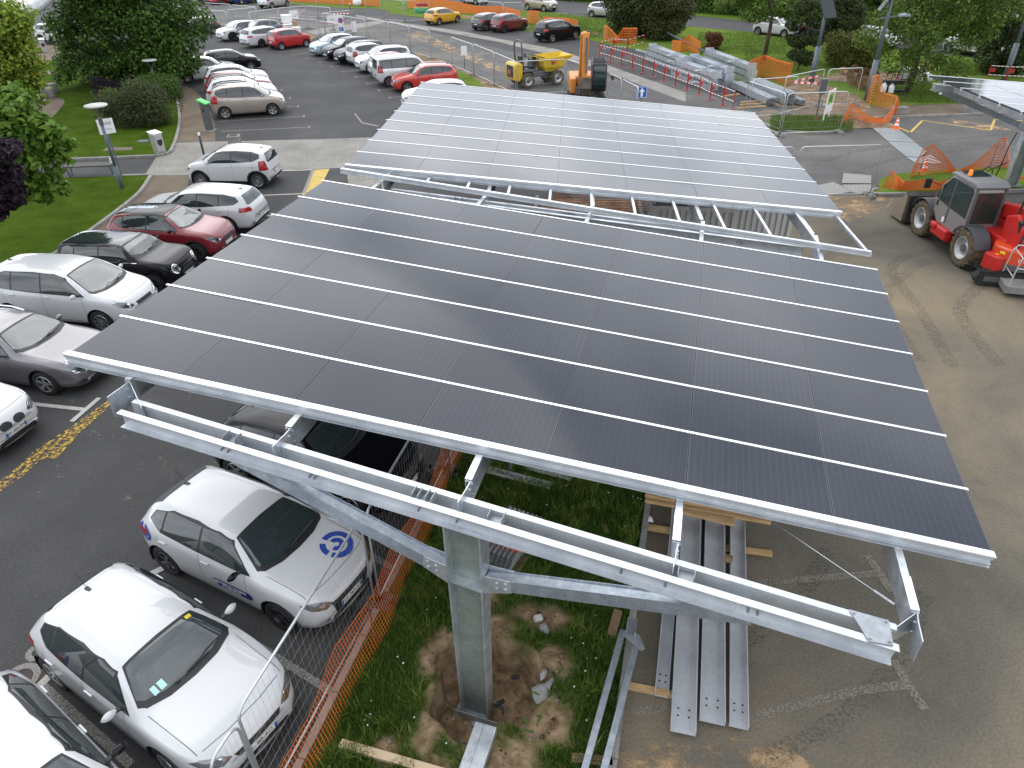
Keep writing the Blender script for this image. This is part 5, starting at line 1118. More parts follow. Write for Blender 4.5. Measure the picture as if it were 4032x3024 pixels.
    if detail > 1:
        mb = MB()
        for y0, y1, q0, q1 in ((-.05, .52, s0+.01, s0+.025), (.30, -.25, s0+.012, s0+.008)):
            pth = []
            for k in range(6):
                t = k/5; x, y = X(q0+(q1-q0)*t-.004)-.02, (y0+(y1-y0)*t)*wh*1.15; zz = [z+.02 for vx, vy, z in S.V if abs(vx-x) < .07 and abs(vy-y) < .12 and z > H*.5]; pth.append(Vector((x, y, (sum(zz)/len(zz) if zz else .7*H)+.018)))
            mb.tube(pth, .009, 5)
        mb.build('wiper', BLACK, root)
    def fx_(row, z):
        r = sorted((p[2], p[0]) for p in row[2:]); return float(np.interp(z, [q[0] for q in r], [q[1] for q in r]))
    xf = fx_(S.rows[0], .30*H)+.008; xrr = fx_(S.rows[-1], .40*H)-.008
    for x, z, tx, s in ((xf, .30*H, plate_f, 1), (xrr, .40*H, plate_r, -1)):
        mb = MB(); mb.box((x, 0, z), (.012, .52, .112)); p = mb.build('number_plate', PLATE, root)
        mb = MB(); mb.box((x+s*.001, -s*.24, z), (.013, .04, .108)); mb.box((x+s*.001, s*.24, z), (.013, .04, .108)); mb.build('plate_band', PBLUE, p)
        if tx: text('plate_text', tx, .098, PTXT, p, frame((x+s*.0075, 0, z), (0, s, 0), (0, 0, 1)))
    return root, S
def at2(front, rear, side, key, **ov):
    """car pose from the ground contacts of its two visible wheels (front, rear); side = +1 left side seen, -1 right side seen"""
    T = dict(TPL[key]); T.update(ov); d = front-rear; rz = math.atan2(d.y, d.x); mid = (front+rear)/2
    fx = T['L']/2-T['fo']; cx = fx-T['wb']/2; c, s = math.cos(rz), math.sin(rz); lx, ly = cx, side*(T['W']/2-.02)
    return (mid.x-c*lx+s*ly, mid.y-s*lx-c*ly), rz
def at1(p, lx, ly, rz):
    """car origin when the local point (lx, ly) stands at world point p"""
    c, s = math.cos(rz), math.sin(rz); return (p.x-c*lx+s*ly, p.y-s*lx-c*ly), rz
# ------------------------------------------------------------------ the parked and passing cars
ROWL = 'cars in the left parking row'; ROWF = 'cars parked nose to the long orange net'; ROWU = 'cars in the row beside the gravel path'; ROWR = 'cars in the curved row by the works fence'; ROWT = 'cars at the far end of the car park'; ROWV = 'cars parked along the verge'; ROAD = 'cars on the road'
def wl(key, front, side, **ov):
    T = dict(TPL[key]); T.update(ov); fx = T['L']/2-T['fo']; return (fx if front else fx-T['wb']), side*(T['W']/2-.02)
def ringdecal(S, axis, c, rot, r, off, **k):
    """open concentric rings cut into small convex pieces"""
    ps = []
    for r0, r1, a0, a1 in ((.64, 1.0, 88, 350), (.64, 1.0, 12, 72), (.16, .48, 75, 345)):
        n = max(3, int((a1-a0)/18))
        for i in range(n):
            a, b = R_(rot+a0+(a1-a0)*i/n), R_(rot+a0+(a1-a0)*(i+1)/n)
            q = [(c[0]+r*x*math.cos(t), c[1]+r*x*math.sin(t)) for x, t in ((r0, a), (r1, a), (r1, b), (r0, b))]
            if r0 == 0: q = [(c[0], c[1]), q[1], q[2]]
            ps.append(q)
    return S.patch(axis, ps, off, **k)
LOGO = mat('blue_logo', (.02, .06, .30), .4)
def fleet_marks(root, S, sides=(1, -1), hood=True):
    T = S.T
    if hood: mesh_of('logo', *ringdecal(S, 'z', (S.X(.135), .36), 200, .27, .004, sgn=1, nmin=.4), LOGO, root)
    for s in sides:
        mesh_of('logo', *ringdecal(S, 'y', (S.X(.905), .60*T['H']), 90, .17, .004, sgn=s, nmin=.15), LOGO, root)
        x0, x1, z0, z1 = S.X(.525), S.X(.315), .315*T['H'], .43*T['H']; n = 6; r = (z1-z0)/2
        pill = [(x0+r-r*math.sin(math.pi*k/n), (z0+z1)/2-r*math.cos(math.pi*k/n)) for k in range(n+1)]+[(x1-r+r*math.sin(math.pi*k/n), (z0+z1)/2+r*math.cos(math.pi*k/n)) for k in range(n+1)]
        pl = mesh_of('door_sign', *S.patch('y', [pill], .005, s, .3), NAVY, root)
        yy = max(abs(v[1]) for v in pl.data.vertices[:] and [tuple(v.co) for v in pl.data.vertices])+.004
        tx = (-s, 0, 0)
        for k, (tt, dz) in enumerate((('CHAMBRE DE COMMERCE', .028), ("ET D'INDUSTRIE", -.032))): text('sign_lettering', tt, .055, WHITEP, pl, frame(((x0+x1)/2-s*(-.03), s*yy, (z0+z1)/2+dz), tx, (0, 0, 1)))
        mb = MB(); xc = x0+.07 if s < 0 else x1-.07
        for r0, r1 in ((.012, .022), (.034, .050)):
            for i in range(12):
                a, b = 2*math.pi*i/14, 2*math.pi*(i+1)/14; mb.add([(xc+q*math.cos(t), s*yy, (z0+z1)/2+q*math.sin(t)) for q, t in ((r0, a), (r1, a), (r1, b), (r0, b))], [(0, 1, 2, 3)])
        mb.build('sign_emblem', WHITEP, pl)
# --- foreground row
k = 'hatch'
pose = at2(P(d5, 430, 575), P(d4, 150, 1335), -1, k)
r208, S208 = car(k, 'white hatchback with round blue bonnet logo and navy door sign, nose to the fence', 'car', 'white', *pose, group=ROWF, style='dark', plate_f='GZ-769-KT', plate_r='GZ-769-KT', detail=2, mirror='black', grille='wide', roof=(.43, .90))
fleet_marks(r208, S208, (1, -1))
mesh_of('rear_spoiler', *S208.patch('z', [[(S208.X(.855), -.48), (S208.X(.855), .48), (S208.X(.90), .53), (S208.X(.90), -.53)]], .012, 1, .2), BLACK, r208)
CK = dict(L=4.06, W=1.76, H=1.45, wb=2.59, fo=.86)
lx, ly = wl('coupe', False, -1, **CK)
pc = at1(P(d3, 480, 1030), lx, ly, R_(-31.5))
rcl, Scl = car('coupe', 'plain white hatchback at the bottom left, two stickers on its windscreen', 'car', 'white', *pc, group=ROWF, style='nine', plate_f='S- 80-AD', detail=2, grille='smile', **CK)
mb = MB(); H_ = Scl.T['H']
for y0, w_ in ((-.50, .07), (-.40, .085)):
    x = Scl.X(.335)
    mesh_of('window_sticker', *Scl.patch('z', [[(x, y0), (x+.10, y0), (x+.10, y0+w_), (x, y0+w_)]], .008, 1, .1), mat('sticker', (.45, .75, .68), .5), rcl)
mesh_of('window_sticker', *Scl.patch('z', [[(Scl.X(.43), .40), (Scl.X(.43)+.05, .40), (Scl.X(.43)+.05, .48), (Scl.X(.43), .48)]], .008, 1, .1), mat('sticker_yellow', (.7, .55, .02), .5), rcl)
bd = Vector((math.sin(R_(-33)), -math.cos(R_(-33)), 0))
pz = Vector((pc[0][0], pc[0][1], 0))+Vector((-.80, -1.98, 0))
rco, Sco = car(k, 'white hatchback cut by the bottom left corner, blue logo on its rear quarter', 'car', 'white', (pz.x, pz.y), R_(-35), group=ROWF, style='dark', mirror='black', grille='wide', detail=2)
fleet_marks(rco, Sco, (1, -1), hood=True)
pose = at2(P(d4, 1540, 880), P(d4, 720, 628), -1, 'coupe', L=4.26, W=1.79, H=1.46, wb=2.63, fo=.87)
car('coupe', 'black hatchback under the foreground carport beyond the blue-logo hatchback', 'car', 'black', *pose, group=ROWF, style='five', antenna='fin', detail=2, L=4.26, W=1.79, H=1.46, wb=2.63, fo=.87)
# --- left row
pose = at2(P(c2, 190, 1490), P(c2, 650, 1497), 1, 'small', L=3.7, W=1.74, H=1.52, wb=2.43, fo=.68, wr=.32)
rax, Sax = car('small', 'small white crossover with black wheel arches at the head of the left row', 'car', 'white', *pose, group=ROWL, style='nine', clad=True, detail=2, L=3.7, W=1.74, H=1.52, wb=2.43, fo=.68, wr=.32)
EK = dict(L=4.65, W=1.79, H=1.46, wb=2.70, fo=.94)
lx, ly = wl('estate', False, 1, **EK)
re_, Se_ = car('estate', 'long white estate car between the small white crossover and the red car', 'car', 'white', *at1(P(d1, 1815, 755), lx, ly, R_(174)), group=ROWL, style='five', detail=2, **EK)
mb = MB(); mb.tube([(-2.32, .0, .34), (-2.42, 0, .34), (-2.46, 0, .42)], .028, 8); mb.build('tow_bar', BLACK, re_)
HK = dict(L=4.0, W=1.75, H=1.49, wb=2.54, fo=.80)
lx, ly = wl('mpv', True, -1, **HK)
r3, S3 = car('hatch', 'dark red hatchback with black roof and an oval roof graphic in the left row', 'car', 'dred', *at1(P(d1, 1570, 968), lx, ly, R_(-8)), group=ROWL, style='dark', roofcol='black', clad=True, mirror='black', detail=2, **HK)
ov_ = [(S3.X(.72)+.62*math.cos(t)*(1 if abs(math.cos(t)) < .95 else .97), .20*math.sin(t)) for t in [2*math.pi*i/20 for i in range(20)]]
og = mesh_of('roof_graphic', *S3.patch('z', [ov_], .006, 1, .3), mat('graphic_white', (.6, .63, .66), .4), r3)
mesh_of('roof_graphic_field', *S3.patch('z', [inset(ov_, .03)], .008, 1, .3), PAINTS['black'], og)
rs = random.Random(3)
for i in range(9):
    x = S3.X(.72)+(i-4)*.11; mesh_of('graphic_block', *S3.patch('z', [[(x-.045, -.10-.02*rs.random()), (x+.045, -.10), (x+.05, .03+.07*rs.random()), (x-.04, .10)]], .010, 1, .3), MATS['graphic_white'] if i % 3 else mat('graphic_blue', (.35, .55, .66), .4), og)
lx, ly = wl('mini', True, -1)
rm, Sm = car('mini', 'black compact car with round headlamps and dark glass roof in the left row', 'car', 'black', *at1(P(d1, 1235, 1225), lx, ly, R_(-9.5)), group=ROWL, style='dark', grille='mini', glassroof=True, plate_f='FC-107-QD', detail=2)
for s in (1, -1):
    c = [(.58+.15*math.cos(2*math.pi*q/16), .505+.097*math.sin(2*math.pi*q/16)) for q in range(16)]; c2_ = [(.58+.13*math.cos(2*math.pi*q/16), .505+.083*math.sin(2*math.pi*q/16)) for q in range(16)]
    mesh_of('lamp_ring', *Sm.patch('x', [[(s*a[0]*Sm.T['W']/2, a[1]*Sm.T['H']) for a in (c[i], c[(i+1) % 16], c2_[(i+1) % 16], c2_[i])] for i in range(16)], .008, 1, .03, xr=(Sm.T['L']/2-.75, 9)), CHROME, rm)
    mesh_of('waist_trim', *Sm.patch('y', [[(Sm.X(.28), .668*Sm.T['H']), (Sm.X(.93), .672*Sm.T['H']), (Sm.X(.93), .682*Sm.T['H']), (Sm.X(.28), .678*Sm.T['H'])]], .006, s, .2), CHROME, rm)
MK = dict(L=4.45, W=1.83, H=1.62, wb=2.72, fo=.88)
lx, ly = wl('mpv', True, -1, **MK)
car('mpv', 'white people carrier with large windscreen in the left row, between black compact and grey estate', 'car', 'white', *at1(P(d1, 830, 1530), lx, ly, R_(-10.5)), group=ROWL, style='nine', detail=2, **MK)
TK = dict(L=4.86, W=1.86, H=1.46, wb=2.81, fo=.96)
lx, ly = wl('estate', True, -1, **TK)
rt, St = car('estate', 'dark silver estate car with chrome lamp lines, cut by the left edge', 'car', 'grey', *at1(P(d2, 390, 722), lx, ly, R_(-12)), group=ROWL, style='five', plate_f='FH-051-WD', rails=True, detail=2, **TK)
for s in (1, -1):
    T = St.T; mesh_of('lamp_line', *St.patch('x', [[(s*.50*T['W']/2, .39*T['H']), (s*.82*T['W']/2, .42*T['H']), (s*.82*T['W']/2, .435*T['H']), (s*.50*T['W']/2, .405*T['H'])], [(s*.55*T['W']/2, .33*T['H']), (s*.84*T['W']/2, .37*T['H']), (s*.84*T['W']/2, .38*T['H']), (s*.55*T['W']/2, .345*T['H'])]], .008, 1, .03, xr=(T['L']/2-.8, 9)), CHROME, rt)
BK = dict(L=4.34, W=1.80, H=1.56, wb=2.67, fo=.85)
car('mpv', 'white compact car with twin kidney grille entering at the left edge', 'car', 'white', *at1(P(d2, 140, 985, .47), 4.34/2, 0, R_(-14)), group=ROWL, style='five', grille='kidney', plate_f='EF-284-BM', detail=2, **BK)
# --- row beside the path
PK = dict(L=4.08, W=1.73, H=1.65, wb=2.54, fo=.80)
pp = at2(P(c2, 755, 918), P(c2, 393, 945), -1, 'mpv', **PK)
car('mpv', 'beige grey people carrier nearest the green terminal by the gravel path', 'car', 'beige', *pp, group=ROWU, style='five', rails=True, detail=2, **PK)
p0 = Vector((*pp[0], 0)); stp = Vector((-.92, 2.36, 0))
for i, (kk, lab, cl, ov) in enumerate((('hatch', 'white hatchback directly behind the beige people carrier, light roof rails showing', 'white', dict(H=1.58, L=4.1)), ('hatch', 'wine red hatchback between white cars beside the gravel path', 'wine', dict(H=1.5)), ('hatch', 'white hatchback beyond the wine red one beside the gravel path', 'white', dict(H=1.47)))):
    q = p0+stp*(i+1); car(kk, lab, 'car', cl, (q.x-.15, q.y), R_(16+1.5*i), group=ROWU, rails=(i == 0), style='seven', **ov)
q = p0+stp*4.2; lx, ly = wl('hatch', False, -1)
ru, Su = car('hatch', 'white hatchback with blue round logo half under the big tree', 'car', 'white', *at1(P(c2, 92, 658), lx, ly, R_(20)), group=ROWU, style='five')
fleet_marks(ru, Su, (-1,), hood=False)
q = p0+stp*5.6; car('hatch', 'black car nose peeping out beyond the white ones under the big tree', 'car', 'black', (q.x-.2, q.y+.3), R_(24), group=ROWU)
# --- far end
lx, ly = wl('suv', False, -1); car('suv', 'white off-road estate by the lawn path at the upper left', 'car', 'white', *at1(P(e5, 620, 642), lx, ly, R_(-14)), group=ROWT, style='five', clad=True, rails=True)
lx, ly = wl('small', False, 1); car('hatch', 'dark grey hatchback behind the bollard at the upper left, partly behind the tree', 'car', 'dgrey', *at1(P(c2, 290, 268), lx, ly, R_(200)), group=ROWT)
lx, ly = wl('suv', True, 1); car('suv', 'white crossover with roof rails facing the lane, upper left', 'car', 'white', *at1(P(c2, 432, 332), lx, ly, R_(228)), group=ROWT, style='dark', rails='dark', clad=True, L=4.1, W=1.8, H=1.5, wb=2.6)
car('hatch', 'dark silver hatchback squeezed between white crossover and white estate', 'car', 'teal', *at1(P(c2, 490, 280, .5), 2.0, 0, R_(229)), group=ROWT, roofcol='black', L=4.3, H=1.53)
VK = dict(L=4.9, W=1.85, H=1.5, wb=2.87, fo=.85)
lx, ly = wl('estate', False, -1, **VK); car('estate', 'white estate with dark wheels, tail toward the lane beside the red hatchback', 'car', 'white', *at1(P(c2, 672, 378), lx, ly, R_(48)), group=ROWT, style='dark', **VK)
pose = at2(P(c2, 1015, 372), P(c2, 838, 397), -1, 'small'); car('small', 'bright red small hatchback, tail toward the lane, before the grey boxes', 'car', 'red', *pose, group=ROWT, style='cap')
for i, (kk, lab, cl, px, py, rz, ov) in enumerate((('hatch', 'silver car cut by the top edge, leftmost of the top row', 'silver', 190, 36, 62, {}), ('hatch', 'red car cut by the top edge, left of the blue one', 'red', 345, 38, 62, {}), ('suv', 'dark blue off-road car cut by the top edge', 'blue', 510, 36, 62, {}), ('mpv', 'pale silver people carrier at the top edge, left of the orange netting', 'silver', 752, 68, 64, {}))):
    lx, ly = wl(kk, False, -1); car(kk, lab, 'car', cl, *at1(P(c2, px, py), lx, ly, R_(rz)), group=ROWT, **ov)
# --- curved row by the works fence
def nose(px, py, z, key, rz, **ov):
    T = dict(TPL[key]); T.update(ov); return at1(P(c2, px, py, z), T['L']/2, 0, R_(rz))
def tail(px, py, z, key, rz, **ov):
    T = dict(TPL[key]); T.update(ov); return at1(P(c2, px, py, z), -T['L']/2, 0, R_(rz))
car('hatch', 'pale blue hatchback, first of the curved row by the works', 'car', 'lblue', *nose(1062, 400, .45, 'hatch', -137, L=3.84, W=1.66, H=1.43), group=ROWR, L=3.84, W=1.66, H=1.43, wr=.29)
car('hatch', 'black hatchback with a chrome grille frame, beside the pale blue one', 'car', 'black', *nose(1162, 430, .45, 'hatch', -140), group=ROWR, grille='wide', mirror='silver')
car('hatch', 'black hatchback with a big lower grille, beside the rear-facing white one', 'car', 'black', *nose(1252, 462, .45, 'hatch', -143), group=ROWR, grille='smile')
rtw, Stw = car('small', 'small white hatchback parked tail out, black rear window panel', 'car', 'white', *tail(1350, 465, .55, 'small', 34), group=ROWR)
car('suv', 'silver white crossover with roof bars facing the lane, beside the rear-facing white one', 'car', 'pearl', *nose(1415, 520, .5, 'suv', -150, L=4.08, W=1.76, H=1.6), group=ROWR, rails='dark', clad=True, L=4.08, W=1.76, H=1.6, wb=2.59, fo=.82)
car('small', 'small white car with red roof parked tail out, beside the silver van', 'car', 'white', *tail(1520, 555, .55, 'small', 27, H=1.55), group=ROWR, roofcol='orange', H=1.55)
lx, ly = wl('box', False, -1); car('box', 'tall silver van with dark rear windows and roof bars, tail out', 'car', 'pearl', *at1(P(c2, 1680, 692), lx, ly, R_(22)), group=ROWR, rails='dark', antenna='front', plate_r='DK-394-RH')
KK = dict(L=4.27, W=1.73, H=1.47, wb=2.59, fo=.82)
lx, ly = wl('estate', True, 1, **KK); car('estate', 'bright red estate with roof rails facing the lane, by the orange soil strip', 'car', 'orange', *at1(P(c2, 1822, 736), lx, ly, R_(-161)), group=ROWR, style='five', rails=True, **KK)
car('hatch', 'steel silver car half hidden by the rear carport', 'car', 'silver', *nose(1770, 800, .45, 'hatch', -165), group=ROWR)
# --- along the verge
pose = at2(P(c3, 410, 178), P(c3, 262, 200), -1, 'hatch'); car('hatch', 'yellow hatchback by the green and red bundle', 'car', 'yellow', *pose, group=ROWV, style='five')
lx, ly = wl('hatch', False, -1); car('hatch', 'dark grey hatchback beside the wine red one at the verge', 'car', 'dgrey', *at1(P(c3, 640, 247), lx, ly, R_(44)), group=ROWV)
pose = at2(P(c3, 935, 240), P(c3, 778, 262), -1, 'hatch', L=3.85, W=1.67, H=1.52, wb=2.45); car('hatch', 'wine red hatchback with rounded roof at the verge', 'car', 'wine', *pose, group=ROWV, style='dark', L=3.85, W=1.67, H=1.52, wb=2.45)
pose = at2(P(c3, 1345, 312), P(c3, 1155, 338), -1, 'suv'); car('suv', 'black off-road car with silver window trim at the verge', 'car', 'black', *pose, group=ROWV, style='five', rails=True)
# --- on the road
car('mpv', 'beige people carrier driving on the road at the top', 'car', 'beige', *at2(P(c3, 1075, 92), P(c3, 968, 80), -1, 'mpv'), group=ROAD)
car('hatch', 'silver hatchback on the road just left of the evergreen bush', 'car', 'silver', *at2(P(c4, 205, 145), P(c4, 85, 138), -1, 'hatch'), group=ROAD)
car('hatch', 'white car half out of the top edge on the road', 'car', 'white', *at1(P(c3, 500, 32), 0, -.85, R_(-50)), group=ROAD)
car('hatch', 'white hatchback on the road behind the slim tree trunk', 'car', 'white', *at2(P(c5, 292, 296), P(c5, 110, 276), -1, 'hatch'), group=ROAD)
lx, ly = wl('hatch', False, -1); car('hatch', 'black car on the road behind the solar lamp post', 'car', 'black', *at1(P(c5, 455, 312), lx, ly, R_(-55)), group=ROAD)
car('hatch', 'white hatchback on the road left of the leaning lamp post', 'car', 'white', *at1(P(c5, 865, 352), *wl('hatch', False, -1), R_(-62)), group=ROAD)
rv, Sv = car('box', 'white panel van parked on the road at the right', 'van', 'white', *at2(P(c5, 1600, 418), P(c5, 1848, 467), 1, 'box', L=4.9, W=1.9, H=1.9, wb=3.0), group=ROAD, van=True, clad=True, L=4.9, W=1.9, H=1.9, wb=3.0)
# ------------------------------------------------------------------ helpers for standing things
def zat(base, f, x, y):
    """height on the vertical through base where pixel (x, y) sees it"""
    d = ray(f(x, y)); h = Vector((base.x, base.y)).length; s = h/Vector((d.x, d.y)).length; return CAM_H+d.z*s
def bld(name, m, parent, fn, smooth=False, bev=0):
    mb = MB(); fn(mb); o = mb.build(name, m, parent, smooth)
    if bev: bevel(o, bev)
    return o
YEL = noisy('machine_yellow', [(.3, (.62, .42, .012)), (.62, (.60, .40, .015)), (.78, (.36, .27, .08))], 1.8, 8, .42, spec=.5); MORG = noisy('machine_orange', [(.3, (.60, .22, .03)), (.6, (.56, .20, .03)), (.78, (.28, .15, .06))], 2.2, 8, .45, spec=.5); MRED = noisy('machine_red', [(.3, (.50, .016, .012)), (.6, (.46, .018, .014)), (.76, (.26, .07, .035)), (.88, (.25, .17, .10))], 2.4, 8, .42, spec=.5); MGREY = mat('machine_grey', (.085, .09, .095), .5); CABG = mat('cab_grey', (.24, .225, .215), .4, .2, .4)
TANT = noisy('muddy_tyre', [(.3, (.035, .03, .025)), (.55, (.12, .095, .06)), (.8, (.24, .18, .1))], 4, 6, .95)
CABGL = mat('cab_glass', (.02, .035, .032), .04, 0, 0, .8)
def lugwheel(parent, x, y, r, w, rimm, lugs=18, name='wheel', out=1):
    mb = MB(); h = w/2
    mb.lathe([(r*.58, -h*.8), (r*.62, -h), (r*.88, -h), (r*.94, -h*.85), (r*.94, h*.85), (r*.88, h), (r*.62, h), (r*.58, h*.8)], 26, axis='y')
    for i in range(lugs):
        for s in (-1, 1):
            a = 2*math.pi*(i+(.5 if s > 0 else 0))/lugs; a2 = a+.16
            mb.beam((math.cos(a2)*r*.955, s*h*.10, math.sin(a2)*r*.955), (math.cos(a)*r*.955, s*h*.95, math.sin(a)*r*.955), r*.085, r*.09, (math.cos(a), 0, math.sin(a)))
    o = mb.build(name, TANT, parent); o.location = (x, y, r)
    mb = MB(); q = out*h
    mb.lathe([(r*.60, q*.92), (r*.56, q*.98), (r*.52, q*.80), (r*.48, q*.45), (r*.25, q*.35), (r*.24, q*.55), (r*.14, q*.62), (.001, q*.62)], 22, axis='y'); mb.build('rim', rimm, o, True)
    mb = MB(); mb.lathe([(r*.22, q*.56), (r*.2, q*.72), (.001, q*.74)], 10, axis='y'); mb.build('hub', MGREY, o)
    return o
# ------------------------------------------------------------------ yellow wheel dumper
a, b = P(c3, 960, 700), P(c3, 1192, 672); d = b-a; yw = math.atan2(d.y, d.x); cpt = (a+b)/2
wx = d.length/2; nrm = Vector((-math.sin(yw), math.cos(yw), 0)); o_ = cpt+nrm*.68
D = thing('wheel_dumper', 'yellow wheel dumper with grey roll bar and tipping skip behind the mesh fence', 'dumper', (o_.x, o_.y, 0), yw)
for x in (-wx, wx):
    for s in (-1, 1): lugwheel(D, x, s*.68, .46, .36, RIM, 16, out=s)
bld('chassis', MGREY, D, lambda m: (m.box((-.55, 0, .72), (1.9, .8, .34)), m.box((.75, 0, .62), (1.3, .6, .26)), m.box((-.35, -.62, .78), (.7, .34, .3)), m.box((-.35, .62, .78), (.7, .34, .3)), m.box((-.9, 0, 1.0), (1.3, 1.25, .08))), bev=.03)
ec = bld('engine_cover', YEL, D, lambda m: m.xprism([(-1.98, .52), (-1.62, .42), (-1.42, .70), (-1.40, 1.40), (-1.52, 1.50), (-1.90, 1.50), (-2.0, 1.35)], -.66, .66), bev=.06)
gp = bld('grille', BLACK, ec, lambda m: m.box((-1.985, 0, 1.0), (.05, .86, .72)), bev=.03)
def wmark(m, red):
    for s, dx in ((1, -.16), (1, .02)) if not red else ((1, .02),): pass
def stroke(m, M, p, q, w):
    d = Vector((q[0]-p[0], q[1]-p[1], 0)).normalized(); n = Vector((-d.y, d.x, 0))*w/2; p = Vector((*p, 0)); q = Vector((*q, 0)); m.add([M @ (p-n), M @ (q-n), M @ (q+n), M @ (p+n)], [(0, 1, 2, 3)])
def wlogo(parent, M, s, dark):
    m = MB(); stroke(m, M, (-.42*s, .3*s), (-.30*s, -.3*s), .20*s); m.build('mark', dark, parent)
    m = MB(); stroke(m, M, (-.06*s, .3*s), (.08*s, -.3*s), .20*s); stroke(m, M, (.06*s, -.3*s), (.42*s, .34*s), .17*s); m.build('mark', mat('mark_red', (.6, .03, .02), .4), parent)
wlogo(gp, frame((-2.013, 0, .95), (0, -1, 0), (0, 0, 1)), .38, mat('mark_white', (.7, .7, .7), .4))
bld('roll_bar', MGREY, D, lambda m: m.tube([(-1.30, -.52, 1.1), (-1.42, -.52, 2.3), (-1.40, -.44, 2.62), (-1.38, -.2, 2.74), (-1.38, .2, 2.74), (-1.40, .44, 2.62), (-1.42, .52, 2.3), (-1.30, .52, 1.1)], .055, 8), True)
bld('seat', BLACK, D, lambda m: (m.box((-.98, 0, 1.2), (.5, .5, .14)), m.box((-1.24, 0, 1.55), (.13, .48, .62), ry=-.15)), bev=.04)
bld('console', BLACK, D, lambda m: (m.box((-.42, 0, 1.30), (.3, .62, .5), ry=.2), m.tube([(-.55, .0, 1.55), (-.72, 0, 1.72)], .03, 6), m.lathe([(.17, -.012), (.19, 0), (.17, .012), (.155, 0), (.17, -.012)], 16, (-.74, 0, 1.74)), m.box((-.1, .3, 1.38), (.2, .3, .5)), m.tube([(-.2, -.4, 1.1), (-.2, -.4, 1.75), (.0, -.4, 1.75)], .02, 6), m.tube([(-1.2, .62, 1.1), (-1.3, .66, 1.95)], .02, 6), m.box((-1.3, -.72, 1.95), (.05, .16, .22))))
def skip(m):
    out = [(.05, 1.02), (.35, .80), (1.25, .86), (2.05, 1.62), (2.12, 1.72), (1.9, 1.72), (.10, 1.68), (-.02, 1.45)]
    rim_ = [(-.05, -.82, 1.62), (2.22, -.72, 1.70), (2.22, .72, 1.70), (-.05, .82, 1.62)]; mid_ = [(.10, -.74, 1.12), (1.55, -.66, 1.10), (1.55, .66, 1.10), (.10, .74, 1.12)]; bot = [(.32, -.52, .82), (1.15, -.5, .84), (1.15, .5, .84), (.32, .52, .82)]; inn = [(.02, -.75, 1.60), (2.1, -.65, 1.68), (2.1, .65, 1.68), (.02, .75, 1.60)]; fl = [(.4, -.5, .92), (1.15, -.48, .92), (1.15, .48, .92), (.4, .5, .92)]
    vs = bot+mid_+rim_+inn+fl; fs = [(3, 2, 1, 0)]
    for L0 in range(4):
        for i in range(4): j = (i+1) % 4; fs.append((L0*4+i, L0*4+j, L0*4+4+j, L0*4+4+i))
    fs.append((16, 17, 18, 19)); m.add(vs, fs); m.beam((-.06, -.84, 1.63), (2.24, -.74, 1.71), .05, .09); m.beam((-.06, .84, 1.63), (2.24, .74, 1.71), .05, .09)
sk = bld('skip', noisy('dumper_skip', [(.3, (.62, .42, .012)), (.62, (.58, .38, .02)), (.75, (.30, .22, .10))], 1.6, 6, .5), D, skip)
bld('skip_guard', BLACK, sk, lambda m: m.box((-.03, 0, 1.72), (.34, 1.5, .06), ry=.3))
wlogo(sk, frame((.80, -.765, 1.38), (1, .05, 0), (0, -.12, 1)), .42, BLACK)
# ------------------------------------------------------------------ orange tracked excavator, facing the camera
xb = PY(c3, 1430, 760, 43.0); X = thing('excavator', 'orange tracked excavator with folded boom behind the rear carport', 'excavator', (xb.x, 43.6, 0), R_(-92)); X.scale = (.86, .86, .86)
for s in (-1, 1):
    tr = bld('track', RUBBER, X, lambda m: m.xprism([(-1.5, .12), (-1.2, .02), (1.2, .02), (1.5, .12), (1.62, .38), (1.45, .66), (1.1, .74), (-1.1, .74), (-1.45, .66), (-1.62, .38)], s*.98-.24, s*.98+.24), bev=.03)
    bld('track_frame', MGREY, tr, lambda m: m.box((0, s*1.1, .38), (2.2, .28, .3)))
bld('undercarriage', MGREY, X, lambda m: (m.box((0, 0, .55), (1.5, 1.6, .4)), m.lathe([(.6, .7), (.6, .95)], 20)))
bld('house', MORG, X, lambda m: (m.box((-.75, 0, 1.42), (1.9, 2.3, .9)), m.box((.55, -.95, 1.42), (1.2, .42, .95))), bev=.12)
bld('counterweight', MGREY, X, lambda m: m.box((-1.75, 0, 1.4), (.35, 2.2, .85)), bev=.1)
bld('side_panel', MGREY, X, lambda m: (m.box((.35, -.3, 1.3), (1.0, .8, .5)), m.box((1.1, -.55, 1.15), (.3, .5, .5)), m.box((.3, -.72, 1.75), (.8, .1, .12))), bev=.04)
cbx = bld('cab', BLACK, X, lambda m: m.xprism([(-.55, 1.05), (1.05, 1.05), (1.28, 1.5), (1.12, 2.72), (-.45, 2.78), (-.6, 2.4)], .28, 1.22), bev=.07)
bld('cab_window', CABGL, cbx, lambda m: (m.add([(1.075, .36, 1.12), (1.075, 1.14, 1.12), (1.30, 1.14, 1.52), (1.30, .36, 1.52)], [(0, 1, 2, 3)]), m.add([(1.30, .36, 1.55), (1.30, 1.14, 1.55), (1.155, 1.14, 2.62), (1.155, .36, 2.62)], [(0, 1, 2, 3)]), m.add([(-.4, 1.235, 1.6), (1.05, 1.235, 1.6), (.98, 1.235, 2.6), (-.35, 1.235, 2.6)], [(3, 2, 1, 0)])))
bld('roof_guard', BLACK, cbx, lambda m: [m.beam((1.0-.22*k, .3, 2.86), (1.0-.22*k, 1.2, 2.86), .05, .05) for k in range(7)]+[m.beam((1.05, y, 2.84), (-.4, y, 2.88), .05, .06) for y in (.32, 1.18)])
bld('mirror', BLACK, X, lambda m: (m.tube([(1.1, 1.22, 1.9), (1.2, 1.52, 1.95)], .02, 5), m.box((1.2, 1.6, 1.92), (.08, .18, .3))), bev=.03)
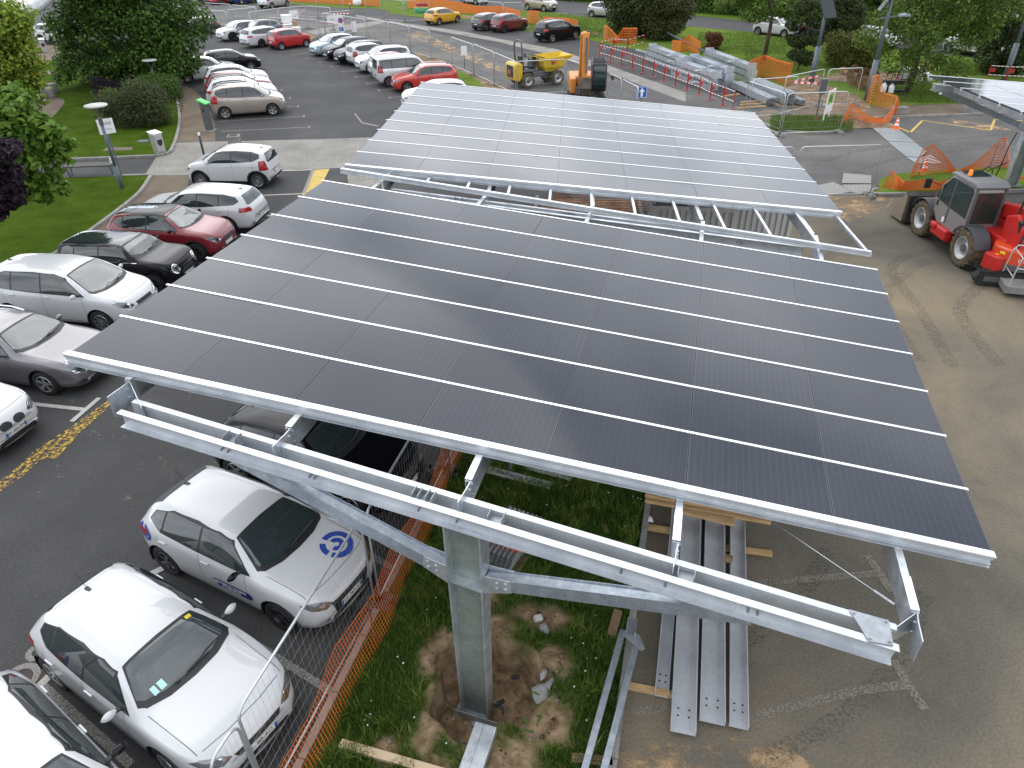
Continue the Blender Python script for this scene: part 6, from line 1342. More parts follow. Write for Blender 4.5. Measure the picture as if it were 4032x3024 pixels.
def boom(m):
    m.xprism([(.55, 1.25), (.85, 1.15), (1.55, 2.3), (1.95, 3.6), (2.15, 4.62), (1.92, 4.72), (1.55, 3.85), (1.1, 2.75)], -.62, -.06)
bm_ = bld('boom', MORG, X, boom, bev=.04)
bld('arm', MORG, X, lambda m: m.xprism([(2.05, 4.80), (2.32, 4.72), (2.62, 3.7), (2.72, 2.2), (2.50, 2.15), (2.38, 3.4), (1.85, 4.35)], -.50, -.14), bev=.04)
bld('bucket', noisy('bucket_steel', [(.3, (.05, .045, .04)), (.7, (.16, .13, .1))], 4, 5, .6, .5), X, lambda m: m.xprism([(2.45, 2.2), (2.8, 2.2), (2.95, 1.6), (2.75, 1.15), (2.35, 1.0), (2.1, 1.15), (2.25, 1.5), (2.3, 1.9)], -.62, .12), bev=.03)
bld('hydraulic_ram', MGREY, X, lambda m: (m.tube([(1.0, -.26, 1.3), (1.85, -.26, 2.7)], .08, 10), m.tube([(1.85, -.26, 2.7), (2.3, -.26, 3.3)], .045, 8), m.tube([(2.55, -.26, 4.5), (2.85, -.26, 3.2)], .075, 10), m.tube([(2.85, -.26, 3.2), (2.88, -.26, 2.5)], .04, 8), m.tube([(1.5, -.26, 4.2), (2.2, -.2, 4.85)], .07, 8), m.tube([(1.0, -.1, 2.2), (1.6, -.06, 3.6), (2.0, -.06, 4.5)], .03, 6)))
# ------------------------------------------------------------------ red and grey telehandler
fr, rr = P(e2, 1062, 895), P(e2, 1502, 1232); d = fr-rr; yw = math.atan2(d.y, d.x); mid = (fr+rr)/2; wb = d.length/2
cw = Vector((math.sin(yw), -math.cos(yw), 0)); o_ = mid+cw*1.0
T_ = thing('telehandler', 'red telehandler with grey cab, muddy tyres and black bucket', 'telehandler', (o_.x, o_.y, 0), yw)
for x in (-wb, wb):
    for s in (-1, 1): lugwheel(T_, x, s*.92, .60, .46, mat('pale_rim', (.42, .42, .41), .4, .4), 18, out=s)
bld('chassis', MRED, T_, lambda m: (m.xprism([(-2.3, .75), (-1.9, .55), (1.6, .55), (1.95, .8), (1.9, 1.15), (-2.2, 1.2)], -.5, .5), m.box((0, 1.05, .62), (.95, .28, .36)), m.box((.36, 1.08, .72), (.34, .3, .2)), m.box((0, -.95, .95), (1.3, .55, .7))), bev=.05)
bld('tank', MRED, T_, lambda m: m.box((-.22, 1.12, .66), (.55, .3, .34)), bev=.05)
bld('engine_cover', MRED, T_, lambda m: m.xprism([(-2.25, .9), (.2, .9), (.3, 1.35), (-.3, 1.62), (-1.9, 1.58), (-2.3, 1.35)], -1.12, -.45), bev=.1)
sidep = [(-1.10, .95), (-.60, .78), (.42, .80), (.78, 1.1), (.82, 1.55), (.62, 2.05), (.25, 2.42), (-.95, 2.45), (-1.08, 2.3)]
cb_ = bld('cab', CABG, T_, lambda m: m.xprism(sidep, .20, 1.12), bev=.06)
bld('cab_window', CABGL, cb_, lambda m: (m.add([(x, 1.128, z) for x, z in ((.02, 1.46), (.60, 1.50), (.58, 1.98), (.24, 2.32), (.02, 2.34))], [(4, 3, 2, 1, 0)]), m.add([(x, 1.128, z) for x, z in ((.64, 1.52), (.76, 1.55), (.64, 1.93))], [(2, 1, 0)]), m.add([(x, 1.128, z) for x, z in ((-.98, 1.42), (-.08, 1.45), (-.08, 2.34), (-.90, 2.34), (-.98, 2.25))], [(4, 3, 2, 1, 0)])))
bld('cab_window', CABGL, cb_, lambda m: m.add([(-1.112, .28, 1.30), (-1.112, 1.04, 1.30), (-1.098, 1.04, 2.26), (-1.098, .28, 2.26)], [(0, 1, 2, 3)][::1]))
bld('cab_window', CABGL, cb_, lambda m: (m.add([(.835, .28, 1.15), (.835, 1.04, 1.15), (.845, 1.04, 1.55), (.845, .28, 1.55)], [(0, 1, 2, 3)]), m.add([(.84, .28, 1.6), (.84, 1.04, 1.6), (.66, 1.04, 2.06), (.66, .28, 2.06)], [(0, 1, 2, 3)])))
bld('window_post', MGREY, cb_, lambda m: (m.beam((-.03, 1.125, .95), (-.03, 1.125, 2.36), .05, .03, (0, 1, 0)), m.beam((-1.10, 1.1, 1.2), (-1.08, 1.1, 2.38), .06, .06), m.beam((-1.10, .22, 1.2), (-1.08, .22, 2.38), .06, .06)))
bld('cab_roof', mat('roof_grey', (.16, .16, .165), .5), cb_, lambda m: m.xprism([(-1.16, 2.44), (-1.10, 2.37), (.30, 2.40), (.42, 2.44), (.26, 2.52), (-1.0, 2.55)], .15, 1.17), bev=.05)
bld('roof_window', CABGL, cb_, lambda m: m.box((-.1, .66, 2.555), (.55, .62, .02)))
bld('beacon', mat('beacon_orange', (.85, .25, .01), .2), T_, lambda m: m.lathe([(.075, 2.54), (.075, 2.58), (.062, 2.60), (.062, 2.68), (.04, 2.72), (.001, 2.725)], 12, (-.25, .95, 0)), True)
bld('door_mark', WHITEP, cb_, lambda m: m.box((.05, 1.13, 1.02), (.16, .01, .16)))
bld('door_handle', BLACK, cb_, lambda m: m.box((.62, 1.135, 1.40), (.06, .03, .16)))
for x in (-wb, wb):
    def guard(m, x=x):
        n = 9; r0 = .66
        arc = [(x+r0*math.cos(t), .60+r0*math.sin(t)) for t in [R_(20+135*k/n) if x > 0 else R_(25+140*k/n) for k in range(n+1)]]
        vs = [(p[0], y, p[1]) for y in (.66, 1.18) for p in arc]+[(p[0], y, p[1]+.03) for y in (.66, 1.18) for p in arc]; k = n+1
        m.add(vs, [(i, i+1, k+i+1, k+i) for i in range(n)]+[(2*k+i, 3*k+i, 3*k+i+1, 2*k+i+1) for i in range(n)]+[(k+i, k+i+1, 3*k+i+1, 3*k+i) for i in range(n)])
    bld('mudguard', mat('guard_grey', (.06, .065, .075), .55), T_, guard)
bld('boom', MRED, T_, lambda m: (m.beam((-2.2, -.10, 1.95), (1.2, -.10, 1.25), .36, .42, w2=.32, h2=.36), m.beam((-2.45, -.1, 1.55), (-1.7, -.1, 1.75), .42, .7)), bev=.04)
bld('boom_extension', MGREY, T_, lambda m: (m.beam((1.0, -.10, 1.28), (2.05, -.10, .82), .24, .28), m.beam((1.95, -.1, .95), (2.15, -.1, .35), .34, .3)), bev=.03)
bld('rear_arm', MRED, T_, lambda m: (m.xprism([(-2.75, .55), (-2.2, .5), (-1.75, 1.1), (-1.7, 1.8), (-2.2, 2.0), (-2.6, 1.7)], -.55, .42), m.xprism([(-2.7, .35), (-2.1, .35), (-2.1, .85), (-2.7, .9)], .45, .95)), bev=.06)
def bucketf(m):
    pr = [(2.15, .12), (3.15, .06), (3.17, .09), (2.35, .18), (2.24, .40), (2.24, 1.02), (2.46, 1.10), (2.44, 1.13), (2.18, 1.06), (2.12, .5)]
    m.xprism(pr, -1.15, 1.15)
    for y in (-1.16, 1.13): m.xprism([(2.16, .10), (3.14, .07), (2.46, 1.12), (2.18, 1.08)], y, y+.03)
bk = bld('bucket', noisy('bucket_black', [(.35, (.025, .025, .025)), (.7, (.10, .09, .075))], 3, 5, .5, .4), T_, bucketf)
bld('cutting_edge', mat('worn_edge', (.30, .26, .2), .5, .5), bk, lambda m: (m.box((2.98, 0, .085), (.2, 2.34, .03)), m.xprism([(2.3, .1), (3.15, .07), (2.46, 1.10), (2.3, 1.0)], 1.162, 1.172)))
bld('mirror', BLACK, T_, lambda m: (m.tube([(.75, 1.1, 1.9), (1.0, 1.35, 2.0)], .02, 5), m.box((1.02, 1.40, 1.9), (.08, .2, .32)), m.box((1.1, .6, 1.15), (.3, .5, .3))), bev=.03)
bld('exhaust', MGREY, T_, lambda m: m.tube([(-1.2, -.95, 1.55), (-1.25, -.98, 2.05), (-1.45, -1.0, 2.25)], .05, 8))
# ------------------------------------------------------------------ red mini excavator and grey platform at the right edge
me_ = P(e2, 1790, 1425); mx_ = thing('mini_excavator', 'small red mini excavator with rubber tracks and black canopy at the right edge', 'mini excavator', (me_.x+.55, me_.y+.30, 0), R_(-14))
for s in (-1, 1):
    t_ = bld('track', RUBBER, mx_, lambda m: (m.xprism([(-.85, .10), (-.68, .02), (.68, .02), (.85, .10), (.92, .24), (.80, .40), (.6, .45), (-.6, .45), (-.80, .40), (-.92, .24)], s*.52-.14, s*.52+.14), [m.box((-.8+.1*k, s*.52, .455), (.05, .29, .025)) for k in range(17)]))
    bld('track_frame', MGREY, t_, lambda m: m.box((0, s*.52, .24), (1.3, .30, .16)))
ORD = mat('machine_scarlet', (.62, .06, .012), .38, 0, .4)
bod = bld('body', ORD, mx_, lambda m: m.prism([(.62*math.cos(t)+.2, .62*math.sin(t)) for t in [2*math.pi*k/18 for k in range(18)]], .62, 1.12), bev=.06)
bld('body_stripe', MGREY, bod, lambda m: m.prism([(.635*math.cos(t)+.2, .635*math.sin(t)) for t in [2*math.pi*k/18 for k in range(18)]], .50, .70))
bld('seat', BLACK, mx_, lambda m: (m.box((.25, 0, 1.30), (.45, .46, .14)), m.box((.02, 0, 1.60), (.12, .44, .55), ry=-.12)), bev=.04)
bld('canopy_frame', BLACK, mx_, lambda m: (m.tube([(.0, -.45, 1.1), (.08, -.45, 2.3)], .03, 6), m.tube([(.0, .45, 1.1), (.08, .45, 2.3)], .03, 6), m.tube([(.8, .45, 1.1), (.82, .45, 2.3)], .025, 6)))
bld('canopy', mat('canopy_dark', (.06, .07, .08), .5), mx_, lambda m: m.prism([(.62*math.cos(t)+.55, .56*math.sin(t)) for t in [2*math.pi*k/20 for k in range(20)]], 2.30, 2.40), bev=.04)
bld('boom', ORD, mx_, lambda m: m.xprism([(.5, .8), (.75, .75), (1.3, 1.7), (1.9, 2.0), (1.85, 2.15), (1.2, 1.95)], -.09, .09))
bld('arm', ORD, mx_, lambda m: m.xprism([(1.8, 2.18), (2.0, 2.1), (2.2, 1.0), (2.05, .95), (1.82, 1.9)], -.07, .07))
bld('bucket', MGREY, mx_, lambda m: m.xprism([(2.0, 1.0), (2.25, .95), (2.3, .5), (2.0, .35), (1.85, .55)], -.2, .2))
text('lettering', 'U17', .17, WHITEP, bod, frame((.20, -.655, .86), (1, 0, 0), (0, 0, 1)))
bld('warning_label', mat('label_yellow', (.8, .6, .02), .5), bod, lambda m: (m.box((-.30, -.38, .98), (.02, .14, .07), rz=.75), m.box((-.38, -.28, .86), (.02, .12, .07), rz=.5)))
pb = P(e2, 1960, 1560); pl_ = thing('work_platform', 'grey steel loading platform with a bent tube railing, cut by the right edge', 'platform', (pb.x, pb.y, 0), R_(-17))
bld('deck', noisy('deck_steel', [(.3, (.16, .16, .155)), (.6, (.26, .25, .235)), (.8, (.20, .14, .09))], 2, 6, .7, .3), pl_, lambda m: (m.box((.9, .35, .30), (1.8, .9, .05)), m.box((.9, -.09, .24), (1.8, .03, .2)), m.box((.02, .35, .24), (.03, .9, .2))))
bld('railing', TUBE, pl_, lambda m: (m.tube([(.05, -.08, .3), (.12, -.08, 1.15), (.2, -.08, 1.3), (1.8, -.08, 1.3)], .02, 6), m.tube([(.05, .72, .3), (.12, .72, 1.15), (.2, .72, 1.3), (1.8, .72, 1.3)], .02, 6), m.tube([(.1, -.08, .9), (1.8, -.08, .9)], .016, 6), m.tube([(.14, -.08, 1.22), (.14, .72, 1.22)], .018, 6), m.tube([(.1, -.08, .62), (.1, .72, .62)], .016, 6)))
bld('wheel', RUBBER, pl_, lambda m: m.lathe([(.001, -.08), (.17, -.08), (.2, -.05), (.2, .05), (.17, .08), (.001, .08)], 16, (.15, .9, .2), 'y'))
bld('wheel', RUBBER, pl_, lambda m: m.lathe([(.001, -.08), (.17, -.08), (.2, -.05), (.2, .05), (.17, .08), (.001, .08)], 16, (1.6, .9, .2), 'y'))
# ------------------------------------------------------------------ stacks of steel
def hcol(name, label, a, b, z, w=.5, h=.28, plates=True, grp='galvanised columns stacked by the works lane'):
    a = Vector((a.x, a.y, 0)); d = Vector((b.x, b.y, 0))-a; L_ = d.length
    r = thing(name, label, 'steel column', (a.x, a.y, z), math.atan2(d.y, d.x), grp); t = .02
    bld('shaft', GALV, r, lambda m: (m.box((L_/2, -w/2, h/2), (L_, t, h)), m.box((L_/2, w/2, h/2), (L_, t, h)), m.box((L_/2, 0, h/2), (L_, w-.03, t))))
    if plates:
        for x in (-.015, L_+.015): bld('end_plate', GALV, r, lambda m: m.box((x, 0, h/2+.03), (.02, w+.14, h+.16)))
        bld('bracket', GALV, r, lambda m: (m.box((L_*.62, -w/2-.12, h/2), (.3, .24, .02)), m.box((L_*.62, w/2+.12, h/2), (.3, .24, .02)), m.box((L_*.62, 0, h/2), (.02, w-.05, h-.03))))
    return r
for i, (q0, q1, names) in enumerate((((512, 474), (800, 592), ('bottom of the far left stack', 'middle of the far left stack', 'on top of the far left stack with its end plate up')), ((725, 605), (1015, 716), ('bottom of the near stack by the barriers', 'middle of the near stack by the barriers', 'on top of the near stack with a square end plate')), ((850, 572), (1135, 690), ('bottom of the central stack', 'middle of the central stack', 'on top of the central stack')), ((975, 520), (1300, 655), ('bottom of the rear stack by the orange net', 'middle of the rear stack by the orange net', 'on top of the rear stack by the orange net')))):
    for k, nm in enumerate(names):
        a, b = P(c4, *q0), P(c4, *q1); d = (b-a).normalized(); hcol('steel_column', 'galvanised steel column, '+nm, a+d*(.25*k-.15*i), b+d*(.2*((k*2+i) % 3)-.1), .02+.38*k, .52, .32)
def bundle(label, a, b, nw, nh, w=.10, h=.09, z=.1):
    a = Vector((a.x, a.y, 0)); d = Vector((b.x, b.y, 0))-a; L_ = d.length; r = thing('channel_bundle', label, 'steel bundle', (a.x, a.y, z), math.atan2(d.y, d.x), 'strapped bundles of steel channels')
    for i in range(nw):
        for j in range(nh):
            bld('channel', GALV, r, lambda m: m.prof((.03*((i*7+j*3) % 4), i*w, j*h), (L_+.05*((i*5+j) % 3), i*w, j*h), [(-w*.47, 0), (w*.47, 0), (w*.47, h*.93), (w*.2, h*.93), (w*.2, h*.86), (w*.40, h*.86), (w*.40, .008), (-w*.40, .008), (-w*.40, h*.86), (-w*.2, h*.86), (-w*.2, h*.93), (-w*.47, h*.93)]))
    for x in (L_*.25, L_*.72): bld('strap', WHITEP, r, lambda m: (m.box((x, (nw-1)*w/2, nh*h+.004), (.02, nw*w+.01, .004)), m.box((x, -w*.5-.003, nh*h/2), (.02, .004, nh*h))))
    return r
b0, b1 = P(c4, 1165, 705), P(c4, 1440, 838)
bundle('strapped bundle of steel channels, the low front one on the timber bearers', b0, b1, 6, 4)
b2 = Vector((*(b0.xy+ (b1-b0).normalized().xy*.6), 0)); nn_ = Vector((-(b1-b0).normalized().y, (b1-b0).normalized().x, 0))
bundle('strapped bundle of steel channels, the higher one behind', b2+nn_*.85, b1+nn_*.95+(b1-b0).normalized()*.2, 7, 7)
bundle('thin bundle of steel channels at the back right of the bundles', b2+nn_*1.75+(b1-b0).normalized()*.9, b1+nn_*1.75+(b1-b0).normalized()*.5, 4, 3)
def plank(label, a, b, w=.12, h=.07, z=0.0, m=WOOD, name='timber', grp=None, cat='timber'):
    a = Vector((a.x, a.y, 0)); d = Vector((b.x, b.y, 0))-a; L_ = d.length; r = MB(); r.box((L_/2, 0, h/2), (L_, w, h)); o = r.build(name, m); o.location = (a.x, a.y, z); o.rotation_euler = (0, 0, math.atan2(d.y, d.x)); return tag(bevel(o, .006, 1), label, cat, grp)
TG = 'timber bearers and planks'
for q, s in zip((((1215, 862), (1440, 848)), ((1230, 838), (1410, 826)), ((1240, 818), (1400, 806)), ((1100, 770), (1230, 752))), ('front one', 'second one', 'third one', 'rear one')): plank('pale timber bearer under the channel bundles, '+s, P(c4, *q[0]), P(c4, *q[1]), .12, .08, .005, grp=TG)
plank('single galvanised channel lying by the green verge left of the stacks', P(c4, 412, 405), P(c4, 520, 436), .18, .14, .02, GALV, 'steel_channel', cat='steel channel')
pg = thing('lamp_pole', 'long grey lamp pole lying behind the steel stacks', 'pole', P(c4, 565, 300)); q = P(c4, 960, 440)-P(c4, 565, 300)
bld('shaft', GREYPOST, pg, lambda m: m.tube([(0, 0, .85), (q.x, q.y, .25)], .06, 8, .09), True); bld('trestle', GREYPOST, pg, lambda m: (m.beam((-.1, -.4, 0), (0, 0, .85), .06, .06), m.beam((-.1, .4, 0), (0, 0, .85), .06, .06), m.lathe([(.001, -.05), (.25, -.05), (.25, .05), (.001, .05)], 14, (-.4, 0, .26), 'y')))
# long galvanised beams lying on the yard right of the strip
def gbeam(label, pts, z, w, h=.28, flip=1):
    a, b = pts; a = Vector((a.x, a.y, 0)); d = Vector((b.x, b.y, 0))-a; L_ = d.length; r = MB()
    r.prof((0, 0, 0), (L_, 0, 0), [(-w/2, h*.0), (w/2, 0), (w/2, .10), (w/2-.012, .10), (w/2-.012, .012), (-w/2+.012, .012), (-w/2+.012, .10), (-w/2, .10)])
    o = r.build('purlin', ZINC); o.location = (a.x, a.y, z); o.rotation_euler = (0, 0, math.atan2(d.y, d.x)); tag(o, label, 'steel purlin', 'galvanised purlins laid on the yard')
    m2 = MB()
    for x in (.25, .36): m2.lathe([(.016, .0135), (.001, .0135)], 8, (L_-x, w*.22, 0)); m2.lathe([(.016, .0135), (.001, .0135)], 8, (L_-x, -w*.22, 0))
    m2.build('bolt_hole', BLACK, o); return o
def mid2(f, l, r): return (P(f, *l)+P(f, *r))/2
for lab, tl, tr, bl_, br, z in (('bluish galvanised purlin, leftmost and lowest of those on the yard', (1636, 330), (1722, 330), (1556, 1085), (1668, 1130), .03), ('broad galvanised purlin on the yard, second from the grass strip', (1735, 330), (1912, 330), (1672, 1385), (1885, 1455), .10), ('broad galvanised purlin on the yard, third from the grass strip', (1935, 330), (2112, 330), (1905, 1285), (2112, 1392), .10), ('whitish galvanised purlin on the yard, rightmost of those laid side by side', (2135, 330), (2290, 330), (2135, 1355), (2300, 1400), .10)):
    w = (P(d7, *br)-P(d7, *bl_)).length*.93; a, b = mid2(d7, tl, tr), mid2(d7, bl_, br); gbeam(lab, (a+(a-b).normalized()*3.1, b), z, w)
for lab, f, a, b, w, h, z, m in (('brown timber plank on the purlins, back one', d8, (20, 145), (345, 190), .10, .05, .34, WOOD), ('brown timber plank on the purlins, longest one', d8, (-322, 100), (655, 270), .12, .06, .30, WOOD), ('brown timber plank on the purlins, reaching furthest right', d8, (-322, 145), (670, 320), .12, .07, .24, WOOD), ('brown timber plank on the purlins, front one', d8, (-40, 225), (385, 330), .16, .07, .22, WOOD), ('short timber bearer sticking out right of the purlins', d8, (250, 520), (680, 575), .11, .07, .01, WOOD), ('timber bearer sticking out left of the purlins under the beam', d6, (1685, 765), (1990, 812), .11, .08, .01, WOOD), ('pale timber bearer at the near left of the purlins', d7, (1350, 1018), (1700, 1090), .10, .07, .01, WOOD), ('stub of timber standing on the whitish purlin', d8, (305, 612), (368, 625), .1, .1, .2, WOODO)):
    plank(lab, P(f, *a, z), P(f, *b, z), w, h, z, m, grp=TG)
plank('pale squared timber lying in the grass at the bottom edge', P(d5, 895, 1500), P(d5, 1720, 1740), .12, .08, .06, mat('pale_timber', (.55, .42, .27), .8), grp=TG)
plank('weathered log in the grass beside the galvanised frame', P(d7, 1270, 455), P(d7, 1215, 655), .14, .09, .07, WOODO, grp=TG)
plank('thin stick in the grass under the right brace', P(d7, 1240, 145), P(d7, 1228, 250), .06, .05, .07, WOODO, grp=TG)
plank('old timber end under the galvanised frame at the bottom edge', P(d7, 905, 1610), P(d7, 1230, 1640), .13, .06, .06, WOODO, grp=TG)
plank('short old plank in the grass under the cross beam', P(d6, 1360, 765), P(d6, 1380, 830), .1, .05, .07, WOODO, grp=TG)
# galvanised frame leaning across the kerb
fr_ = thing('tube_brace', 'galvanised frame of two tubes and a pointed plate lying across the kerb', 'steel brace', P(d7, 1330, 620))
def W2(f, x, y, z): return P(f, x, y, z)-fr_.location
bld('tube', GALVB, fr_, lambda m: m.beam(W2(d7, 1312, 575, .30), W2(d7, 985, 1760, .22), .09, .07)); bld('tube', GALVB, fr_, lambda m: m.beam(W2(d7, 1418, 690, .30), W2(d7, 1140, 1760, .22), .09, .07))
bld('end_plate', GALV, fr_, lambda m: (m.sheet([W2(d7, x, y, .345) for x, y in ((1296, 595), (1460, 735), (1488, 715), (1445, 605), (1420, 598))]), m.sheet([W2(d7, x, y, .34) for x, y in ((1336, 585), (1410, 600), (1425, 487), (1355, 470))]), m.beam(W2(d7, 1336, 585, .36), W2(d7, 1355, 470, .36), .012, .06), m.beam(W2(d7, 1410, 600, .36), W2(d7, 1425, 487, .36), .012, .06)))
bx = P(d5, 1985, 1370); by = P(d5, 1850, 1800)
bs_ = plank('galvanised box section lying by the post at the bottom edge', (bx+P(d5, 2100, 1420))/2, (P(d5, 1800, 1800)+P(d5, 2010, 1800))/2, .30, .16, .10, GALV, 'steel_section', cat='steel section')
bld('seam', LINE_, bs_, lambda m: m.box((.8, -.02, .1612), (1.6, .004, .002)))
# pallet with strapped profiled sheets behind the post
pa = thing('sheet_pallet', 'pallet of shiny profiled sheets with an orange strap behind the post', 'pallet', P(d6, 490, 1090), R_(62))
bld('pallet', WOODO, pa, lambda m: [m.box((.55, -.42+.28*k, .12), (1.5, .12, .03)) for k in range(4)]+[m.box((.0+.55*k, 0, .05), (.1, 1.0, .1)) for k in range(3)])
def corr(m, z, x0, x1):
    n = 8; pr = []
    for k in range(n): y = -.36+.09*k; pr += [(y, z), (y+.02, z+.045), (y+.05, z+.045), (y+.07, z)]
    vs = [(x0, y, q) for y, q in pr]+[(x1, y, q) for y, q in pr]; k = len(pr); m.add(vs, [(i, i+1, k+i+1, k+i) for i in range(k-1)])
bld('profiled_sheet', mat('bright_sheet', (.62, .64, .66), .25, .8), pa, lambda m: [corr(m, .16+.05*k, .05*k-.1, 1.3-.03*k) for k in range(4)])
bld('strap', mat('strap_orange', (.72, .10, .02), .5), pa, lambda m: m.box((.28, -.05, .372), (.06, .74, .006)))
# things lying in the grass, in the pit and on the yard
sg = thing('fallen_sign', 'white sign plank lying in the grass under the carport with printed letters', 'sign', P(d6, 590, 335, .12), 0); va, vb_ = P(d6, 590, 335, .12)-sg.location, P(d6, 950, 430, .12)-sg.location
yw = math.atan2(vb_.y, vb_.x); sg.rotation_euler = (0, 0, yw); L_ = vb_.length
bp_ = bld('board', mat('dirty_white', (.52, .53, .52), .6), sg, lambda m: m.box((L_/2-.3, 0, 0), (L_+.6, .20, .02)))
text('lettering', 'Batiments A, B et C', .14, NAVY, bp_, frame((L_*.36, 0, .012), (1, 0, 0), (0, 1, 0)))
plank('plain white plank lying beside the lettered one in the grass', P(d6, 730, 300), P(d6, 1110, 400), .18, .02, .10, MATS['dirty_white'], 'plank', cat='plank')
sp_ = thing('direction_sign', 'small white and blue sign on a thin post in the grass under the carport', 'sign', P(d6, 625, 330)); bld('post', GREYPOST, sp_, lambda m: m.tube([(0, 0, 0), (0, 0, 1.1)], .03, 8)); bld('sign_board', WHITEP, sp_, lambda m: m.box((-.15, 0, 1.15), (.6, .03, .14))); bld('sign_band', PBLUE, sp_, lambda m: m.box((-.15, -.004, 1.12), (.602, .03, .05)))
rk = MB(); q = P(d7, 640, 475, .10); rk.box(q, (.13, .11, .10), .4, .2, .3); tag(bevel(rk.build('stone', mat('white_stone', (.5, .49, .46), .9)), .02), 'white lump of stone on the soil beyond the pit', 'stone')
CSP = noisy('spilt_concrete', [(.3, (.25, .25, .25)), (.7, (.42, .42, .42))], 12, 6, .9, bump=.5, bscale=40)
for i, (pp_, f, z) in enumerate((([(590, 985), (640, 970), (690, 980), (760, 955), (770, 975), (740, 1020), (720, 1090), (640, 1140), (600, 1060)], d7, -.12), ([(655, 915), (672, 880), (700, 870), (715, 900), (690, 950), (660, 970)], d7, .0), ([(660, 520), (700, 510), (735, 570), (720, 600), (670, 580), (640, 540)], d7, .085))):
    mb = MB(); q = [P(f, x, y, z) for x, y in pp_]
    if i == 0:
        for v in q: v.z = -.32+.30*min(1, max(0, (v.x-q[0].x+.1)/.5))
    c = sum(q, Vector())/len(q)+Vector((0, 0, .05)); mb.add(q+[c], [(k, (k+1) % len(q), len(q)) for k in range(len(q))])
    tag(mb.build('spilt_concrete', CSP), kind='structure')
for lab, f, x, y, z, rz in (('black plastic cap on the pit floor nearest the post', d7, 345, 1140, -.42, .6), ('black plastic cap at the back of the pit floor', d7, 460, 940, -.30, .1)):
    mb = MB(); mb.box((0, 0, 0), (.13, .06, .05)); o = bevel(mb.build('plastic_cap', BLACK), .015); o.location = P(f, x, y, z+.03); o.rotation_euler = (0, 0, rz); tag(o, lab, 'plastic cap')
PAPER = mat('paper', (.72, .72, .73), .8)
for lab, f, x, y, s in (('crumpled white paper in the grass beside the sheet pallet', d6, 722, 988, .12), ('crumpled paper on the yard left of the purlins', d6, 1728, 716, .11), ('white plastic sheet in the grass under the carport edge', d6, 1655, 445, .2)):
    mb = MB(); r_ = random.Random(x); pts_ = [(s*(.6+.5*r_.random())*math.cos(k*.9)*.6, s*(.6+.5*r_.random())*math.sin(k*.9), .03+.06*r_.random()) for k in range(7)]; mb.add(pts_+[(0, 0, .11)], [(k, (k+1) % 7, 7) for k in range(7)]); o = mb.build('paper', PAPER); o.location = P(f, x, y, .05); tag(o, lab, 'litter')
# ------------------------------------------------------------------ lamps, signs and small furniture
def disclamp(label, b, t):
    h = zat(b, *t); r = thing('street_lamp', label, 'street lamp', b, 0, 'disc-topped path lamps')
    bld('post', GREYPOST, r, lambda m: (m.tube([(0, 0, 0), (0, 0, 1.0)], .085, 12), m.tube([(0, 0, 1.0), (0, 0, h-.62)], .062, 12)), True)
    bld('collar', MGREY, r, lambda m: (m.tube([(0, 0, h-.75), (0, 0, h-.48)], .08, 10), m.tube([(0, 0, .98), (0, 0, 1.02)], .09, 12)))
    bld('arm', MGREY, r, lambda m: [m.tube([(0, 0, h-.5), (.33*math.cos(a), .33*math.sin(a), h-.06)], .014, 6) for a in (.4, 2.5, 4.6)])
    bld('lamp_disc', mat('lamp_disc', (.45, .45, .43), .5), r, lambda m: m.lathe([(.001, h-.06), (.40, h-.05), (.43, h-.02), (.42, h+.01), (.001, h+.02)], 24), True)
disclamp('grey path lamp with flat disc top, the near one beside the bench', P(c1, 970, 1500), (c1, 760, 832))
disclamp('grey path lamp with flat disc top, the far one behind the clipped bush', P(c1, 1262, 775), (c1, 1190, 474))
def solarlamp(label, b, ph, top, arm=None, panel=None, name='lamp_post'):
    r = thing(name, label, 'lamp post', b, 0, 'tall grey solar lamp posts')
    bld('post', GREYPOST, r, lambda m: (m.tube([(0, 0, 0), (0, 0, 2.2)], .17, 14), m.tube([(0, 0, 2.2), (0, 0, top)], .115, 12, .085)), True)
    if panel: z, rz = panel; pn = bld('solar_panel', mat('lamp_panel', (.02, .03, .035), .15, .2), r, lambda m: m.box((0, .05, z), (.9, .05, 1.9), rz=rz, rx=R_(-38) if rz < .5 else R_(30))); bld('panel_frame', GREYPOST, pn, lambda m: m.box((0, .10, z), (.94, .02, 1.94), rz=rz, rx=R_(-38) if rz < .5 else R_(30)))
    if arm: z, ln = arm; bld('arm', GREYPOST, r, lambda m: m.tube([(-.5, 0, z-.05), (ln, 0, z+.08)], .035, 8)); bld('lamp_head', mat('lamp_head', (.30, .34, .37), .35), r, lambda m: m.add(*(lambda n=12: ([(ln+.35+.40*math.cos(2*math.pi*k/n), .17*math.sin(2*math.pi*k/n), z+.06) for k in range(n)]+[(ln+.35+.28*math.cos(2*math.pi*k/n), .12*math.sin(2*math.pi*k/n), z+.20) for k in range(n)]+[(ln+.35, 0, z+.24)], [(k, (k+1) % n, (k+1) % n+n, k+n) for k in range(n)]+[(n+k, n+(k+1) % n, 2*n) for k in range(n)]+[tuple(range(n-1, -1, -1))]))()), True)
    return r
b_ = P(c4, 1795, 665); hz = zat(b_, c4, 1905, 100); solarlamp('grey lamp post topped by a large tilted dark solar panel, behind the steel bundles', b_, 0, hz+.4, panel=(hz+.5, .3))
b_ = P(c5, 965, 795); hz = zat(b_, c5, 1120, 140); solarlamp('thick grey lamp post with side lamp head, tape and net at its foot', b_, 0, hz+2.4, arm=(hz, .55), panel=(hz+1.2, 1.3))
b_ = P(c5, 2055, 635); hz = zat(b_, c5, 2200, 142); solarlamp('grey lamp post behind the right carport, cut by the photo edge', b_, 0, hz+2.0, arm=(hz, -1.0))
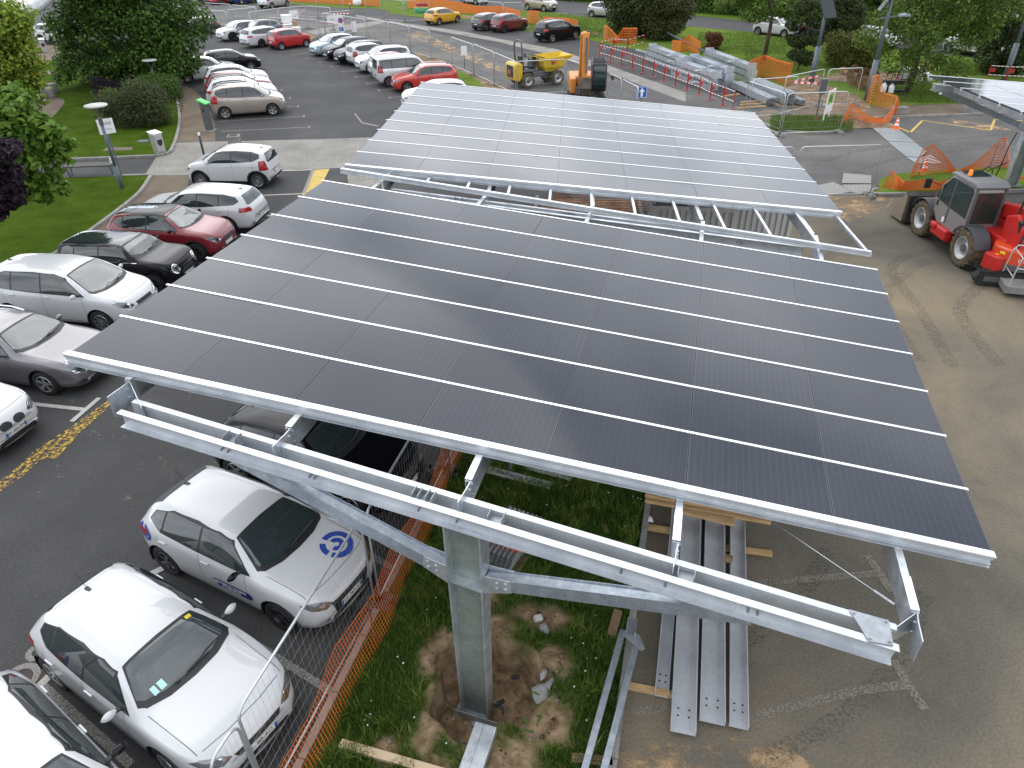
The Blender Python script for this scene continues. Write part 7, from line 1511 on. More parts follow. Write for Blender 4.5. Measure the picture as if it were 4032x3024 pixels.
def signpost(name, label, b, h, pw, ph, m, rz=0, post=GREYPOST, r_=.03, two=False, cat='sign', grp=None):
    r = thing(name, label, cat, b, rz, grp)
    xs = (-pw*.35, pw*.35) if two else (0,)
    for x in xs: bld('post', post, r, lambda m_: m_.tube([(x, .03, 0), (x, .03, h)], r_, 8))
    p = bld('sign_board', m, r, lambda m_: m_.box((0, 0, h-ph/2), (pw, .02, ph)), bev=.008); return r, p
q = PY(c3, 1865, 728, 41.0); r, p = signpost('arrow_sign', 'square blue sign with a white upward arrow', Vector((q.x, q.y, 0)), q.z+.28, .56, .60, mat('sign_blue', (.01, .10, .42), .4), R_(8))
z0 = q.z-.02
bld('sign_border', WHITEP, p, lambda m: (m.box((0, -.011, z0+.275), (.56, .004, .02)), m.box((0, -.011, z0-.275), (.56, .004, .02)), m.box((.27, -.011, z0), (.02, .004, .56)), m.box((-.27, -.011, z0), (.02, .004, .56))))
bld('arrow', WHITEP, p, lambda m: (m.box((0, -.012, z0-.09), (.13, .006, .26)), m.add([(-.17, -.0135, z0+.03), (.17, -.0135, z0+.03), (0, -.0135, z0+.23)], [(0, 1, 2)])))
b_ = P(c1, 972, 1418); hz = zat(b_, c1, 845, 990); r, p = signpost('zone_sign', 'white ZONE sign with rounded corners on a dark post beside the near path lamp', b_, hz+.25, .62, .60, WHITEP, R_(38), r_=.035)
text('lettering', 'ZONE', .16, mat('sign_ink', (.03, .04, .08), .5), p, frame((0, -.0115, hz+.06), (1, 0, 0), (0, 0, 1))); text('lettering', 'non fumeur', .085, MATS['sign_ink'], p, frame((0, -.0115, hz-.16), (1, 0, 0), (0, 0, 1)))
b_ = P(c1, 935, 1450); hz = zat(b_, c1, 880, 1245); r, p = signpost('post_box_sign', 'short dark post with a small white tag beside the near path lamp', b_, hz, .10, .25, WHITEP, R_(20), r_=.04)
b_ = P(c2, 1300, 262); hz = zat(b_, c2, 1296, 122); r, p = signpost('no_parking_sign', 'tall white board with a round blue and red no-parking disc on the fence', b_, hz, .55, 1.5, WHITEP, R_(0))
bld('disc', mat('sign_red', (.6, .02, .03), .4), p, lambda m: m.lathe([(.25, -.014), (.001, -.0145)], 20, (0, 0, hz-.42), 'y')); bld('disc_field', MATS['sign_blue'], p, lambda m: m.lathe([(.19, -.017), (.001, -.0175)], 20, (0, 0, hz-.42), 'y')); bld('disc_bar', MATS['sign_red'], p, lambda m: m.box((0, -.019, hz-.42), (.05, .003, .42), ry=-.75)); bld('panel_block', MATS['sign_blue'], p, lambda m: m.box((0, -.012, hz-1.15), (.40, .004, .35)))
for nm, lab, f, bb, tp, pw, ph in (('notice', 'small white notice with a red stripe hung on the mesh fence', c2, (1240, 268), (1240, 122), 1.0, .75), ('blank_board', 'blank white board on a dark post with tape', c2, (925, 150), (895, 84), .95, .78), ('leaning_board', 'tall narrow white board leaning on the fence', c2, (1400, 255), (1398, 168), .45, 1.5), ('white_plate', 'small blank white plate hung on the fence before the dumper', c3, (462, 540), (460, 364), .42, .62)):
    b_ = P(f, *bb); hz = zat(b_, f, *tp); r, p = signpost(nm, lab, b_, hz, pw, ph, WHITEP)
    if nm == 'notice': text('lettering', 'Avis', .26, mat('ink_grey', (.12, .12, .13), .6), p, frame((0, -.0115, hz-.32), (1, 0, 0), (0, 0, 1))); bld('stripe', MATS['sign_red'], p, lambda m: m.box((0, -.0115, hz-.66), (.98, .004, .06)))
b_ = P(c5, 640, 968); hz = zat(b_, c5, 695, 710); r, p = signpost('site_board', 'white site board with a green printed field on two white legs on the grass island', b_, hz, 1.25, 1.15, WHITEP, R_(52), WHITEP, .035, True)
bld('printed_field', mat('print_green', (.22, .42, .06), .5), p, lambda m: m.box((0, -.0115, hz-.42), (.9, .004, .55))); bld('printed_shape', mat('print_dark', (.05, .14, .05), .5), p, lambda m: (m.box((-.1, -.0145, hz-.45), (.42, .004, .22)), m.box((.2, -.0145, hz-.5), (.14, .004, .34)), m.box((-.1, -.0145, hz-.29), (.3, .004, .08))))
b_ = P(c5, 552, 990); hz = zat(b_, c5, 625, 625); r = thing('meter_post', 'thin dark post with a dark box on top and a red white wrapped foot', 'post', b_); bld('post', MGREY, r, lambda m: m.tube([(0, 0, 0), (0, 0, hz)], .04, 8)); bld('box', MGREY, r, lambda m: m.box((0, -.05, hz-.35), (.32, .2, .75)), bev=.03); bld('wrapped_foot', mat('tape_red', (.6, .04, .03), .5), r, lambda m: (m.tube([(0, 0, .05), (0, 0, .18)], .05, 8), m.tube([(0, 0, .3), (0, 0, .42)], .05, 8)))
BOL = mat('bollard_dark', (.022, .035, .04), .45)
def bollard(label, b, h, r=.05, white=True, lean=(0, 0)):
    o = thing('bollard', label, 'bollard', b, 0, 'slim dark bollards'); bld('shaft', BOL, o, lambda m: m.tube([(0, 0, 0), (lean[0]*h, lean[1]*h, h)], r, 10), True)
    if white: bld('cap', WHITEP, o, lambda m: m.lathe([(r*1.05, h-.10), (r*1.05, h), (r*.5, h+.04), (.001, h+.045)], 10), True)
bollard('dark bollard with white cap by the small white crossover', P(c1, 1622, 1255), 1.15)
bollard('dark bollard with white cap before the dark grey hatchback', P(c2, 268, 300), 1.15)
bollard('dark bollard with white cap holding the red and white tape by the orange net', P(c2, 1372, 125), 1.2)
bollard('thin dark post among the lawn behind the curved pipe at upper left', P(e5, 515, 740), 2.3, .05, False)
bollard('dark stake under the big tree crown', P(c1, 1052, 645), .9, .06, False)
te = thing('payment_terminal', 'grey terminal with a bright green sloping top beside the gravel path', 'terminal', P(c1, 1662, 1035), R_(-12)); bld('body', MGREY, te, lambda m: m.xprism([(-.16, 0), (.16, 0), (.16, 1.35), (-.16, 1.5)], -.16, .16), bev=.02); bld('top', mat('terminal_green', (.06, .55, .10), .4), te, lambda m: m.beam((-.24, 0, 1.56), (.26, 0, 1.36), .42, .07)); bld('slot', BLACK, te, lambda m: (m.box((.0, -.165, 1.05), (.12, .01, .16)), m.box((.02, -.165, .75), (.05, .01, .05)))); bld('plinth', KERB, te, lambda m: m.box((0, 0, .02), (.62, .5, .06)))
pl = thing('stone_planter', 'small square grey concrete block on the crossing edge', 'planter', P(c2, 455, 1145), R_(8)); bld('block', KERB, pl, lambda m: (m.box((0, 0, .2), (.55, .5, .40)), m.box((0, 0, .42), (.6, .55, .05))), bev=.03); bld('hollow', SOILD, pl, lambda m: m.box((0, 0, .446), (.4, .36, .004)))
def bin_(label, b, rz):
    r = thing('litter_bin', label, 'litter bin', b, rz, 'stainless litter bins'); st = mat('stainless', (.55, .55, .54), .35, .7)
    bld('body', st, r, lambda m: m.xprism([(-.20, 0), (.20, 0), (.22, .92), (-.26, 1.0)], -.2, .2), bev=.02); bld('lid', WHITEP, r, lambda m: m.beam((-.30, 0, 1.03), (.25, 0, .97), .46, .03)); bld('opening', BLACK, r, lambda m: m.add([(.215, .13*math.cos(t), .62+.22*math.sin(t)) for t in [2*math.pi*k/14 for k in range(14)]], [tuple(range(14))]))
bin_('slanted stainless litter bin on the lawn corner by the crossing', P(c1, 1272, 1218), R_(-35)); bin_('slanted stainless litter bin by the white off-road estate', P(e5, 660, 755), R_(-60))
bn_ = thing('bench', 'long dark bench with slanted legs on the asphalt footpath', 'bench', P(c1, 530, 1410), 0); q = P(c1, 905, 1395)-P(c1, 530, 1410); bn_.rotation_euler = (0, 0, math.atan2(q.y, q.x)); L_ = q.length
bld('seat', mat('bench_dark', (.05, .048, .045), .6), bn_, lambda m: [m.box((L_/2, .04+.13*k, .46), (L_, .11, .05)) for k in range(4)])
for x in (.08, L_-.08): bld('leg', MGREY, bn_, lambda m: (m.beam((x, .45, .44), (x, .40, 0), .05, .05, (1, 0, 0)), m.beam((x, .02, .44), (x+.05, .07, 0), .05, .05, (1, 0, 0))))
for (x, y), s in zip(((672, 1330), (790, 1345), (748, 1412)), ('left one', 'right one', 'nearest one')):
    mb = MB(); mb.lathe([(.001, 0), (.26, 0), (.28, .05), (.29, .5), (.27, .56), (.001, .57)], 18, P(e5, x, y, .06)); tag(mb.build('stool', KERB, None, True), 'round concrete stool on the bare soil at the lawn edge, '+s, 'stool', 'round concrete stools')
gr_ = MB(); gr_.box((0, 0, .08), (.5, .4, .04)); o = gr_.build('drain_cover', GREYPOST); o.location = P(c1, 1140, 1130); tag(o, 'small grey inspection cover in the lawn', 'cover')
# pale wedge and big curved pipe of the sculpture at the upper left
wd_ = MB(); a, b, c = P(e5, 640, 1530), P(e5, 200, 1480), P(e5, 480, 1480); t_ = PY(e5, 445, 1170, c.y+.3)
wd_.add([a, a+Vector((-.5, 1.4, 0)), b+Vector((0, 1.4, 0)), b, t_, t_+Vector((-.3, .9, 0)), Vector((b.x, b.y+.3, t_.z)), Vector((b.x, b.y+1.2, t_.z))], [(0, 1, 2, 3), (0, 4, 5, 1), (0, 3, 6, 4), (4, 6, 7, 5), (1, 5, 7, 2), (3, 2, 7, 6)])
tag(bevel(wd_.build('concrete_wedge', mat('wedge_concrete', (.36, .37, .38), .7)), .02), 'pale grey sloping concrete wedge half behind the left foliage', 'sculpture')
sc = thing('pipe_sculpture', 'big weathered metal pipe arching under a white disc at the top left corner', 'sculpture', (-36, 42, 0)); off = Vector((-36, 42, 0))
def QY(x, y, yy): return PY(e5, x, y, yy)-off
pth = [QY(x, y, yy) for x, y, yy in ((-250, 330, 40), (-60, 325, 40.5), (80, 300, 41), (190, 262, 41.5), (320, 205, 42), (440, 140, 42.5), (560, 70, 43), (660, -10, 43.5), (740, -90, 44), (820, -190, 44.5))]
bld('pipe', noisy('weathered_pipe', [(.3, (.20, .19, .16)), (.5, (.42, .43, .43)), (.7, (.58, .60, .60))], .8, 6, .45, .4), sc, lambda m: m.tube(pth, .30, 16), True)
bld('disc', mat('white_canvas', (.72, .69, .64), .8), sc, lambda m: m.add([tuple(p+Vector((-.05, .1, .12))) for p in pth]+[tuple(QY(-250, -250, 46)), tuple(QY(820, -260, 46))], [tuple(range(len(pth)))+(len(pth)+1, len(pth))]))
bld('support', GREYPOST, sc, lambda m: m.tube([pth[0], Vector((pth[0].x, pth[0].y, 0))], .08, 8))
# ------------------------------------------------------------------ works clutter
gx = P(c2, 930, 265)
for lab, x, y, z, w, dd, h, m in (('white plastic crate, bottom left of the stack behind the red hatchback', 885, 258, 0, .9, .7, .75, WHITEP), ('white plastic crate, right of the stack behind the red hatchback', 945, 268, 0, .7, .6, .6, WHITEP), ('white plastic crate, top of the stack behind the red hatchback', 878, 250, .76, .9, .7, .7, WHITEP), ('brown cardboard box on the right crate', 938, 262, .61, .4, .4, .45, mat('cardboard', (.34, .22, .12), .85))):
    p_ = P(c2, x, y); mb = MB(); mb.box((0, 0, h/2), (w, dd, h)); mb.box((0, 0, h-.06), (w+.06, dd+.06, .08)); o = bevel(mb.build('crate' if m is WHITEP else 'cardboard_box', m), .03); o.location = (p_.x, p_.y, z); o.rotation_euler = (0, 0, .5); tag(o, lab, 'crate' if m is WHITEP else 'box')
PIPR = mat('red_conduit', (.33, .02, .03), .5); PIPG = mat('green_conduit', (.02, .36, .17), .5)
def coil(name, label, p, m, n, r, rz, cat, h=.12, sy=.35):
    mb = MB()
    for k in range(n): mb.tube([(r*math.cos(t), sy*r*math.sin(t)+.12*(k-n/2)*.4, .08+h*(k % 3)+.03*math.sin(3*t)) for t in [2*math.pi*i/20 for i in range(20)]], .05, 6, closed=True)
    o = mb.build(name, m, None, True); o.location = p; o.rotation_euler = (0, 0, rz); return tag(o, label, cat)
coil('conduit_coil', 'heap of dark red conduit beside the white crates', P(c2, 810, 225), PIPR, 9, .75, .3, 'conduit', .2)
coil('conduit_coil', 'green conduit bundle under red ones by the yellow hatchback', P(c2, 1930, 100), PIPG, 8, .75, .2, 'conduit', .18)
coil('conduit_coil', 'red conduit on top of the green bundle by the yellow hatchback', P(c2, 1935, 92)+Vector((0, .2, .5)), PIPR, 6, .6, .2, 'conduit', .1)
coil('conduit_coil', 'red conduit coils in the excavation seen through the open bay', FB.p(6.9, .9, .1), PIPR, 10, .55, -.1, 'conduit', .1)
coil('conduit_coil', 'green conduit coil in the excavation seen through the open bay', FB.p(7.15, 1.9, .2), PIPG, 7, .5, 0, 'conduit', .08)
mb = MB(); mb.lathe([(.001, 0), (.5, .02), (.62, .3), (.5, .6), (.25, .72), (.001, .75)], 12, P(c2, 1425, 42)); o = mb.build('white_sack', mat('sack', (.72, .71, .7), .9), None, True); tag(o, 'large white sack before the orange netting at the top edge', 'sack')
# earth auger, pallet fork, wrapped stack, jugs
RUST = noisy('rusty_auger', [(.3, (.10, .07, .045)), (.6, (.28, .18, .08)), (.8, (.36, .25, .12))], 3, 6, .85)
ag = thing('earth_auger', 'big rusty spiral earth auger lying on the soil behind the fence', 'auger', P(c5, 780, 655)); q = P(c5, 985, 720)-P(c5, 780, 655); ag.rotation_euler = (0, 0, math.atan2(q.y, q.x)); L_ = q.length+.6
def flight(m):
    n = 46; vs = []; fs = []
    for k in range(n+1):
        a = 2*math.pi*2.6*k/n; x = .5+(L_-.7)*k/n
        for r_ in (.14, .62): vs.append((x, r_*math.cos(a), .62+r_*math.sin(a)))
    m.add(vs, [(2*k, 2*k+1, 2*k+3, 2*k+2) for k in range(n)])
bld('shaft', RUST, ag, lambda m: (m.tube([(-.2, 0, .62), (L_, 0, .62)], .15, 10), m.box((-.3, 0, .66), (.3, .36, .4)))); bld('flight', RUST, ag, flight)
fk = thing('pallet_fork', 'black pallet fork attachment with upright bars on the grass', 'pallet fork', P(c5, 1085, 745), R_(-10)); bld('frame', BLACK, fk, lambda m: (m.box((.85, .3, .62), (1.75, .1, .22)), m.box((.85, .3, .15), (1.6, .1, .14)), m.box((.3, .3, .4), (.12, .1, .5)), m.box((1.4, .3, .4), (.12, .1, .5)))); bld('bar', BLACK, fk, lambda m: [m.tube([(.12+.29*k, .35, .7), (.22+.29*k, .5, 1.18)], .02, 5) for k in range(6)]+[m.tube([(.2, .5, 1.18), (1.7, .5, 1.18)], .025, 5)]); bld('tine', BLACK, fk, lambda m: (m.box((.4, -.3, .05), (.14, 1.2, .06)), m.box((1.2, -.3, .05), (.14, 1.2, .06))))
for lab, x, y, z in (('white jug on the pallet fork, standing', 1092, 728, .12), ('white jug on the pallet fork, lying lower', 1152, 738, .05)):
    mb = MB(); mb.lathe([(.001, 0), (.16, 0), (.17, .05), (.17, .38), (.10, .46), (.05, .48), (.05, .54), (.001, .54)], 12, P(c5, x, y, z)); tag(mb.build('jug', WHITEP, None, True), lab, 'jug', 'white jugs on the pallet fork')
ws_ = thing('wrapped_stack', 'stack of white wrapped slabs on the far grass by the tree trunk', 'stack', P(c5, 1310, 625), R_(-25)); bld('slab', mat('wrap_white', (.55, .55, .55), .5), ws_, lambda m: [m.box((0, .03*(k % 2), .1+.13*k), (1.5, .9, .1)) for k in range(5)]); bld('bearer', WOODO, ws_, lambda m: (m.box((-.5, 0, .02), (.1, 1, .05)), m.box((.5, 0, .02), (.1, 1, .05))))
mb = MB(); mb.lathe([(.001, 0), (.55, .02), (.6, .25), (.4, .5), (.001, .56)], 11, P(c5, 1405, 640)); tag(mb.build('white_sack', MATS['sack'], None, True), 'lumpy white bag right of the tree trunk on the far grass', 'sack')
CONE = mat('cone_orange', (.78, .13, .02), .5)
def cone(label, p, rz=0, tilt=0):
    r = thing('traffic_cone', label, 'traffic cone', p, rz, 'orange traffic cones'); bld('cone', CONE, r, lambda m: (m.box((0, 0, .02), (.36, .36, .04)), m.lathe([(.14, .04), (.035, .56), (.001, .57)], 16)), True); bld('white_band', WHITEP, r, lambda m: m.lathe([(.112, .19), (.083, .32)], 16), True); bld('white_band', WHITEP, r, lambda m: m.lathe([(.070, .40), (.055, .47)], 16), True)
cone('orange cone with white bands at the end of the steel plates', P(c5, 1195, 1022)); cone('orange cone with white bands behind the orange net near the loader bucket', P(e1, 1160, 1003))
STL = noisy('plate_steel', [(.3, (.26, .28, .29)), (.7, (.34, .36, .37))], 1.2, 6, .45, .4)
for lab, q in (('grey steel road plate, the far one by the cone', ((1010, 1015), (1205, 1020), (1350, 1132), (1128, 1120))), ('grey steel road plate, the middle one', ((1130, 1124), (1352, 1136), (1440, 1205), (1390, 1252), (1270, 1240))), ('grey steel road plate, the near one behind the orange net', ((1272, 1245), (1392, 1257), (1470, 1230), (1560, 1300), (1360, 1300)))):
    mb = MB(); pts_ = PTS(c5, q); 
    if sum(pts_[i].x*pts_[(i+1) % len(pts_)].y-pts_[(i+1) % len(pts_)].x*pts_[i].y for i in range(len(pts_))) < 0: pts_ = pts_[::-1]
    mb.prism([(p.x, p.y) for p in pts_], .012, .035); o = mb.build('road_plate', STL); tag(o, lab, 'steel plate', 'grey steel road plates')
for lab, q, z in (('pale grey board lying at the edge of the sandy yard, left one', ((560, 1475), (700, 1445), (860, 1520), (700, 1548), (600, 1530)), .01), ('pale grey board lying at the edge of the sandy yard, right one', ((765, 1468), (1000, 1466), (998, 1552), (850, 1530)), .02), ('pale grey board tilted up on the others by the fence foot', ((780, 1382), (1000, 1402), (998, 1464), (766, 1462)), .05)):
    mb = MB(); pts_ = PTS(c5, q)
    if sum(pts_[i].x*pts_[(i+1) % len(pts_)].y-pts_[(i+1) % len(pts_)].x*pts_[i].y for i in range(len(pts_))) < 0: pts_ = pts_[::-1]
    mb.prism([(p.x, p.y) for p in pts_], z, z+.02); tag(mb.build('board', mat('board_grey', (.25, .245, .23), .8)), lab, 'board', 'pale grey boards on the yard')
for lab, x, y, w in (('grey concrete block on the pavement by the orange net', 1215, 905, .85), ('long grey concrete block on the pavement before the right carport', 1810, 892, 1.25)):
    mb = MB(); mb.box((0, 0, .2), (w, .4, .4)); o = bevel(mb.build('concrete_block', KERB), .03); o.location = P(c5, x, y, .014); tag(o, lab, 'concrete block', 'concrete blocks on the pavement')
tp = thing('barrier_tape', 'red and white tape strung in a triangle at the solar lamp post', 'tape', P(c4, 1790, 660)); TW = mat('tape_white', (.8, .8, .78), .5)
def tape(m, a, b, k0, n=9):
    for k in range(n):
        if k % 2 == k0: p, q = a.lerp(b, k/n), a.lerp(b, (k+1)/n); s = Vector((0, 0, .06)); m.add([p-s, q-s, q+s, p+s], [(0, 1, 2, 3)])
tl = [(c4, (1640, 648), (1882, 598)), (c4, (1640, 650), (1868, 664)), (c4, (1882, 598), (1790, 690))]
for k0, m, nm in ((0, MATS['tape_red'], 'red_stripe'), (1, TW, 'white_stripe')): bld(nm, m, tp, lambda mm_: [tape(mm_, P(f, *a, .9)-tp.location, P(f, *b, .9)-tp.location, k0) for f, a, b in tl])
t2 = thing('barrier_tape', 'red and white tape between the blank board and the orange netting at the top', 'tape', P(c2, 920, 130))
for k0, m, nm in ((0, MATS['tape_red'], 'red_stripe'), (1, TW, 'white_stripe')): bld(nm, m, t2, lambda mm_: [tape(mm_, P(c2, *a, z0)-t2.location, P(c2, *b, z1)-t2.location, k0, 11) for a, b, z0, z1 in (((925, 130), (1010, 72), .9, 1.2), ((1220, 110), (1365, 105), .9, 1.2))])
# containers and the excavation seen through the open bay
CONT = mat('container_white', (.50, .50, .485), .5)
def container(label, a, rz, L_, w, h):
    r = thing('container', label, 'container', a, rz); b = bld('shell', CONT, r, lambda m: (m.box((L_/2, w/2, h/2), (L_-.06, w-.06, h-.04)), [m.box((.09+k*.18, .0, h/2), (.09, .06, h-.24)) for k in range(int(L_/.18))], [m.box((0, .09+k*.18, h/2), (.06, .09, h-.24)) for k in range(int(w/.18))], [m.box((L_, .09+k*.18, h/2), (.06, .09, h-.24)) for k in range(int(w/.18))])); bld('frame', MATS['container_white'], b, lambda m: ([m.box((x, y, h/2), (.12, .12, h)) for x in (0, L_) for y in (0, w)], [m.box((L_/2, y, z), (L_, .1, .12)) for y in (0, w) for z in (.06, h-.06)])); return r, b
r, b = container('pale corrugated site container with dark lettering under the rear carport', FB.p(8.05, 3.0), R_(-8), 2.3, 2.2, 2.3); text('lettering', 'ALGECO'[0:0]+'VLOC', .28, BLACK, b, frame((1.85, -.036, 1.45), (1, 0, 0), (0, 0, 1)))
container('second pale corrugated container to the right under the rear carport', FB.p(10.55, 4.6), R_(-12), 1.9, 2.2, 2.1)
mb = MB(); q = [FB.p(u, v, 0) for u, v in ((5.0, 1.4), (7.4, 1.3), (7.5, 6), (5, 6))]; r_ = random.Random(5); vs = []; n = 14
for j in range(n):
    for i in range(n): u, v = 4.6+3.4*i/(n-1), 1.0+6*j/(n-1); e = min(i, n-1-i, j, n-1-j); vs.append(FB.p(u, v, .03+(.42*min(1, e/2)*(.6+.5*math.sin(i*1.1+j*.7))+.08*r_.random() if e else 0)))
mb.add(vs, [(j*n+i, j*n+i+1, (j+1)*n+i+1, (j+1)*n+i) for j in range(n-1) for i in range(n-1)]); tag(mb.build('soil_heap', SOILD, None, True), 'dark soil heap beside the excavation seen through the open bay', 'soil heap')
mb = MB(); n = 12; q = P(c5, 900, 985); vs = []
for j in range(n):
    for i in range(n): x, y = -1.6+3.2*i/(n-1), -.9+1.8*j/(n-1); d_ = math.hypot(x/1.6, y/.9); vs.append((q.x+x, q.y+y, .03+.45*max(0, 1-d_)**1.2+.03*r_.random()*(d_ < 1)))
mb.add(vs, [(j*n+i, j*n+i+1, (j+1)*n+i+1, (j+1)*n+i) for j in range(n-1) for i in range(n-1)]); tag(mb.build('sand_heap', SOIL, None, True), 'low sand heap under the orange net beside the site board', 'sand heap')
cbl = thing('power_cable', 'black cable hanging from the right carport post down to looped ends on the grass', 'cable', P(e1, 1850, 1050)); o_ = cbl.location
bld('cable_run', BLACK, cbl, lambda m: (m.tube([P(e1, 2140, 590, 3.0)*0+PY(e1, 2140, 590, 27.3)-o_, PY(e1, 2060, 720, 27.3)-o_, PY(e1, 1985, 900, 26.9)-o_, P(e1, 1900, 1080, .1)-o_, P(e1, 1850, 1160, .05)-o_], .022, 6), m.tube([P(e1, 1700, 1110, .1)-o_, PY(e1, 1760, 1000, 27.3)-o_, PY(e1, 1840, 945, 27.2)-o_, PY(e1, 1885, 985, 27.0)-o_, P(e1, 1860, 1090, .1)-o_], .022, 6), m.tube([P(e1, 1420, 1070, .1)-o_, P(e1, 1600, 1060, .1)-o_, P(e1, 1700, 1050, .1)-o_, PY(e1, 2030, 905, 27.2)-o_], .018, 6)))
# ------------------------------------------------------------------ trees, shrubs, hedges: many small leaves
def leafcloud(name, centres, n, size, m, parent=None, aspect=.62, droop=0.0, up=.55):
    """centres = [(x, y, z, rx, ry, rz), ...]; n leaves spread mostly through the outer shells"""
    C = np.array(centres, float); vol = (C[:, 3]*C[:, 4]*C[:, 5])**.75; k = rng.choice(len(C), n, p=vol/vol.sum())
    d = rng.normal(size=(n, 3)); d /= np.linalg.norm(d, axis=1)[:, None]; rad = rng.uniform(.25, 1.08, n)**.5
    p = C[k, :3]+d*rad[:, None]*C[k, 3:]; p[:, 2] -= droop*rng.uniform(0, 1, n)
    nr = d*.8+np.array([0, 0, up])+rng.normal(size=(n, 3))*.55; nr /= np.linalg.norm(nr, axis=1)[:, None]
    t = np.cross(nr, rng.normal(size=(n, 3))); t /= np.linalg.norm(t, axis=1)[:, None]; b = np.cross(nr, t)
    s = size*rng.uniform(.55, 1.3, n)[:, None]; v = np.zeros((n, 4, 3))
    v[:, 0] = p-t*s*.5; v[:, 1] = p+b*s*aspect*.5+nr*s*.08; v[:, 2] = p+t*s*.5-nr*s*.10; v[:, 3] = p-b*s*aspect*.5+nr*s*.08
    me = bpy.data.meshes.new(name); me.vertices.add(4*n); me.vertices.foreach_set('co', v.ravel().astype(np.float32)); me.loops.add(4*n); me.loops.foreach_set('vertex_index', np.arange(4*n, dtype=np.int32)); me.polygons.add(n); me.polygons.foreach_set('loop_start', (np.arange(n)*4).astype(np.int32)); me.update(calc_edges=True); me.materials.append(m)
    o = bpy.data.objects.new(name, me); COL.objects.link(o); o.parent = parent; return o
def clumps(cx, cy, cz, rx, ry, rz, n, r, seed=0, flat=.75):
    g = np.random.default_rng(seed); out = []
    for _ in range(n):
        d = g.normal(size=3); d /= np.linalg.norm(d); q = g.uniform(.35, 1)**.5; s = r*g.uniform(.65, 1.35); out.append((cx+d[0]*rx*q, cy+d[1]*ry*q, cz+d[2]*rz*q, s, s, s*flat))
    return out
LF = dict(maple=leafmat('maple_leaf', [(.024, .058, .009), (.042, .092, .012), (.068, .135, .018), (.11, .19, .03)]), lime=leafmat('lime_leaf', [(.05, .12, .012), (.085, .18, .018), (.13, .23, .03), (.17, .25, .04)]), gold=leafmat('gold_leaf', [(.07, .13, .015), (.13, .21, .02), (.22, .29, .03), (.32, .33, .045)]), purple=leafmat('purple_leaf', [(.012, .008, .014), (.022, .013, .022), (.04, .022, .03)]), locust=leafmat('locust_leaf', [(.04, .085, .012), (.075, .14, .02), (.12, .19, .03), (.18, .24, .045)]), ever=leafmat('evergreen_leaf', [(.024, .044, .012), (.040, .066, .018), (.065, .092, .027), (.095, .115, .04)]), redtip=leafmat('red_tip_leaf', [(.03, .055, .014), (.05, .08, .018), (.075, .09, .025), (.15, .075, .035)]), olive=leafmat('olive_leaf', [(.05, .075, .015), (.09, .115, .02), (.15, .15, .03), (.19, .16, .035)]), bush=leafmat('bush_leaf', [(.028, .046, .013), (.048, .072, .02), (.075, .095, .032), (.10, .105, .05)]), fresh=leafmat('fresh_leaf', [(.04, .09, .014), (.07, .14, .022), (.11, .19, .03)]), dead=leafmat('dead_leaf', [(.10, .03, .015), (.17, .06, .025), (.10, .06, .03)]))
def tree(name, label, base, cl, n, size, m, trunk, limbs=(), group=None, up=.55, droop=0.0, cat='tree', bark=None):
    r = thing(name, label, cat, base, 0, group); bx_, by_ = base[0], base[1]
    leafcloud('crown', [(c[0]-bx_, c[1]-by_, c[2], *c[3:]) for c in cl], n, size, m, r, up=up, droop=droop)
    if trunk:
        mb = MB(); h, r0 = trunk; top = Vector((random.uniform(-.15, .15), random.uniform(-.15, .15), h)); mb.tube([Vector((0, 0, -.05)), top*.5+Vector((.05, 0, 0)), top], r0, 10, r0*.55)
        for lx, ly, lz in limbs: mb.tube([top*.72, top*.9+Vector((lx*.3, ly*.3, (lz-h)*.25)), Vector((lx, ly, lz))], r0*.5, 7, r0*.12)
        mb.build('trunk', bark or BARK, r, True)
    return r
# the big dark tree over the lawn
b = P(c1, 1195, 660); y0 = b.y
def at(f, x, y, yy): return PY(f, x, y, yy)
cc_ = at(c1, 985, 190, y0-.6)
cl = clumps(cc_.x, cc_.y, cc_.z, 4.3, 3.8, 3.3, 62, 1.15, 3)+clumps(cc_.x-3.4, cc_.y, cc_.z-2.2, 1.8, 2, 1.3, 14, .8, 4)+clumps(cc_.x+2.6, cc_.y-.5, cc_.z-1.4, 1.9, 2, 1.5, 16, .9, 5)+clumps(cc_.x-.4, cc_.y-1.0, cc_.z-2.5, 3.4, 2, 1.2, 18, .75, 6)+clumps(cc_.x, cc_.y, cc_.z+3.2, 3.6, 3.3, 2, 20, 1.3, 7)
tree('maple_tree', 'large dark green broadleaf tree on the lawn at the upper left', b, cl, 50000, .25, LF['maple'], (4.6, .30), [(-3, 0, 6.5), (2.4, -.5, 6), (0, 1, 8), (-1.4, -1.4, 5.5), (1.2, 1.4, 7.5)])
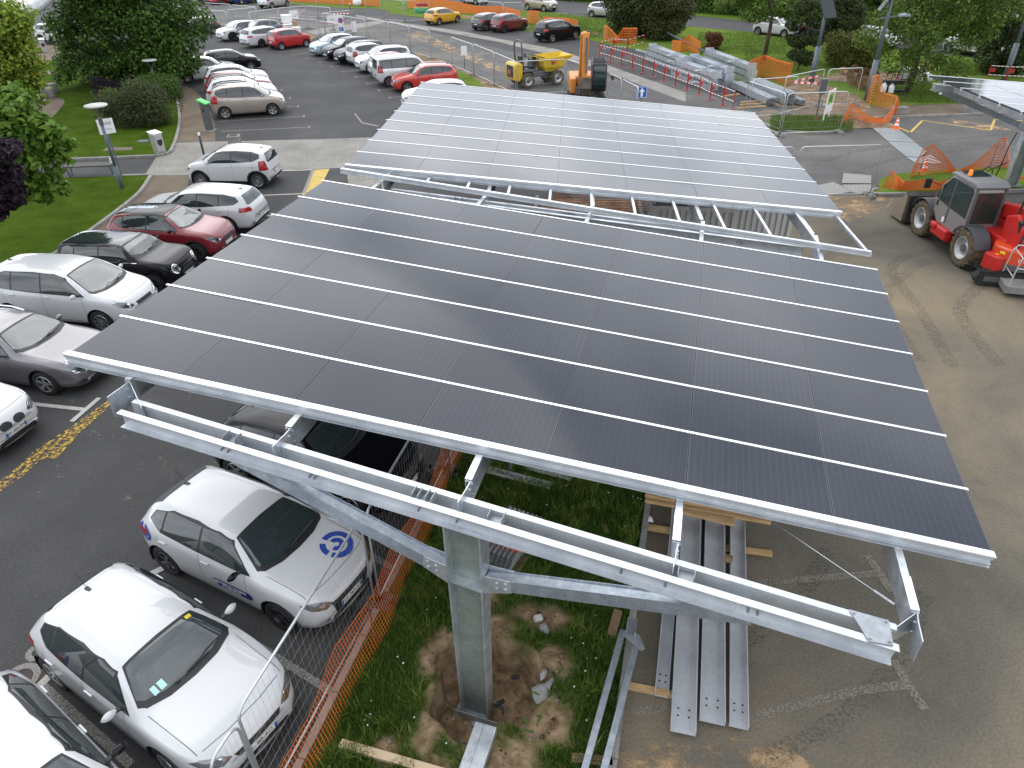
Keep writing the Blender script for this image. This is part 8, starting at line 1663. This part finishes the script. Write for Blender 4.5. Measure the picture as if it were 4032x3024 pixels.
# left foreground foliage
def edge_tree(name, label, f, bx, by, spots, n, size, m, trunk, ybase, limbs=(), per=7, spread=.8, **k):
    base = Vector((bx, ybase, 0)); cl = []
    for i, (x, y, yy, r_) in enumerate(spots):
        p = PY(f, x, y, yy); g_ = np.random.default_rng(900+i)
        for _ in range(per): d = g_.normal(size=3); d /= np.linalg.norm(d); s_ = r_*g_.uniform(.28, .5); q = r_*spread*g_.uniform(.3, 1); cl.append((p.x+d[0]*q, p.y+d[1]*q, p.z+d[2]*q*.8, s_*1.25, s_*1.25, s_*.6))
    return tree(name, label, base, cl, n, size, m, trunk, limbs, **k)
edge_tree('golden_maple', 'yellow green maple foliage at the left edge, above the lime green one', c1, -26.5, 0, [(x, y, 30+.0*y, r_*1.25) for x, y, r_ in ((10, 210, 1.2), (95, 190, .55), (60, 330, 1.1), (140, 360, .6), (70, 470, 1.0), (190, 470, .55), (270, 480, .3), (40, 600, 1.1), (150, 590, .8), (240, 570, .45), (80, 700, 1.0), (200, 690, .45), (260, 770, .4), (170, 790, .6), (-60, 420, 1.4), (-80, 150, 1.2), (20, 60, .5), (-70, 650, 1.4))], 21000, .17, LF['gold'], (5.5, .14), 30.0, [(1.2, 0, 6.5), (.4, .3, 7)], droop=.3)
edge_tree('catalpa_tree', 'lime green big-leaved tree at the left edge over the footpath', c1, -20.2, 0, [(x, y, 23.0, r_*1.25) for x, y, r_ in ((40, 860, .8), (150, 930, .75), (260, 985, .6), (360, 1050, .5), (430, 1120, .42), (220, 1100, .7), (90, 1060, .9), (330, 1200, .55), (430, 1230, .42), (180, 1290, .55), (390, 1390, .42), (470, 1480, .30), (300, 1420, .5), (210, 1500, .35), (-20, 1000, 1.0), (-80, 1200, 1.0), (330, 1540, .25), (480, 1190, .25))], 5600, .30, LF['lime'], (3.2, .13), 23.0, [(1.8, .2, 3.4), (2.9, -.1, 2.2), (1.8, -.2, 1.6), (1.0, .4, 4.2)], up=.85, droop=.15, spread=.9)
edge_tree('purple_shrub', 'dark purple leaved shrub at the left edge below the lime green tree', d1, -18.4, 0, [(x, y, 20.0, r_) for x, y, r_ in ((10, 140, .7), (60, 240, .6), (30, 340, .65), (90, 400, .4), (40, 500, .5), (-40, 300, .9), (100, 300, .4), (30, 580, .35), (110, 470, .3))], 9000, .13, LF['purple'], (1.2, .05), 20.0, [], cat='shrub')
# shrubs on the lawn
def shrub(name, label, f, x, y, rx, ry, rz, n, size, m, seed, zc=.55, k=26, grp=None):
    b = P(f, x, y); cl = clumps(b.x, b.y, rz*zc+.1, rx*.8, ry*.8, rz*.55, k, min(rx, rz)*.38, seed, .8)
    return tree(name, label, b, cl, n, size, m, (rz*.7, .05), [(rx*.5, 0, rz*.9), (-rx*.5, .1, rz*.9), (.1, .4, rz)], grp, cat='shrub')
shrub('clipped_bush', 'broad dark clipped bush on the lawn corner', c1, 1140, 985, 2.25, 1.5, 1.75, 26000, .10, LF['bush'], 21, .5, 60)
shrub('bright_bush', 'bright green low bush behind the dark clipped bush, by the gravel path', c1, 1230, 800, 1.9, 2.2, 1.25, 14000, .11, LF['fresh'], 22, .5, 40)
shrub('purple_bush', 'small purple bush left of the dark clipped bush', c1, 890, 815, 1.0, .9, 1.35, 7000, .11, LF['purple'], 23, .5)
shrub('pale_green_bush', 'small pale green bush between purple and dark bushes', c1, 935, 900, .75, .6, 1.2, 4000, .11, LF['lime'], 24, .5)
# along the verge and road
shrub('evergreen_bush', 'tall dark evergreen bush beside the road, left of the red tipped one', c3, 1790, 285, 2.9, 2.3, 5.2, 32000, .2, LF['ever'], 31, .5, 60)
shrub('red_tip_bush', 'rounded bush with reddish tips right of the dark evergreen', c3, 2060, 310, 2.2, 1.9, 4.0, 20000, .17, LF['redtip'], 32, .5, 50)
shrub('dead_bush', 'rust coloured dead bush on the grass behind the steel stacks', c4, 1015, 395, .95, .8, 1.1, 3000, .14, LF['dead'], 33, .45, 16)
shrub('thin_shrub', 'thin olive shrub in front of the black car on the road', c4, 1690, 560, 1.25, 1.0, 4.2, 7500, .17, LF['ever'], 34, .52, 24)
shrub('conical_conifer', 'round topped green conifer between the two solar lamp posts', c5, 712, 400, 1.7, 1.4, 3.6, 13000, .17, LF['ever'], 35, .62, 36)
shrub('golden_shrub', 'low yellowish green shrub left of the thick lamp post', c5, 840, 525, 2.3, 1.2, 1.9, 12000, .16, LF['olive'], 36, .5, 34)
b = P(c4, 1420, 478); p = PY(c4, 1490, 20, b.y-.3); cl = clumps(p.x, p.y, p.z, 3.3, 2.8, 1.3, 34, .7, 41, .6)+clumps(p.x-2.4, p.y, p.z+.3, 1.8, 1.5, .8, 12, .6, 43)+clumps(p.x, p.y, p.z+2.4, 3.4, 3, 1.4, 24, 1.0, 44)
tree('locust_tree', 'light airy tree with slim trunk and forked limbs behind the orange net', b, cl, 14000, .20, LF['locust'], (4.0, .17), [(-1.8, 0, 6.2), (1.9, .3, 6.0), (.2, -.6, 6.8), (-.8, .8, 7.2)])
b = P(c5, 1290, 735); p = PY(c5, 1500, 190, b.y); cl = clumps(p.x, p.y, p.z, 3.5, 2.8, 2.2, 52, .65, 51, .8)+clumps(p.x+2.3, p.y, p.z+1.2, 2.4, 2, 1.6, 22, .8, 52)+clumps(p.x-2.7, p.y, p.z-.1, 1.3, 1.2, 1.2, 12, .5, 53)+clumps(p.x+.2, p.y-.3, p.z-2.0, 2.2, 1.6, .8, 16, .55, 54)+clumps(p.x+.8, p.y, p.z+2.8, 3.6, 2.6, 1.2, 24, .9, 55)
tree('weeping_tree', 'wide feathery green tree at the upper right with leaning trunk', b, cl, 23000, .18, LF['locust'], (3.6, .2), [(1.8, 0, 5.6), (-1.6, .2, 5.4), (.5, .5, 6.5), (2.6, -.3, 6.4)], droop=.5)
b = P(c5, 2010, 575); p = PY(c5, 2080, 330, b.y); cl = clumps(p.x, p.y, p.z, 1.8, 1.6, 2.6, 36, .75, 61)
tree('upright_tree', 'dense dark upright tree at the right edge beside the white van', b, cl, 17000, .2, LF['ever'], (2.0, .12), [(.4, 0, 4), (-.4, .2, 4)])
shrub('low_tree', 'small light green tree behind the white van at the upper right', c5, 2190, 330, 1.8, 1.6, 4.5, 9000, .22, LF['olive'], 62, .6, 24)
# belt of trees and scrub beyond the road, each trunk its own
hz = [(c3, 1800, 30, 3.0, 4.2, 'ever'), (c4, 420, 40, 3.2, 4.0, 'ever'), (c4, 700, 70, 3.5, 5.0, 'maple'), (c4, 950, 95, 3.2, 4.4, 'ever'), (c4, 1150, 115, 3.4, 5.2, 'maple'), (c4, 1380, 140, 3.0, 4.8, 'ever'), (c4, 1640, 160, 3.2, 5.0, 'locust'), (c4, 1850, 175, 2.6, 5.6, 'ever'), (c5, 690, 175, 2.2, 6.0, 'ever'), (c5, 820, 205, 2.6, 4.8, 'maple'), (c5, 960, 230, 2.6, 4.0, 'ever'), (c5, 1200, 265, 3.0, 5.6, 'locust'), (c5, 1480, 300, 3.0, 6.0, 'maple'), (c5, 1760, 335, 3.0, 6.2, 'locust'), (c5, 2030, 365, 2.6, 5.6, 'olive'), (c5, 2250, 390, 2.8, 5.6, 'ever'), (c3, 1250, -10, 3.2, 3.6, 'maple'), (c3, 1500, 15, 3.0, 3.8, 'ever')]
nm_ = dict(ever='dark scrubby tree', maple='mid green bushy tree', locust='light green loose tree', olive='yellowish green tree')
wh_ = ['above the silver hatchback on the road', 'above the red tipped bush', 'right above the red tipped bush', 'left of the slim-trunked tree', 'behind the slim-trunked tree, left side', 'behind the slim-trunked tree, right side', 'above the white hatchback by the slim trunk', 'left of the solar panel lamp', 'right of the solar panel lamp', 'above the round conifer', 'above the thick lamp post', 'behind the feathery tree, left side', 'behind the feathery tree, middle', 'behind the feathery tree, right side', 'above the white van', 'at the far right corner', 'above the beige people carrier', 'between beige people carrier and silver hatchback']
for i, ((f, x, y, r_, h, k), w_) in enumerate(zip(hz, wh_)):
    b = P(f, x, y); b.y += 3; cl = clumps(b.x, b.y, h*.52, r_*.95, r_*.7, h*.46, 30, r_*.36, 70+i, .85); tree('roadside_tree', nm_[k]+' beyond the road, '+w_, b, cl, 9000, .30, LF[k], (h*.6, .12), [(.6, 0, h*.8), (-.6, .2, h*.75)], 'trees in the belt beyond the road')
# ragged undergrowth and far wood: one mass each
cl = []
for f, x0, x1, y0_, y1_ in ((c3, 480, 1640, -34, 40), (c4, 230, 1900, 52, 200), (c5, 560, 2400, 180, 400)):
    for k in range(60):
        t = (k+.5)/60; p = P(f, x0+(x1-x0)*t, y0_+(y1_-y0_)*t); g_ = np.random.default_rng(k); s = g_.uniform(.7, 1.3); cl.append((p.x, p.y+2.2+g_.uniform(-.5, 1.2), .4*s, 1.4*s, 1.0*s, .8*s))
tag(leafcloud('undergrowth', cl, 34000, .24, LF['maple']), kind='stuff')
cl = []
for k in range(120):
    g_ = np.random.default_rng(500+k); x = -70+k*1.9; y = 175-.42*(x+70)+g_.uniform(-8, 8); s = g_.uniform(.8, 1.5); cl.append((x, y, 3.4*s, 4.2*s, 4*s, 3.8*s))
tag(leafcloud('far_wood', cl, 45000, .75, LF['maple']), kind='stuff')
